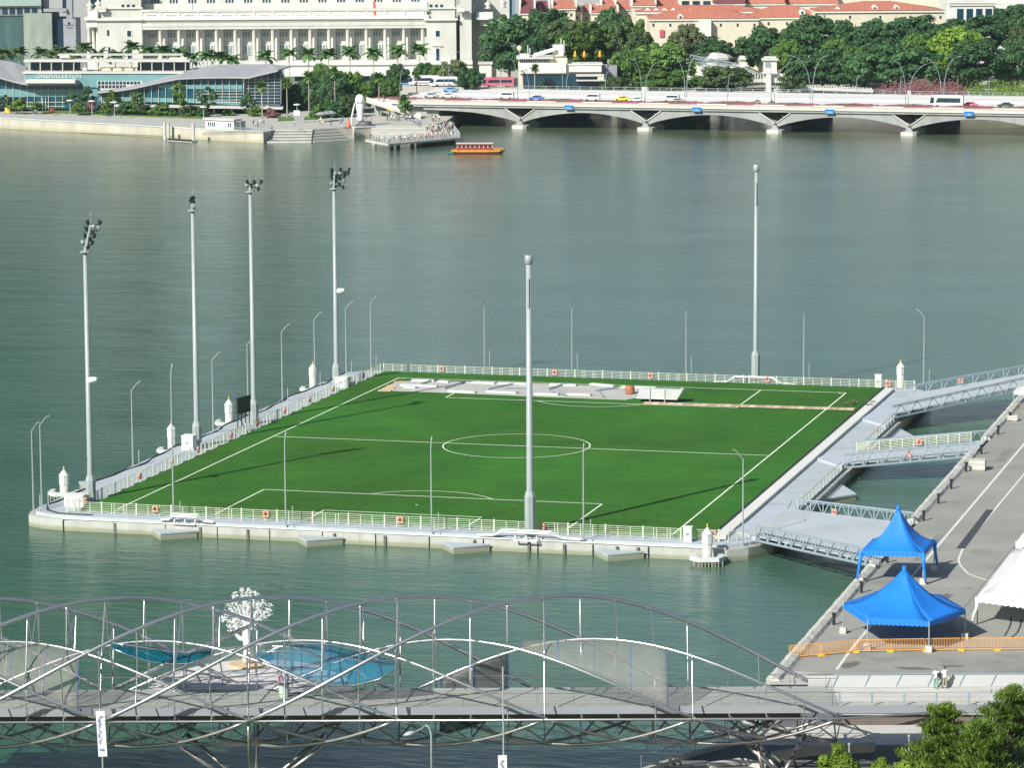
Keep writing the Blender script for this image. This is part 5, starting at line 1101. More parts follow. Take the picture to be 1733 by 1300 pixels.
# ---------------------------------------------------------------- glass restaurant building with wave roofs
f = FR(240, 1046, 3.0); og = f.E('waterfront_building', 'long low aqua glass waterfront building with wave shaped grey roofs', 'building')
def glasswall(x0, x1, ytl, ytr, yb, d0, d1, nm='glass_wall', mt='glasst'):
    a, b, c, d = f.p(x0, ytl), f.p(x1, ytr), f.p(x1, yb), f.p(x0, yb); MB().vprism([(a.x, a.z), (b.x, b.z), (c.x, c.z), (d.x, d.z)], d0, d1).build(nm, mt, og)
def band(x0, x1, ya, yb, d0, d1, mt='spand', nm='spandrel', yc=None, yd=None):
    yc = ya if yc is None else yc; yd = yb if yd is None else yd; a, b, c, d = f.p(x0, ya), f.p(x1, yc), f.p(x1, yd), f.p(x0, yb); return MB().vprism([(a.x, a.z), (b.x, b.z), (c.x, c.z), (d.x, d.z)], d0, d1).build(nm, mt, og)
# centre: upper terrace and aqua parapet
band(40, 322, 125, 160, 2, 14, 'spand', 'parapet_wall')
band(37, 310, 121.5, 124.8, 1.6, 14, 'bwhite', 'terrace_edge')
band(36, 318, 102.5, 106, 5, 13, 'bwhite', 'flat_roof'); band(85, 300, 96, 98, 16, 22, 'bwhite', 'rear_roof'); band(95, 112, 95, 100, 8, 11, 'bwhite', 'plant_box'); band(282, 312, 99.5, 102.4, 8, 11, 'bwhite', 'plant_box')
band(45, 130, 106.2, 121.4, 9, 12.9, 'glass', 'terrace_glazing'); band(228, 316, 106.2, 121.4, 9, 12.9, 'glass', 'terrace_glazing'); band(165, 228, 117, 121.4, 7, 12, 'cwall', 'planter'); band(135, 142, 107, 121, 7, 8.9, 'white', 'doorway')
for k in range(15): x = 45+k*19; band(x-.7, x+.7, 106.2, 121.4, 5.3, 5.8, 'bwhite', 'post')
text('ONEFULLERTON', 1.95, 'white', og, (f.p(95, 0).x, 1.9, f.p(0, 133).z), ext=.06, sx=.93)
band(163, 240, 137, 154, 1.9, 1.99, 'bwhite', 'window_grid', yc=137, yd=147)
for k in range(12):
    for yy in (138, 144.4): 
        if yy+5 < 155-k*.7: band(164.5+k*6.1, 169+k*6.1, yy, yy+5, 1.82, 1.895, 'glass', 'window')
# left block
glasswall(-30, 165, 128, 148, 184, 0, 14)
band(-30, 42, 149, 163, -.12, -.005, yc=151, yd=164); band(42, 165, 150.5, 163, -.12, -.005)
for k in range(16): x = -26+k*12; band(x, x+.8, 131 if x < 30 else 143, 182, -.3, -.125, 'bwhite', 'mullion')
for yy in (172, 179): band(44, 110, yy, yy+1, -.3, -.125, 'bwhite', 'transom')
for k in range(3): band(72+k*5, 73+k*5, 165, 184, -.5, -.31, 'bwhite', 'door_frame')
band(-30, 44, 164.5, 184, -.1, -.006, 'navy', 'ground_floor')
# roofs: swept sheets
def sweptroof(top, bot, d0, d1, th, nm='wave_roof'):
    vs = []; k = len(top)
    for (x, y), (x2, y2) in zip(top, bot):
        a = WD(x, y, f.D+d1)-f.root; b = WD(x2, y2, f.D+d0)-f.root; A = Vector((a.dot(RH), d1, a.z)); B = Vector((b.dot(RH), d0, b.z)); vs += [A, B, B-Vector((0, 0, th)), A-Vector((0, 0, th))]
    fs = []
    for i in range(k-1):
        for q in range(4): fs.append((i*4+q, (i+1)*4+q, (i+1)*4+(q+1) % 4, i*4+(q+1) % 4))
    fs += [(0, 1, 2, 3), tuple(range(4*k-1, 4*k-5, -1))]
    o = MB().add(vs, fs).build(nm, 'metalroof', og); return o
sweptroof([(-30, 98), (0, 101), (25, 105), (44, 112), (55, 122), (66, 132)], [(-30, 124), (0, 130), (25, 137), (38, 140), (46, 140.5), (54, 140)], -3, 13, .5)
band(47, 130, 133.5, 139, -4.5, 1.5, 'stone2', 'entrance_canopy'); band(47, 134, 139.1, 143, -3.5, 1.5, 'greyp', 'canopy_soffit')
sweptroof([(165, 152), (200, 147), (240, 138), (290, 124), (330, 114), (370, 109), (420, 108), (460, 108), (492, 111)], [(165, 155), (200, 152), (230, 147), (270, 138), (300, 132), (340, 130), (380, 129.5), (420, 130), (470, 118)], -16, 12, .45)
f0 = f; f = FR(330, 1032, 3.0)
def band2(x0, x1, ya, yb, d0, d1, mt='spand', nm='spandrel', yc=None, yd=None):
    yc = ya if yc is None else yc; yd = yb if yd is None else yd; a, b, c, d = f.p(x0, ya), f.p(x1, yc), f.p(x1, yd), f.p(x0, yb); o = MB().vprism([(a.x, a.z), (b.x, b.z), (c.x, c.z), (d.x, d.z)], d0, d1).build(nm, mt)
    o.parent = og; off = f.root-f0.root; o.location = (off.dot(RH), off.dot(FH), 0); return o
pts = [(168, 156), (205, 153), (235, 147), (270, 139), (300, 133), (340, 131.5), (410, 131), (413, 176), (330, 175), (168, 171)]
o = MB().vprism([(f.p(x, y).x, f.p(x, y).z) for x, y in pts], 0, 12).build('glass_wall', 'glasst', og); off = f.root-f0.root; o.location = (off.dot(RH), off.dot(FH), 0)
pts = [(414, 131), (478, 119), (474, 185), (412, 185)]
o = MB().vprism([(f.p(x, y).x, f.p(x, y).z) for x, y in pts], .6, 11).build('end_glass_wall', 'glass', og); o.location = (off.dot(RH), off.dot(FH), 0)
band2(168, 330, 163, 170, -.15, -.005, yc=166.5, yd=173.5); band2(330, 410, 166.5, 173.5, -.15, -.005, yc=172, yd=178)
band2(270, 410, 143, 149, -.15, -.005, yc=143.5, yd=151)
for k in range(21):
    x = 172+k*12; yt = [156, 155, 154, 152, 150, 148, 145, 142, 140, 137.5, 134.5, 133.5, 133, 132.5, 132, 132, 132, 131.5, 131.5, 131.5, 131.5][k]; band2(x, x+.8, yt, 174, -.4, -.16, 'bwhite', 'mullion', yc=yt, yd=174)
for k in range(5): band2(332, 410, 153+k*5, 153.8+k*5, -.4, -.16, 'bwhite', 'sunshade')
for k in range(9): band2(416, 474, 133+k*5.5, 133.5+k*5.5, .4, .59, 'bwhite', 'sunshade')
for k in range(6): band2(420+k*11, 420.6+k*11, 132-k*1.9, 176, .4, .59, 'bwhite', 'mullion')
band2(196, 480, 175, 178.5, -5, 0, 'bwhite', 'canopy', yc=180, yd=183)
band2(168, 480, 178, 190, .3, 11, 'navy', 'ground_floor')
for k in range(9): band2(211+k*30, 214.5+k*30, 178, 191, -1.4, -.8, 'stone2', 'column')
f = f0
for k in range(7): mb = MB(); q = f.p(318+k*7, 111); mb.tube([(q.x, 14, q.z-1), (q.x+1.2, 14, q.z+1.3)], .12, 5); mb.tube([(q.x+1.2, 14, q.z-1), (q.x, 14, q.z+1.3)], .12, 5); mb.build('roof_brace', 'white', og)
# ---------------------------------------------------------------- bridge restaurant on the right
f = FR(960, 1076, 3.0); wb = f.E('flat_roofed_restaurant', 'white flat roofed restaurant block behind the road bridge with yellow parasols on top', 'building')
mb = MB(); f.g(mb, 877, 960, 99, 0, 16); mb.build('wall_left', 'cwall', wb); mb = MB(); f.g(mb, 962, 1018, 110, 1, 16); mb.build('wall_right', 'cwall', wb)
for nm, x0, x1, ya, yb, d0, d1, mt in (('white_fascia', 879, 958, 106, 123, -1.2, 0, 'stone2'), ('white_fascia', 962, 1018, 110, 121, -.2, 1, 'stone2'), ('roof_slab', 874, 937, 97, 98.8, -1.4, 16, 'bwhite'), ('coping', 878, 1020, 108, 109.5, -.5, 10, 'stone2'), ('strip_window', 880, 930, 100, 105, -.1, 0, 'glass'), ('ground_glazing', 885, 1012, 126, 160, -.4, 0, 'glass'), ('balcony', 975, 1022, 125, 128, -2.4, 0, 'bwhite'), ('balcony', 975, 1025, 134, 136, -2.4, 0, 'bwhite'), ('stair_block', 1011, 1022, 127, 136, -2.3, 0, 'cwall'), ('rooftop_room', 880, 896, 91.5, 97, 2, 8, 'white'), ('side_wall', 1018.5, 1045, 112, 150, 4, 14, 'greyp')):
    mb = MB(); f.b(mb, x0, x1, ya, yb, d0, d1); mb.build(nm, mt, wb)
for k in range(13): mb = MB(); f.b(mb, 881.5+k*3.8, 882.7+k*3.8, 99.8, 105.2, -.3, -.11); mb.build('mullion', 'bwhite', wb)
for k in range(3): a = f.p(903, 97-k*2); b = f.p(940, 86-k*-3-k*5); mb = MB(); mb.tube([(a.x, 5, a.z), (b.x, 5, b.z)], .3, 6); mb.build('roof_spar', 'white', wb)
mb = MB(); f.b(mb, 936, 955, 77, 96, 6, 9); mb.build('roof_tower', 'stone2', wb)
for x, yt in ((893.5, 77), (897, 82), (950, 66), (955, 69)): mb = MB(); q = f.p(x, yt); mb.cyl(q.x, 5, f.p(0, 97).z, q.z, .16, n=6); mb.build('antenna', 'white', wb)
par = MB().lathe([(.06, 0), (.06, 1.1), (.5, 1.15), (.62, 1.7), (.4, 2.9), (.1, 3.6)], n=8).mesh('parasol', mat('parasol_yellow', (.75, .36, .04), .8), True)
for k, x in enumerate((973.5, 989, 1015.5)): q = f.root+RH*f.p(x, 109).x+FH*1.0; o = inst('parasol', par, None, (q.x, q.y, 3+f.p(0, 108.2).z), 0, .85); tag(o, 'closed yellow parasol on the roof terrace of the restaurant, %s' % ('leftmost', 'middle one', 'rightmost')[k], 'parasol', 'yellow parasols on the restaurant roof')
q = WD(879, 81, 1080); r = E('globe_lamp', (q.x, q.y, 3), 'pale globe lamp on a pole at the left end of the restaurant roof', 'lamp', None); MB().cyl(0, 0, 0, q.z-3.8, .12, n=6).build('pole', 'paint', r); MB().lathe([(.1, q.z-4), (.62, q.z-3.6), (.85, q.z-3), (.62, q.z-2.4), (.1, q.z-2.1)], n=12).build('globe', mat('globe_cream', (.75, .6, .42), .5), r, True)
# ---------------------------------------------------------------- red roofed buildings behind the park
def hiproof(f, mb, x0, x1, yr, ye, d0, d1, inset=10, mi=0):
    a, b = f.p(x0, ye), f.p(x1, ye); z = f.p((x0+x1)/2, yr).z; w = (d1-d0)/2; i = min(inset, (b.x-a.x)*.4)
    v = [(a.x, d0, a.z), (b.x, d0, a.z), (b.x, d1, a.z), (a.x, d1, a.z), (a.x+i, d0+w, z), (b.x-i, d0+w, z)]
    mb.add(v, [(0, 1, 5, 4), (1, 2, 5), (2, 3, 4, 5), (3, 0, 4), (3, 2, 1, 0)], mi)
def house(px, D, x0, x1, yr, ye, dep, label, wall='cwall', roof='redroof', inset=8, win=0, grp=None, cor=True):
    f = FR(px, D, 3.0); r = f.E('red_roofed_building', label, 'building', grp); mb = MB(); f.g(mb, x0+1.2, x1-1.2, ye+.4, .8, dep-.8); mb.build('wall', wall, r)
    mb = MB(); hiproof(f, mb, x0, x1, yr, ye, 0, dep, inset); mb.build('roof', roof, r)
    if cor: mb = MB(); f.b(mb, x0, x1, ye+.3, ye+2.2, .2, .79); mb.build('cornice', 'stone2', r)
    for k in range(win): mb = MB(); x = x0+8+(x1-x0-16)*k/max(1, win-1); f.b(mb, x-1.6, x+1.6, ye+8, ye+13, .7, .79); mb.build('window', 'glass', r)
    return f, r
def dormer(f, r, x, y, d):
    q = f.p(x, y); m = MB(); m.vprism([(q.x-1.0, q.z-1.2), (q.x+1.0, q.z-1.2), (q.x+1.0, q.z+.2), (q.x, q.z+1.0), (q.x-1.0, q.z+.2)], d-1.5, d+3); m.build('dormer', 'stone2', r); m = MB().bx(q.x-.4, q.x+.4, d-1.56, d-1.503, q.z-.8, q.z+.2).build('dormer_window', 'glass', r)
f, r = house(1140, 1215, 1075, 1300, 9, 19.5, 16, 'cream museum block with an orange hipped roof and four small dormers', inset=12); 
for x in (1097, 1111, 1125, 1140): dormer(f, r, x, 18, 3)
f, r = house(1190, 1190, 1098, 1285, 13, 31.5, 26, 'cream corner building with a big orange roof behind the pale tree', inset=22, win=7)
dormer(f, r, 1152, 28, 2)
mb = MB(); f.g(mb, 1182, 1203, 33.5, -2, 1); mb.build('corner_pavilion', 'stone2', r)
mb = MB(); f.b(mb, 1116.5, 1124, 50, 62, .3, .6); mb.build('red_banner', mat('banner_red', (.5, .08, .12), .8), r)
f, r = house(1360, 1200, 1262, 1402, 10, 29, 26, 'long cream building with orange roof above the umbrella tree', inset=22, win=5)
for x in (1359, 1383): dormer(f, r, x, 20, 4)
f, r = house(1460, 1185, 1380, 1600, 3, 18, 26, 'wide orange roofed building with dormers behind the dark treetops', inset=24, win=5)
for x in (1419, 1482, 1519): dormer(f, r, x, 13 if x > 1450 else 16, 4)
rr = random.Random(5); nm_ = ['left of', 'right of']
sh = [(860, 880, 905, -6, 22, 'darkred'), (900, 885, 930, 2, 20, 'darkred'), (925, 908, 955, 3, 18, 'redroof'), (945, 935, 975, 1, 14, 'redroof'), (985, 962, 985, 9, 19, 'redroof'), (1000, 985, 1012, 8, 20, 'redroof'), (1020, 1000, 1046, 10, 21, 'redroof'), (1030, 1018, 1042, 0, 10, 'redroof'), (1055, 1040, 1078, 1, 15, 'redroof'), (1085, 1070, 1110, -4, 9, 'redroof'), (1120, 1105, 1150, -3, 9, 'redroof')]
for k, (px, x0, x1, yr, ye, rf) in enumerate(sh):
    f, r = house(px, 1330-k*4+(k % 3)*16, x0, x1, yr, ye, 22, 'shophouse with %s roof above the left trees, %s' % ('dark red' if rf == 'darkred' else 'orange', word(k, len(sh))), roof=rf, inset=1, grp='shophouses above the trees', win=2)
    for xx in (x0, x1): mb = MB(); a, b = f.p(xx, ye), f.p(xx, yr-1); mb.vprism([(a.x-.35, a.z-.5), (a.x+.35, a.z-.5), (a.x+.35, b.z), (a.x-.35, b.z)], 3, 19); mb.build('gable_wall', 'stone2', r)
f = FR(1170, 1400, 3.0); r = f.E('cream_block', 'plain cream block with windows peeping over the museum roofs', 'building')
mb = MB(); f.g(mb, 1130, 1235, -30, 0, 20); mb.build('wall', 'cwall', r)
for k in range(5): mb = MB(); f.b(mb, 1136+k*18, 1148+k*18, 1, 9, -.3, -.003); mb.build('window', 'glass', r)
for k, (x0, x1, rf) in enumerate(((1210, 1262, 'darkred'), (1262, 1330, 'redroof'), (1330, 1420, 'redroof'))):
    f, r = house((x0+x1)/2, 1380+k*12, x0, x1, -22, 6, 24, 'steep %s roofed house behind the museum roofs, %s' % ('dark red' if rf == 'darkred' else 'orange', ('leftmost', 'middle one', 'rightmost')[k]), roof=rf, inset=2)
f = FR(1500, 1420, 3.0); r = f.E('cream_block', 'long cream block behind the orange roofs at the top edge', 'building'); mb = MB(); f.g(mb, 1390, 1620, -30, 0, 20); mb.build('wall', 'cwall', r)
for k in range(12): mb = MB(); f.b(mb, 1398+k*18, 1408+k*18, -14, -5, -.3, -.003); mb.build('window', 'glass', r)
f = FR(1670, 1230, 3.0); r = f.E('white_hall', 'white pedimented hall with tall arches at the top right corner', 'building')
mb = MB(); f.g(mb, 1604, 1850, -20, 2, 26); f.g(mb, 1608, 1680, 5, -1, 1.99); mb.build('wall', 'stone2', r)
mb = MB(); a, b, c = f.p(1604, 5), f.p(1684, 5), f.p(1642, -9); mb.vprism([(a.x, a.z), (b.x, b.z), (c.x, c.z)], -1.8, -1.0); f.b(mb, 1602, 1800, 5.3, 8, -1.5, -1.01); mb.build('pediment', 'bwhite', r)
for k in range(4): mb = MB(); f.b(mb, 1619+k*16, 1630+k*16, 14, 32, -1.08, -1.003); mb.build('arched_window', 'glass', r)
# ---------------------------------------------------------------- old steel bridge and its gateway
f = FR(1240, 1122, 3.0); r = f.E('steel_truss_bridge', 'old grey steel arch bridge half hidden by trees beyond the road bridge', 'bridge')
TP = [(1172, 98), (1195, 103), (1220, 107), (1250, 113), (1275, 121), (1295, 130)]; BT = [(1172, 108), (1195, 113), (1220, 120), (1250, 127), (1275, 132), (1295, 134)]
for dd in (0, 14):
    mb = MB(); A = [f.p(x, y-dd*.12, dd) for x, y in TP]; B = [f.p(x, y-dd*.12, dd) for x, y in BT]
    mb.tube(A, .28, 6); mb.tube(B, .26, 6)
    for i in range(len(A)): mb.beam(A[i], B[i], .22, .22)
    for i in range(len(A)-1): mb.beam(B[i], A[i+1], .3, .3); mb.beam((A[i]+A[i+1])/2, (B[i]+B[i+1])/2, .2, .2)
    mb.build('truss', 'lampc', r)
mb = MB(); f.b(mb, 1165, 1300, 134, 137, -1, 15); mb.build('deck', 'bwhite', r)
for k in range(12): mb = MB(); f.b(mb, 1240+k*4.6, 1241.6+k*4.6, 125, 134, -.9, -.5); mb.build('railing_post', 'bwhite', r)
f = FR(1212, 1145, 3.0); r = f.E('domed_pavilion', 'pale grey octagonal pavilion with a shallow dome above the old bridge', 'pavilion'); c = f.p(1212, 100)
MB().lathe([(4.6, 0), (4.6, c.z)], c.x, 0, 8).build('body', 'stone2', r); MB().lathe([(5.4, c.z+.003), (5.4, c.z+.7), (4.4, c.z+1.5), (2.0, c.z+2.3), (.3, c.z+2.5)], c.x, 0, 8).build('roof', 'bwhite', r)
for px, yt, D, w, lb in ((1256, 95, 1130, 6, 'slim white gate pillar left of the white gate tower'), (1303, 96, 1105, 13.5, 'white gate tower with an arched opening at the end of the old steel bridge')):
    f = FR(px, D, 3.0); r = f.E('bridge_pylon', lb, 'gate tower'); mb = MB(); f.b(mb, px-w*.8, px+w*.8, yt+5.5, 123 if w > 10 else 112, -2, 2.4); mb.build('shaft', 'stone2', r)
    mb = MB(); f.b(mb, px-w, px+w, yt+2, yt+5.3, -2.6, 3); f.b(mb, px-w*.7, px+w*.7, yt-1, yt+1.9, -1.8, 2.2); mb.build('capital', 'bwhite', r)
    if w > 10:
        mb = MB(); f.b(mb, px-w*.75, px+w*1.5, 124, 139, -1, 5); f.g(mb, px-w*.55, px+w*.1, 124, -2.4, -1.01); mb.build('base', 'stone2', r); mb = MB(); f.b(mb, px-w*1.0, px+w*.95, 122, 123.9, -2.5, 3); mb.build('string_course', 'bwhite', r)
        mb = MB(); a = f.p(px-4, 108); mb.vprism([(a.x-.9, f.p(0, 121).z)]+[(a.x-.9*cos(t), a.z+.9*sin(t)) for t in [pi*k/8 for k in range(9)]]+[(a.x+.9, f.p(0, 121).z)], -2.1, -2.003); mb.build('arch_opening', 'greyp', r)
f = FR(1430, 1086, 3.0); r = f.E('river_parapet', 'long white balustraded parapet behind the road bridge at the park', 'parapet')
band_ = MB(); a, b, c, d = f.p(1351, 146), f.p(1478, 151), f.p(1478, 156), f.p(1351, 152); band_.vprism([(a.x, a.z), (b.x, b.z), (c.x, c.z), (d.x, d.z)], 0, 1); band_.build('wall', 'bwhite', r)
mb = MB()
for k in range(28): x = 1353+k*4.5; y = 145.6+k*.18; q = f.p(x, y); mb.bx(q.x-.2, q.x+.2, .2, .8, q.z, q.z+.4)
mb.build('baluster', 'stone2', r)
for x0, x1, y, lb in ((1476, 1645, 143, 'low red purple flowering hedge behind the road bridge, left part'), (1560, 1640, 146, 'second purple flowering hedge below the lime tree')):
    me, C = crown_mesh('foliage', (x1-x0)*.09, 2.2, 40, 4500, .35, x0, flat=.9, mt='flower', shell=.1); q = WD((x0+x1)/2, y+8, 1083); o = inst('flowering_hedge', me, None, (q.x, q.y, 3), VROT, (1, .12, 1.2)); tag(o, lb, 'hedge')
me, C = crown_mesh('foliage', 14, 1.6, 40, 3500, .35, 77, flat=.9, mt='L_lime', shell=.1); q = WD(1700, 150, 1078); o = inst('clipped_hedge', me, None, (q.x, q.y, 3), VROT, (1, .12, 1.2)); tag(o, 'low yellow green hedge behind the road bridge at the right edge', 'hedge')
q = WD(1490, 118, 1150); f = FR(1470, 1145, 3.0); r = f.E('park_shelter', 'small tiled roof shelter deep under the park trees', 'shelter'); mb = MB(); f.g(mb, 1456, 1472, 115, 0, 5); mb.build('wall', 'cwall', r); mb = MB(); hiproof(f, mb, 1452, 1476, 106, 114, -1, 6, 3); mb.build('roof', 'greyp', r)
q = at(1574, 146, 3); r = E('blue_lorry', WD(1575, 118, 1150)-Vector((0, 0, WD(1575, 118, 1150).z-7.5)), 'blue lorry just visible under the park trees at the right', 'lorry', None, VROT)
MB().bx(-2.2, 1.0, -1, 1, .5, 2.6).build('body', 'blue', r); MB().bx(1.05, 2.3, -.95, .95, .5, 2.1).build('cab', 'white', r); 
for x in (-1.5, 1.6): MB().tube([(x, -1.05, .45), (x, 1.05, .45)], .45, 10).build('wheel', 'black', r)
o = MB().prism([tuple(WD(x, 150, D).xy) for x, D in ((1500, 1140), (1640, 1140), (1640, 1170), (1500, 1170))], 3, 7.45).build('park_terrace', 'lawn'); tag(o, kind='structure')
# ================================================================ ROAD BRIDGE
RB = -radians(3.35); bo = Vector((-152.8, 557.6, 0)); bx_ = Vector((cos(RB), sin(RB), 0)); by_ = Vector((-sin(RB), cos(RB), 0))
rb = E('road_bridge', bo, 'long low concrete road bridge on V shaped piers across the river mouth', 'bridge', None, RB)
DW = 64.0; X0, X1 = -46, 175; ZR = 7.25
MB().bx(X0, X1, 1.2, DW, 6.0, ZR).build('deck', 'bconc', rb)
MB().bx(X0, X1, 7, DW-6, ZR+.004, ZR+.03).build('carriageway', 'road', rb)
MB().bx(X0, X1, 1.2, 6.9, ZR+.002, ZR+.15).build('footway', 'bwhite', rb); MB().bx(X0, X1, DW-5.9, DW, ZR+.002, ZR+.15).build('footway', 'bwhite', rb)
MB().bx(X0, X1, 31, 32, ZR+.032, ZR+.6).build('median_kerb', 'bwhite', rb)
MB().bx(X0, X1, 0, 1.19, 6.5, 7.15).build('edge_beam', 'bwhite', rb); MB().bx(X0, X1, .15, 1.19, 7.16, 7.75).build('upper_fascia', mat('fascia_buff', (.45, .42, .38), .8, var=.08), rb); MB().bx(X0, X1, .35, 1.19, 5.85, 6.49).build('lower_beam', 'bconc', rb)
o = MB().bx(X0, X1, .4, 1.19, 7.76, 7.95).build('planter_trough', 'stone2', rb)
me, C = crown_mesh('planting', 1, .55, 60, 4200, .16, 90, flat=1, mt='flower', shell=0)
rr = random.Random(9)
for k in range(13): inst('planting', me, rb, (X0+8.5+k*17, .8, 7.72), 0, (8.7, .5, 1.15+rr.uniform(-.1, .15)))
mb = MB(); 
for z in (.5, 1.05): mb.tube([(X0, DW-.3, ZR+z), (X1, DW-.3, ZR+z)], .06 if z > 1 else .035, 5)
mb.build('far_railing', 'paint', rb); pmx = MB().bx(-.09, .09, -.09, .09, 0, 1.15).mesh('railing_post', 'paint')
for k in range(61): inst('railing_post', pmx, rb, (X0+k*3.65, DW-.3, ZR))
def arch_poly(x0, xe, left=True, right=True):
    zc, zs, zt = 4.75, 1.75, 5.84; P = []
    if left: P += [(x0+.6, zs), (x0-.1+.5, 2.75), (x0+4.6, zt)]
    else: P += [(x0, zs+1.5), (x0, zt)]
    if right: P += [(xe-5.2, zt), (xe-.3, 2.75), (xe-.6, zs)]
    else: P += [(xe, zt), (xe, zs+2.2)]
    n = 14; c = (x0+xe)/2; hw = (xe-x0)/2
    for i in range(1, n): x = xe-.6-(xe-x0-1.2)*i/n; q = abs(x-c)/hw; P.append((x, zc-(zc-zs)*q**1.9))
    return P
PX = [0, 37.95, 75.95, 114.5, 152.5]
for y in (.9, 13.5, 27, 40.5, 54, 61.5):
    MB().vprism([(-30, 4.9), (-30, 5.84), (-5.2, 5.84), (-.3, 2.75), (-.6, 1.75), (-4, 2.6), (-9, 3.6), (-15, 4.4), (-22, 4.75)], y, y+1.8).build('arch_span', 'bconc', rb)
    for a, b in zip(PX[:-1], PX[1:]): MB().vprism(arch_poly(a, b), y, y+1.8).build('arch_span', 'bconc', rb)
for p in PX:
    MB().prism([(p-2.2, -.9), (p-1.4, -1.8), (p+1.4, -1.8), (p+2.2, -.9), (p+2.2, 3.5), (p-2.2, 3.5)], -2, .95).build('pile_cap', 'bwhite', rb)
    MB().vprism([(p-1.2, .952), (p+1.2, .952), (p+.5, 2.2), (p-.5, 2.2)], -.5, 2.6).build('pier', 'bconc', rb)
    for q in (-1, 1): MB().beam((p+q*.15, .75, 2.75), (p+q*(5.0 if q < 0 else 4.5), .75, 5.84), .32, .25).build('strut_edge', 'bwhite', rb)
    MB().prism([(p-1.8, 12), (p+1.8, 12), (p+1.8, 62), (p-1.8, 62)], -2, 1.2).build('pile_cap', 'bconc', rb); MB().prism([(p-.7, 12), (p+.7, 12), (p+.7, 62), (p-.7, 62)], 1.202, 2.4).build('pier', 'bconc', rb)
MB().bx(X0, -26, 2.5, DW-1, 3, 5.99).build('abutment', 'bconc', rb)
sgn = mat('sign_blue', (.02, .25, .62), .5, var=0); M['sgn'] = sgn
for k, px in enumerate((972, 1188, 1413, 1648)):
    D = (at(px, 180, 6.5)-CP).dot(FH); p = at(px, 181, 6.6); lx = (WD(px, 185, 1004-k*12)-bo).dot(bx_)
    r = E('clearance_sign', bo+bx_*lx-by_*.02+Vector((0, 0, 5.7)), 'small blue clearance sign on the road bridge edge, %s' % word(k, 4), 'sign', 'blue clearance signs on the road bridge', RB)
    MB().bx(-1.25, 1.25, -.14, -.02, 0, 1.0).build('panel', 'sgn', r); MB().bx(-1.3, 1.3, -.3, -.02, 1.003, 1.25).build('lamp_hood', 'blue', r)
    text('2.8m', .62, 'white', r, (0, -.15, .22), ext=.01)
def bpt(px, yb, y):     # bridge-local x for a photo column at depth y of the deck
    for _ in range(3):
        D = (bo+by_*y+bx_*0-CP).dot(FH); q = WD(px, yb, D); lx = (q-bo).dot(bx_); D2 = (bo+by_*y+bx_*lx-CP).dot(FH); q = WD(px, yb, D2); lx = (q-bo).dot(bx_)
    return lx, D2
LM = [(876, 164, 865, 99, 1), (896, 164, 889, 122, 1), (952, 151, 946, 111, 62), (958, 151, 970, 118, 62), (1025, 152, 1029, 121, 62), (1088, 171, 1074, 100, 1), (1093, 171, 1119, 103, 1), (1161, 160, 1142, 96, 31), (1164, 160, 1181, 92, 31), (1234, 172, 1239, 124, 2),
      (1308, 173, 1306, 98, 1), (1313, 173, 1348, 103, 1), (1374, 161, 1342, 93, 31), (1378, 161, 1399, 94, 31), (1452, 155, 1454, 127, 62), (1536, 177, 1519, 103, 1), (1540, 177, 1578, 105, 1), (1596, 160, 1568, 96, 31), (1600, 160, 1623, 95, 31), (1676, 157, 1680, 129, 62), (749, 146, 730, 90, 50), (756, 146, 770, 88, 50), (674, 168, 683, 110, 2), (1526, 155, 1529, 128, 62)]
for k, (xb, yb, xt, yt, dy) in enumerate(LM):
    lx, D = bpt(xb, yb, dy); q = bo+bx_*lx+by_*dy; H = WD(xb, yt, D).z-ZR; dx = (xt-xb)*D/FPX
    s = ('gateway of the old bridge', 'restaurant', 'bus', 'park trees')[k % 4]
    r = E('curved_street_lamp', (q.x, q.y, ZR+.01), 'curved bridge lamp post leaning %s, %s' % ('left' if dx < 0 else 'right', word(sorted(range(len(LM)), key=lambda i: LM[i][0]).index(k), 24).replace('first', 'leftmost') if sorted(range(len(LM)), key=lambda i: LM[i][0]).index(k) < 20 else ['fourth', 'third', 'second', 'very last'][sorted(range(len(LM)), key=lambda i: LM[i][0]).index(k)-20]+' counted from the right'), 'street lamp', 'curved lamp posts on the road bridge', VROT)
    n = 8; pts = [(dx*(i/n)**2.6, 0, H*(1-(1-i/n)**1.5)) for i in range(n+1)]; MB().tube(pts, [.12-.06*i/n for i in range(n+1)], 6).build('post', 'lampc', r, True)
    MB().beam((dx*.97, 0, H), (dx*1.0+(.9 if dx > 0 else -.9), 0, H+.1), .22, .12).build('lamp', 'lampc', r)
    if k in (5, 6, 11, 16): MB().bx(-.1, .75, -.06, .02, 1.6, 5.2).build('banner', 'white', r)
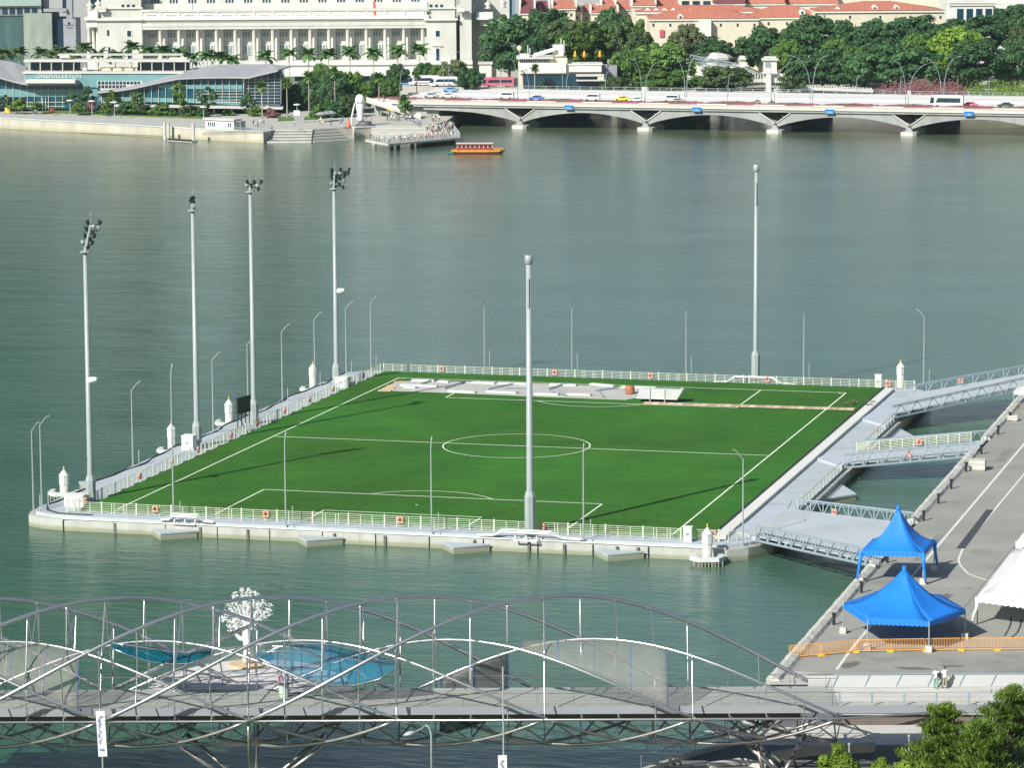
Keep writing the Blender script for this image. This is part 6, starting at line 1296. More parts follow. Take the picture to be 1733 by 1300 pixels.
# ---------------------------------------------------------------- vehicles
def car(x, y, z, rz, col, label, grp='cars on the road bridge', kind_='car', taxi=False):
    r = E(kind_, (x, y, z), label, kind_.replace('_', ' '), grp, rz); van = kind_ == 'van'
    if van: prof = [(-2.3, .35), (2.3, .35), (2.35, 1.0), (1.7, 1.25), (1.1, 1.95), (-2.2, 1.98), (-2.35, 1.2)]
    else: prof = [(-2.2, .35), (2.2, .35), (2.25, .75), (1.3, .95), (.6, 1.42), (-.9, 1.45), (-1.6, 1.0), (-2.25, .95)]
    MB().vprism(prof, -.85, .85).build('body', col, r)
    gl = [(1.45, 1.22), (1.0, 1.8), (-2.0, 1.8), (-2.1, 1.25)] if van else [(1.1, .98), (.55, 1.33), (-.85, 1.36), (-1.4, 1.0)]
    MB().vprism(gl, -.88, .88).build('windows', 'glass', r)
    for q in (-1.4, 1.4):
        for s in (-.8, .8): MB().tube([(q, s-.12, .33), (q, s+.12, .33)], .33, 10).build('wheel', 'black', r)
    if taxi: MB().bx(-.3, .2, -.3, .3, 1.452, 1.62).build('roof_sign', 'white', r)
    return r
for c, v in (('c_white', (.75, .75, .74)), ('c_blue', (.10, .18, .42)), ('c_yellow', (.75, .60, .05)), ('c_silver', (.42, .44, .46)), ('c_pink', (.60, .14, .20)), ('c_dark', (.06, .065, .07)), ('c_sky', (.15, .35, .6))): M[c] = mat(c, v, .3, .1, var=0)
CARS = [(760, 154, 45, 'c_sky', 'car', 'pale blue car on the far lanes of the road bridge near its left end'), (757, 163, 18, 'c_white', 'car', 'white car on the near lane, directly below the pale blue car'), (727, 163, 18, 'c_silver', 'car', 'silver car at the left end of the road bridge planting'),
        (856, 163, 18, 'c_white', 'van', 'open white van just left of the deep blue car'), (908, 166, 14, 'c_blue', 'car', 'deep blue car alone on the near lane'), (1003, 166, 16, 'c_white', 'van', 'white van on the near lane between blue car and taxi'), (1055, 166, 16, 'c_yellow', 'car', 'yellow taxi on the near lane of the road bridge'),
        (1080, 168, 13, 'c_white', 'car', 'white car right behind the yellow taxi'), (1138, 166, 17, 'c_white', 'van', 'white van with a grey car alongside it'), (1148, 170, 11, 'c_silver', 'car', 'grey car overtaking the white van'), (1644, 171, 14, 'c_pink', 'car', 'pinkish red car following the white coach'), (1705, 171, 14, 'c_dark', 'car', 'dark car near the right edge of the road bridge')]
for px, py, dy, c, k, lb in CARS: lx, D = bpt(px, py, dy); q = bo+bx_*lx+by_*dy; car(q.x, q.y, ZR+.03, RB+pi*(k != 'x'), c, lb, kind_=k, taxi='taxi' in lb)
def coach(q, rz, L, H, c, band_, label, z):
    r = E('coach', (q.x, q.y, z), label, 'bus', 'coaches and buses', rz)
    MB().vprism([(-L/2, .4), (L/2-.1, .4), (L/2, 1.0), (L/2, H-.3), (L/2-.3, H), (-L/2+.9, H), (-L/2+.1, H*.55), (-L/2, 1.1)], -1.25, 1.25).build('body', c, r)
    MB().vprism([(-L/2+1.6, 1.45), (L/2-.6, 1.45), (L/2-.6, H-.75), (-L/2+2.2, H-.75)], -1.28, 1.28).build('side_windows', 'glass', r)
    MB().vprism([(-L/2-.02, 1.2), (-L/2+1.1, 1.2), (-L/2+1.3, H-.8), (-L/2+.36, H-.5)], -1.26, 1.27).build('windscreen', 'glass', r)
    MB().vprism([(-L/2+2, .65), (L/2-.4, .65), (L/2-.4, 1.0), (-L/2+2, 1.0)], -1.275, 1.275).build('stripe', band_, r)
    for x in (-L/2+2.2, L/2-2.4):
        for s in (-1.05, 1.05): MB().tube([(x, s-.2, .48), (x, s+.2, .48)], .48, 10).build('wheel', 'black', r)
lx, D = bpt(1606, 173, 10); coach(bo+bx_*lx+by_*10, RB, 9.3, 3.5, 'c_white', 'c_silver', 'white coach on the near lane at the right of the road bridge', ZR+.03)
for px, yb, D, L, c, s, lb in ((719, 144, 1078, 10, 'c_white', 'rust', 'white coach with a brown stripe parked before the colonnaded building, left one'), (751, 146, 1073, 8.5, 'c_white', 'c_silver', 'white bus parked right of the brown striped coach'), (676, 147, 1083, 9, 'c_sky', 'c_blue', 'blue bus half hidden behind the lamp posts and small trees'), (843, 147, 1090, 10, 'c_pink', 'c_pink', 'pink red bus behind the palms right of the small stone pavilion')):
    q = WD(px, yb, D); coach(q, VROT, L, 3.1, c, s, lb, q.z if q.z > 3.1 else 3.1)
    m = MB().bx(-L/2-2, L/2+2, -3, 3, 3.0-q.z, -.02).build('raised_road', 'pave'); m.location = q; m.rotation_euler = (0, 0, VROT); tag(m, kind='structure')
lx, D = bpt(1285, 169, 16)
for k, (px, dy) in enumerate(((1284, 17), (1309, 13))):
    lx, D = bpt(px, 170, dy); q = bo+bx_*lx+by_*dy; r = E('motorcycle', (q.x, q.y, ZR+.03), 'motorcycle with rider on the road bridge by the gate tower, %s one' % ('left', 'right')[k], 'motorcycle', 'motorcycles on the road bridge', RB)
    for x in (-.65, .65): MB().torus((x, 0, .33), .27, .08, (0, 1, 0), 12, 6).build('wheel', 'black', r)
    MB().vprism([(-.6, .5), (.5, .45), (.65, .9), (.2, .85), (-.5, .8)], -.15, .15).build('frame', 'dark', r)
    person(q.x, q.y, ZR+.25, RB+pi/2, 'blk', 'jea', 0, 'motorcycle rider in dark clothes on the road bridge, %s one' % ('left', 'right')[k], 'motorcycle riders', .82)
# ================================================================ STATUE PLAZA, JETTY, BOAT
p = at(616, 231, 0); st = E('statue_drum', (p.x, p.y+1.0, 0), 'round dark stone base in the water carrying the white spouting statue', 'statue base')
MB().lathe([(2.7, -1), (2.7, 3.1)], n=24).build('drum', mat('base_granite', (.17, .19, .21), .7, var=.2), st, True); MB().lathe([(2.8, 3.102), (2.8, 3.3), (2.0, 3.5), (1.7, 4.2), (1.3, 4.3)], n=20).build('wave_plinth', mat('plinth_dark', (.09, .10, .12), .6, var=.3), st)
s = E('water_statue', (p.x-1.3, p.y+.7, 4.3), 'tall white stone fountain statue spouting a jet of water into the bay', 'statue', None, VROT-.4)
body = MB().lathe([(1.0, 0), (1.35, .4), (1.1, 1.6), (1.15, 2.8), (1.45, 3.9), (1.3, 4.6), (1.1, 4.9)], n=14).build('column', 'sculpt', s, True)
body.scale = (.8, .8, 1)
hd_ = MB().lathe([(1.1, 4.88), (1.55, 5.2), (1.72, 5.9), (1.6, 6.6), (1.2, 7.2), (.5, 7.55), (.05, 7.6)], n=12).build('head', 'sculpt', s, True)
mb = MB()
for k in range(9): a = pi*k/8; mb.tube([(.4*cos(a), .2+.4*sin(a), 7.1), (1.35*cos(a), .1+1.3*sin(a), 6.2), (1.4*cos(a), .1+1.3*sin(a), 5.0), (1.1*cos(a), .1+1.0*sin(a), 4.0)], [.25, .3, .3, .12], 6)
hd_.scale = (.78, .78, 1); mn = mb.build('mane', 'sculpt', s, True); mn.scale = (.75, .7, 1); MB().tube([(-.1, -.8, 5.7), (-.15, -1.35, 5.5)], [.42, .36], 8).build('spout', 'sculpt', s, True)
M['spray'] = mat('water_spray', (.9, .93, .93), .6, var=0, alpha=.55)
pts = []; n = 16
for i in range(n+1): t = i/n; pts.append((-.35-1.1*t, -1.5-2.6*t, 5.4-9.7*t*t))
js = E('water_jet', (p.x-1.3, p.y+.7, 4.3), 'white jet of water falling from the statue into the bay', 'water jet', None, VROT-.4)
MB().tube(pts, [.14+.16*i/n for i in range(n+1)], 8).build('stream', 'spray', js, True)
mb = MB(); rr = random.Random(4)
for k in range(900):
    a = rr.uniform(0, 6.28); d = abs(rr.gauss(0, 1.2)); x = pts[-1][0]+d*cos(a)*1.5; y = pts[-1][1]+d*sin(a); z = -4.28+abs(rr.gauss(0, .8))*max(0, 1-d/2.2); q = rr.uniform(.06, .14); mb.add([(x-q, y, z), (x, y-q, z), (x+q, y, z), (x, y, z+q)], [(0, 1, 3), (1, 2, 3), (0, 3, 2)])
mb.build('splash', 'spray', js)
# water steps of the plaza
def steps(px0, px1, y0, y1, n, label, z1=3.05, tilt=0):
    a, b = at(px0, y0, 0), at(px1, y1, 0); r = E('water_steps', (a.x, a.y, 0), label, 'steps', None, atan2(b.y-a.y, b.x-a.x)); L = (b-a).length
    for k in range(n): MB().bx(-tilt*k, L+tilt*k*.6, k*.9-.45, k*.9+.46, -1 if k == 0 else z1*(k-.6)/n, z1*(k+1)/n-.02*0).build('step', 'step_shade' if k % 2 else 'conc', r)
M['step_shade'] = mat('shade_toned_step', (.20, .21, .20), .9)  # darker tone on alternate steps, painting in the risers' shadow lines
steps(452, 527, 241, 240.5, 9, 'flight of grey stone steps going down into the water left of the statue', tilt=-.0)
steps(530, 590, 240, 236.5, 9, 'wide pale stone ledges between the grey steps and the statue')
p0 = at(630, 225, 2.0); p1_ = at(734, 224, 2.0); W_t = (p1_-p0).dot(RH); r = E('water_steps', (p0.x, p0.y, 0), 'shallow pale terraces between the plaza and the jetty', 'steps', None, VROT)
for k in range(4): MB().bx(-.3*k, W_t+k*.4, 4.4*k, 4.4*(k+1)+(.9 if k == 3 else -.003), -1, 2.02+.245*(k+1)).build('step', 'pave' if k % 2 else 'conc', r)
JZ = 2.0; jp_ = [at(x, y, JZ) for x, y in [(618, 236), (657, 243), (779, 232), (764, 212), (742, 210), (744, 222), (640, 230)]]
jt = E('viewing_jetty', (jp_[0].x, jp_[0].y, 0), 'flat concrete viewing jetty on piles crowded with visitors', 'jetty')
MB().prism([(q.x-jp_[0].x, q.y-jp_[0].y) for q in jp_], JZ-.55, JZ).build('deck', 'conc', jt)
for (px, py) in ((632, 244), (661, 249), (672, 248), (696, 246), (706, 247), (735, 241), (755, 240)): q = at(px, py, 0); MB().cyl(q.x-jp_[0].x, q.y-jp_[0].y+1, -2, JZ-.56, .55, n=12).build('pile', 'conc', jt)
mb = MB()
for a, b in zip(jp_[:4], jp_[1:4]):
    A, B = a-jp_[0], b-jp_[0]; A.z = B.z = 0
    for z in (.4, .75, 1.1): mb.tube([A+Vector((0, .2, JZ+z)), B+Vector((0, .2, JZ+z))], .035, 5)
    n = int((B-A).length/1.5)
    for k in range(n+1): q = A.lerp(B, k/n); mb.bx(q.x-.04, q.x+.04, q.y+.16, q.y+.24, JZ+.002, JZ+1.1)
mb.build('railing', 'lampc', jt)
# people: (px, py) of the feet, level
def crowd(spots, z, where, grp):
    rr = random.Random(len(where)*7); T = ['wht', 'wht', 'wht', 'gry', 'blk', 'blu', 'gry', 'red', 'blk', 'pnk', 'kha', 'grn', 'wht']; B = ['jea', 'blk', 'kha', 'gry', 'wht', 'blu']
    n = len(spots)
    for i, (x, y) in enumerate(spots):
        t, b = rr.choice(T), rr.choice(B[:4]); q = at(x, y, z); third = ('left end', 'left part', 'middle', 'right part', 'right end')[min(4, int((x-min(s[0] for s in spots))/(max(s[0] for s in spots)-min(s[0] for s in spots)+.01)*5))]
        person(q.x, q.y, z+.01, rr.uniform(0, 6.28), t, b, rr.choice((0, 0, 1, 2)), '%s %s top, %s legs, %s %s' % ('person in', PW[t], PW[b], third, where), grp+', '+third, rr.uniform(.92, 1.06))
rr = random.Random(2)
front = [(628+ (27*k/6), 237.2+4.6*k/6) for k in range(6)] + [(659+k*3.6+rr.uniform(-1, 1), 242-k*3.6*.088+rr.uniform(-2.0, -.6)) for k in range(31)]
crowd(front, JZ, 'of the jetty front rail', 'visitors at the jetty rail')
mid = [(x, y) for x, y in [(rr.uniform(722, 768), rr.uniform(213, 227)) for _ in range(60)] if y > 225-(x-700)*.22 and x-(y-212)*-.2 < 770][:44]
crowd(mid, JZ, 'of the packed jetty crowd', 'visitors on the jetty')
pz = [(rr.uniform(655, 695), rr.uniform(202, 206)) for _ in range(16)]+[(703, 210), (706, 213), (709, 212), (712, 214), (700, 208)]+[(rr.uniform(730, 748), rr.uniform(202, 207)) for _ in range(7)]
crowd(pz, 3.0, 'of the group behind the statue plaza', 'visitors on the plaza')
lf = [(430+k*3.2+rr.uniform(-1, 1), 214+rr.uniform(-3, 2)) for k in range(6)]+[(456, 217), (460, 221), (498, 213), (541, 212), (546, 213), (543, 208), (560, 213), (577, 210), (580, 207), (590, 211), (594, 213), (620, 205), (615, 208), (628, 208)]
crowd(lf, 3.0, 'of the plaza left of the statue', 'visitors left of the statue')
crowd([(3, 188), (27, 190), (37, 189), (41, 188), (194, 201), (206, 200)], 3.0, 'of the promenade before the glass building', 'strollers on the promenade')
# tour boat
p = at(808, 259.5, 0); bt = E('tour_boat', (p.x, p.y, 0), 'orange and dark red wooden tour boat with a pale roof heading right', 'boat', None, VROT-.05)
HLN = [(-7.0, 0), (-6.0, 1.1), (-3, 1.6), (3, 1.6), (6.2, 1.0), (7.4, 0), (6.2, -1.0), (3, -1.6), (-3, -1.6), (-6.0, -1.1)]
def hullm(z0, z1, s0, s1):
    n = len(HLN); v = [(x*s0, y*s0, z0) for x, y in HLN]+[(x*s1, y*s1, z1) for x, y in HLN]; return MB().add(v, [tuple(range(n)), tuple(range(2*n-1, n-1, -1))]+[(i, (i+1) % n, n+(i+1) % n, n+i) for i in range(n)])
hullm(-.4, .5, .8, .95).build('hull', mat('hull_dark', (.10, .02, .02), .5), bt); hullm(.503, 1.0, .96, 1.0).build('gunwale', mat('boat_orange', (.75, .33, .04), .5), bt)
MB().bx(-5.3, 3.9, -1.25, 1.25, 1.003, 1.5).build('cabin_side', mat('boat_red', (.28, .04, .035), .5), bt)
for x in [-5.2+k*1.15 for k in range(9)]: MB().bx(x-.08, x+.08, -1.22, -1.1, 1.503, 2.6).build('post', 'white', bt); MB().bx(x-.08, x+.08, 1.1, 1.22, 1.503, 2.6).build('post', 'white', bt)
MB().bx(-5.2, 3.9, -.9, .9, 1.51, 2.3).build('seats', mat('boat_red', (.28, .04, .035)), bt); MB().bx(-5.5, 4.1, -1.3, 1.3, 2.3, 2.62).build('cabin_frieze', mat('boat_red', (.28, .04, .035)), bt)
MB().bx(-5.6, 4.2, -1.45, 1.45, 2.622, 2.8).build('roof', 'bwhite', bt); MB().torus((-5.1, -1.42, 1.35), .38, .1, (0, 1, 0), 14, 6).build('lifebuoy', 'orange', bt); MB().bx(-7.6, -6.4, -1.0, 1.0, .35, .5).build('stern_platform', mat('stern_green', (.05, .3, .2)), bt)
MB().tube([(-7.3, 0, .5), (-7.9, 0, 1.1), (-7.6, 0, 1.3)], .14, 6).build('outboard', 'dark', bt)
mb = MB()
for k in range(12): x = 4.4+k*.22; mb.bx(x-.03, x+.03, -1.0, -.94, 1.0, 1.5)
mb.tube([(4.4, -1, 1.5), (6.9, -.3, 1.6)], .04, 5); mb.build('bow_rail', 'barrier', bt)
# kiosk, mooring piles with barrier, lamps on the far promenade
p = at(377, 218, 3); r = E('ticket_kiosk', (p.x, p.y, 3), 'small white ticket kiosk on the quay beside the steps', 'kiosk', None, -.30)
MB().bx(-5.0, 5.0, -1.4, 1.4, 0, 2.5).build('wall', 'white', r); MB().bx(-5.4, 5.3, -1.8, 1.8, 2.503, 2.95).build('roof', 'bwhite', r)
for x in (-3.9, -3.2, -2.4, -1.8, 3.1, 3.8): MB().bx(x-.18, x+.18, -1.46, -1.403, .8, 1.9).build('window', 'glass', r)
MB().bx(5.003, 7.2, -1.2, 1.2, 2.3, 2.45).build('awning', 'greyp', r)
for x in (7.0,): MB().bx(x-.08, x+.08, -1.1, 1.1, 0, 2.3).build('awning_post', 'greyp', r)
for k, (px, pb, pt) in enumerate(((279, 236, 208), (285, 234, 209), (327, 239, 210))):
    p = at(px, pb, 0); H = WD(px, pt, (p-CP).dot(FH)).z; r = E('timber_dolphin', (p.x, p.y, 0), 'grey mooring post in the water below the quay wall, %s' % ('leftmost', 'middle one', 'rightmost')[k], 'mooring post', 'mooring posts at the quay wall')
    MB().bx(-.34, .34, -.34, .34, -2, H).build('post', 'conc', r); MB().bx(-.4, .4, -.4, .4, H+.003, H+.25).build('cap', 'conc', r)
a, b = at(284, 234, .6), at(325, 237, .6); r = E('floating_landing', (a.x, a.y, 0), 'narrow floating landing stage between the mooring posts', 'landing stage', None, atan2(b.y-a.y, b.x-a.x)); MB().bx(0, (b-a).length, 0, 2, -.2, .5).build('deck', 'conc', r); MB().bx(0, (b-a).length, -.1, -.003, .2, .7).build('fender', 'dark', r)
for k, (px, pb, pt, lb) in enumerate([(119, 198, 171, 'twin topped promenade lamp left of the bougainvillea'), (156, 199, 172, 'twin topped promenade lamp by the dark red bush'), (194, 201, 174, 'twin topped promenade lamp right of the dark red bush'), (345, 207, 182, 'twin topped promenade lamp at the left end of the kiosk'), (503, 208, 178, 'banner hung promenade lamp at the top of the steps'), (660, 196, 177, 'promenade lamp with a yellow banner on the plaza'), (69, 187, 168, 'short promenade lamp before the glass entrance')]):
    p = at(px, pb, 3); H = WD(px, pt, (p-CP).dot(FH)).z-3; r = E('promenade_lamp', (p.x, p.y, 3), lb, 'street lamp', 'lamps on the far promenade'); MB().cyl(0, 0, 0, H, .16, .12, n=8).build('pole', 'paint', r); MB().lathe([(.2, H+.003), (1.1, H+.15), (1.0, H+.35), (.2, H+.5)], n=12).build('lamp_disc', 'white', r)
    if k in (4, 5): MB().bx(-.9, .9, -.3, -.2, H*.42, H*.72).build('banner', 'white' if k == 4 else 'c_yellow', r)
low_rail(at(-30, 201, 3.0), at(270, 217, 3.0), 'grey promenade railing along the top of the far quay wall, left part', 60, 1.05, z=3.12)
low_rail(at(330, 219, 3.0), at(452, 224, 3.0), 'grey promenade railing in front of the ticket kiosk', 24, 1.05, z=3.12)
# stair from the bridge down to the plaza
a, b = at(618, 172, 6.8), at(712, 199, 3.0); r = E('plaza_stair', (b.x, b.y, 3.0), 'white walled stair ramp dropping from the road bridge to the plaza', 'stair'); A = WD(620, 168, 1010); B = WD(712, 200, 1003)
for dd in (0, 3.2):
    A = WD(620, 170, 1012+dd); B = WD(712, 199, 1002+dd); a_, b_ = A-r.location, B-r.location; mb = MB(); mb.add([a_, b_, b_+Vector((0, 0, 1.1)), a_+Vector((0, 0, 1.1)), a_+FH*.3, b_+FH*.3, b_+FH*.3+Vector((0, 0, 1.1)), a_+FH*.3+Vector((0, 0, 1.1))], [(0,3,2,1),(4,5,6,7),(0,1,5,4),(1,2,6,5),(2,3,7,6),(3,0,4,7)]); mb.build('side_wall', 'stone2', r)
A = WD(620, 170, 1012); B = WD(712, 199, 1002); mb = MB(); a_, b_ = A-r.location, B-r.location
mb.add([a_+FH*.31, b_+FH*.31, b_+FH*3.1, a_+FH*3.1, a_+FH*.31-Vector((0, 0, .5)), b_+FH*.31-Vector((0, 0, .5)), b_+FH*3.1-Vector((0, 0, .5)), a_+FH*3.1-Vector((0, 0, .5))], [(0,1,2,3),(7,6,5,4),(0,4,5,1),(1,5,6,2),(2,6,7,3),(3,7,4,0)]); mb.build('flight', 'conc', r)
# small things on the left promenade
for px, py, c, lb in ((11, 190, 'c_yellow', 'pointed yellow and red cone tent on the far promenade at the left'), (60, 191, 'white', 'small white cone tent on the far promenade')):
    p = at(px, py, 3); r = E('cone_tent', (p.x, p.y, 3), lb, 'cone tent'); MB().lathe([(.9, 0), (.45, 1.4), (.05, 2.5 if px < 20 else 1.7)], n=8).build('cloth', c, r)
    if px < 20: MB().lathe([(.95, 0), (.6, .9), (.5, .95)], .55, 0, 8).build('flap', 'barrier', r)
p = at(590, 217, 3); r = E('figure_display', (p.x, p.y, 3), 'orange inflatable display at the left foot of the statue', 'display'); MB().lathe([(.5, 0), (.75, .7), (.5, 1.3), (.65, 1.8), (.2, 2.3)], n=10).build('body', 'orange', r, True); MB().lathe([(.3, 0), (.5, .6), (.1, 1.8)], -.9, 0, 8).build('side_piece', 'spand', r, True)
# cafe umbrellas and hedges
for k, px in enumerate((540, 548, 556)): 
    p = at(px, 207-k, 3); r = E('cafe_umbrella', (p.x, p.y+2, 3), 'grey cafe umbrella under the plaza trees, %s' % ('leftmost', 'middle one', 'rightmost')[k], 'umbrella', 'cafe umbrellas on the plaza'); MB().cyl(0, 0, 0, 2.4, .06, n=6).build('pole', 'paint', r); MB().lathe([(1.9, 2.2), (1.0, 2.7), (.1, 3.0)], n=8).build('canopy', 'greyp', r)
# ================================================================ FAR TREES
FT = [('rnd0', 862, 1130, 20, 118, 108, 'L_dark', 'big dark green tree beside the right corner of the colonnaded building'),
 ('rnd1', 925, 1150, 9, 78, 96, 'L_dark', 'dark tree under the orange shophouse roofs'),
 ('rnd2', 905, 1112, 55, 122, 74, 'L_dark', 'dark tree behind the restaurant roof spars'),
 ('rnd0', 990, 1118, 32, 108, 110, 'L_mid', 'broad mid green tree behind the yellow parasols'), ('rnd1', 952, 1124, 30, 90, 80, 'L_olive', 'olive green tree above the restaurant roof tower'),
 ('umb0', 1035, 1165, 13, 60, 66, 'L_dark', 'dark treetop between the shophouses and the museum'),
 ('rnd2', 1046, 1122, 32, 104, 74, 'L_olive', 'olive tree right of the broad mid green one'), ('rnd1', 1072, 1140, 27, 90, 64, 'L_mid', 'tree with a yellow green top left of the cream museum wall'),
 ('rnd0', 1118, 1098, 68, 152, 128, 'L_mid', 'large bright green tree in front of the cream museum wall'), ('rnd2', 1060, 1088, 82, 150, 70, 'L_mid', 'green tree right of the restaurant side wall'),
 ('rnd1', 1160, 1150, 36, 92, 62, 'L_pale', 'thin pale grey green tree against the cream corner building'), ('umb1', 1205, 1150, 62, 108, 96, 'L_dark', 'dark tree left of the domed pavilion'), ('rnd1', 1085, 1120, 50, 96, 60, 'L_olive', 'olive tree filling the gap beside the museum'),
 ('rnd1', 1128, 1076, 114, 158, 116, 'L_mid', 'low spreading tree just behind the road bridge railing at its middle'), ('rnd2', 1222, 1074, 110, 154, 120, 'L_olive', 'browner spreading tree under the old steel bridge'),
 ('umb0', 1298, 1152, 46, 108, 130, 'L_dark', 'umbrella shaped dark tree behind the white gate tower'), ('umb1', 1385, 1160, 24, 88, 150, 'L_dark', 'tall umbrella crowned tree breaking the skyline of orange roofs'),
 ('umb1', 1392, 1112, 82, 138, 150, 'L_dark', 'wide dark tree right of the white gate tower'), ('umb0', 1462, 1140, 45, 110, 140, 'L_dark', 'dark tree left of the lime green one, second row'), ('rnd1', 1330, 1128, 62, 118, 60, 'L_mid', 'mid green tree tucked right of the gate tower'),
 ('umb1', 1515, 1100, 74, 136, 166, 'L_dark', 'broad dark tree in front of the park lawn'), ('umb0', 1555, 1170, 27, 84, 150, 'L_dark', 'distant dark tree below the dormered orange roof'), ('umb1', 1650, 1175, 25, 80, 160, 'L_dark', 'distant dark tree below the white hall'),
 ('umb0', 1622, 1125, 45, 96, 120, 'L_lime', 'lime green umbrella shaped tree standing out of the dark park trees'), ('rnd2', 1600, 1112, 84, 118, 40, 'L_lime', 'small lime green crown under the big lime tree'),
 ('rnd0', 1650, 1098, 62, 138, 108, 'L_dark', 'tall dark tree right of the lime green one'), ('umb1', 1722, 1105, 66, 134, 96, 'L_dark', 'dark tree at the right edge above the yellow hedge'), ('umb0', 1718, 1190, 8, 56, 90, 'L_dark', 'dark crown at the top right corner beside the white hall'), ('rnd1', 1725, 1150, 44, 92, 60, 'L_olive', 'olive tree at the right edge, middle height'),
 ('umb0', 1420, 1125, 66, 118, 80, 'L_mid', 'mid green crown between the two dark park trees'), ('umb1', 1560, 1145, 56, 112, 110, 'L_mid', 'mid green crown left of the lime tree'),
 ('bsh0', 924, 1078, 117, 154, 46, 'L_mid', 'rounded bushy tree in front of the restaurant glazing'), ('bsh0', 1046, 1073, 126, 154, 62, 'L_olive', 'rounded olive bush right of the restaurant'), ('bsh0', 1338, 1083, 122, 152, 44, 'L_olive', 'grey green bush at the foot of the gate tower'),
 ('rnd2', 1000, 1135, 60, 120, 70, 'L_dark', 'dark lower tree behind the parasols'), ('umb0', 1485, 1165, 32, 70, 90, 'L_dark', 'dark crown below the dormered orange roof on the left'), ('umb1', 1590, 1130, 92, 132, 90, 'L_dark', 'dark crown behind the blue lorry'), ('umb0', 1440, 1108, 92, 140, 90, 'L_dark', 'shaded crown above the river parapet')]
for kn, px, D, yt, yb, w, mt, lb in FT: tree(kn, px, D, yt, yb, w, mt, lb, 'trees in the far park')
F2 = [('rnd1', 565, 1030, 112, 182, 60, 'L_dark', 'dark tree between two tall fan palms right of the glass building'), ('rnd0', 600, 1040, 118, 178, 62, 'L_mid', 'green tree left of the statue, behind the palms'), ('rnd2', 528, 1042, 128, 190, 56, 'L_dark', 'dark tree at the right end of the glass building'),
 ('rnd1', 500, 1050, 135, 190, 50, 'L_mid', 'mid green tree hugging the end of the glass building'), ('rnd2', 640, 1050, 122, 172, 50, 'L_dark', 'dark tree right behind the statue head'), ('rnd0', 562, 1012, 168, 200, 50, 'L_dark', 'low dark tree on the plaza in front of the cafe'), ('bsh0', 535, 1008, 172, 200, 26, 'L_mid', 'small round tree left of the cafe umbrellas'),
 ('rnd2', 592, 1014, 158, 196, 44, 'L_olive', 'olive tree immediately left of the statue'), ('sml0', 686, 1003, 167, 190, 30, 'L_mid', 'small round tree below the left end of the road bridge'), ('rnd1', 675, 1045, 105, 140, 40, 'L_dark', 'dark tree behind the white banner at the bridge head'),
 ('rnd2', 720, 1090, 104, 140, 44, 'L_dark', 'dark tree left of the pale green one before the corner block'), ('rnd0', 768, 1078, 98, 146, 56, 'L_pale', 'pale yellow green tree before the right corner block'), ('rnd1', 792, 1072, 112, 150, 56, 'L_dark', 'dark round tree left of the small stone pavilion'), ('rnd2', 745, 1085, 108, 142, 44, 'L_mid', 'green tree behind the parked buses'),
 ('sml0', 305, 1020, 135, 178, 30, 'L_mid', 'slender small tree before the glass building, left of a pair'), ('sml1', 350, 1018, 143, 184, 36, 'L_dark', 'darker small tree before the glass building, right of the pair'), ('sml1', 190, 1030, 150, 182, 30, 'L_mid', 'small green tree right of the red flowering bush'), ('sml0', 150, 1034, 142, 180, 28, 'L_dark', 'small dark tree left of the red flowering bush'), ('sml1', 124, 1036, 155, 182, 26, 'L_dark', 'small dark tree by the glass entrance'),
 ('bsh0', 28, 1035, 165, 184, 36, 'L_lime', 'bright green bush at the left edge of the promenade'), ('bsh0', 135, 1028, 171, 188, 32, 'L_mid', 'rounded green bush below the small dark trees'), ('bsh0', 155, 1030, 166, 188, 20, 'flower', 'dark red flowering bush before the glass building'), ('bsh0', 90, 1030, 181, 190, 14, 'rust', 'low rust red bush on the promenade lawn'), ('bsh0', 178, 1026, 172, 190, 24, 'L_mid', 'green bush right of the dark red one'), ('bsh0', 270, 1022, 172, 193, 44, 'L_mid', 'green bush below the slender small tree'), ('bsh0', 318, 1020, 174, 196, 40, 'L_olive', 'dull green bush between the pair of small trees'), ('bsh0', 388, 1022, 184, 195, 22, 'L_mid', 'low green bush behind the ticket kiosk'), ('bsh0', 462, 1012, 180, 198, 30, 'flower', 'dark red bush at the right end of the glass building')]
F2 += [('bsh0', 62, 1034, 170, 185, 30, 'L_mid', 'green bush left of the glass entrance'), ('sml1', 8, 1037, 158, 182, 24, 'L_olive', 'small olive tree at the very left edge'), ('bsh0', 210, 1026, 168, 190, 34, 'L_dark', 'dark bush right of the red flowering bush'), ('sml0', 232, 1026, 152, 184, 26, 'L_mid', 'slim small tree below the grid of little windows'),
 ('bsh0', 240, 1024, 174, 192, 30, 'L_olive', 'olive bush below the grid of little windows'), ('bsh0', 345, 1019, 178, 196, 30, 'L_dark', 'dark bush under the darker small tree'), ('sml1', 420, 1020, 152, 188, 30, 'L_dark', 'small dark tree before the end of the glass wall'), ('bsh0', 430, 1018, 176, 196, 26, 'L_mid', 'green bush before the end of the glass wall'), ('bsh0', 292, 1021, 180, 195, 22, 'L_dark', 'low dark bush beside the slender small tree'),
 ('rnd2', 545, 1060, 105, 150, 50, 'L_mid', 'mid green tree before the terrace wall, left of the tall dark ones'), ('rnd0', 615, 1030, 138, 182, 44, 'L_mid', 'mid green tree touching the left side of the statue'), ('rnd1', 660, 1040, 128, 165, 38, 'L_mid', 'mid green tree over the head of the plaza stair'), ('rnd1', 480, 1046, 128, 170, 34, 'L_dark', 'dark tree against the tall end glazing')]
for kn, px, D, yt, yb, w, mt, lb in F2: tree(kn, px, D, yt, yb, w, mt, lb, 'trees on the far waterfront')
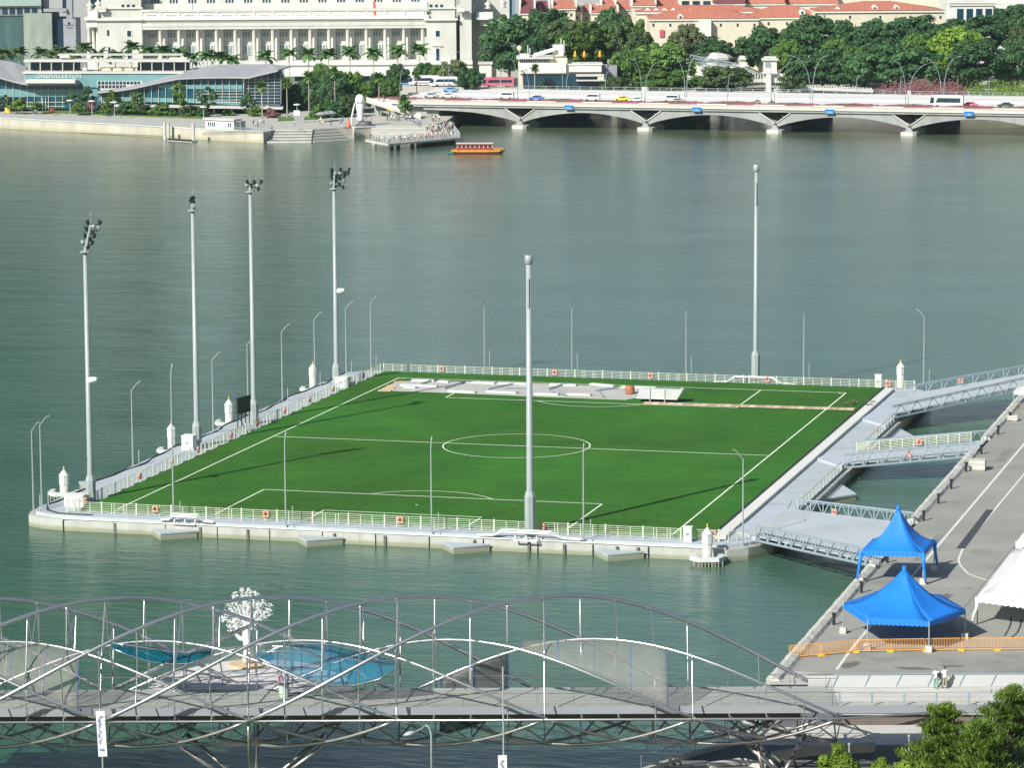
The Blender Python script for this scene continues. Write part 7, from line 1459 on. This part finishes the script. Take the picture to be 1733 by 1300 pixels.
PL = [(222, 72), (250, 80), (276, 78), (303, 82), (326, 92), (350, 88), (371, 88), (393, 94)]
for k, (px, yt) in enumerate(PL): palm(px, yt, 1085, 'feathery palm above the glass building roof, %s of that row' % word(k, 8), k % 2, fl=1.25)
PL = [(450, 88), (489, 84), (522, 83), (556, 85), (592, 80), (632, 83), (673, 78), (710, 76)]
for k, (px, yt) in enumerate(PL): palm(px, yt, 1092, 'tall royal palm before the colonnade, %s of that row' % word(k, 8), k % 2, fl=1.3)
PL = [(6, 84), (32, 82), (68, 83), (105, 80), (142, 73), (166, 84), (195, 88), (92, 86), (122, 86)]
for k, (px, yt) in enumerate(PL): palm(px, yt, 1092, 'squat palm in front of the office towers at the left, %s of nine' % ORD[k], k % 2, fl=1.25, mt='L_olive')
PL = [(443, 137, 1010), (485, 131, 1008), (522, 120, 1009), (566, 112, 1020), (641, 122, 1016), (683, 160, 1006), (847, 101, 1078), (885, 111, 1076), (905, 108, 1070), (782, 105, 1074), (705, 120, 1050)]
for k, (px, yt, D) in enumerate(PL): palm(px, yt, D, ['fan palm with a thin pale trunk left of the steps', 'fan palm at the right end of the glass building', 'tall fan palm above the plaza lawn', 'tall fan palm amid the dark trees', 'thin palm just right of the statue', 'short palm at the left end of the road bridge', 'small fan palm above the stone pavilion', 'fan palm right of the stone pavilion', 'fan palm before the restaurant wall', 'fan palm before the right corner block', 'thin palm by the white banner at the bridge head'][k], 2, fl=1.35 if k < 6 else 1.1, mt='L_mid' if k < 5 else None)
# ================================================================ HAZE
hz = bpy.data.materials.new('air_haze'); hz.use_nodes = True; t = hz.node_tree; t.nodes.remove(t.nodes['Principled BSDF']); pv = t.nodes.new('ShaderNodeVolumePrincipled')
pv.inputs['Color'].default_value = (.62, .85, .95, 1); pv.inputs['Density'].default_value = .00004; pv.inputs['Anisotropy'].default_value = .2
t.links.new(pv.outputs[0], t.nodes['Material Output'].inputs['Volume'])
o = MB().bx(-2700, 2700, -850, 2700, -3, 330).build('haze', hz); tag(o, kind='stuff')
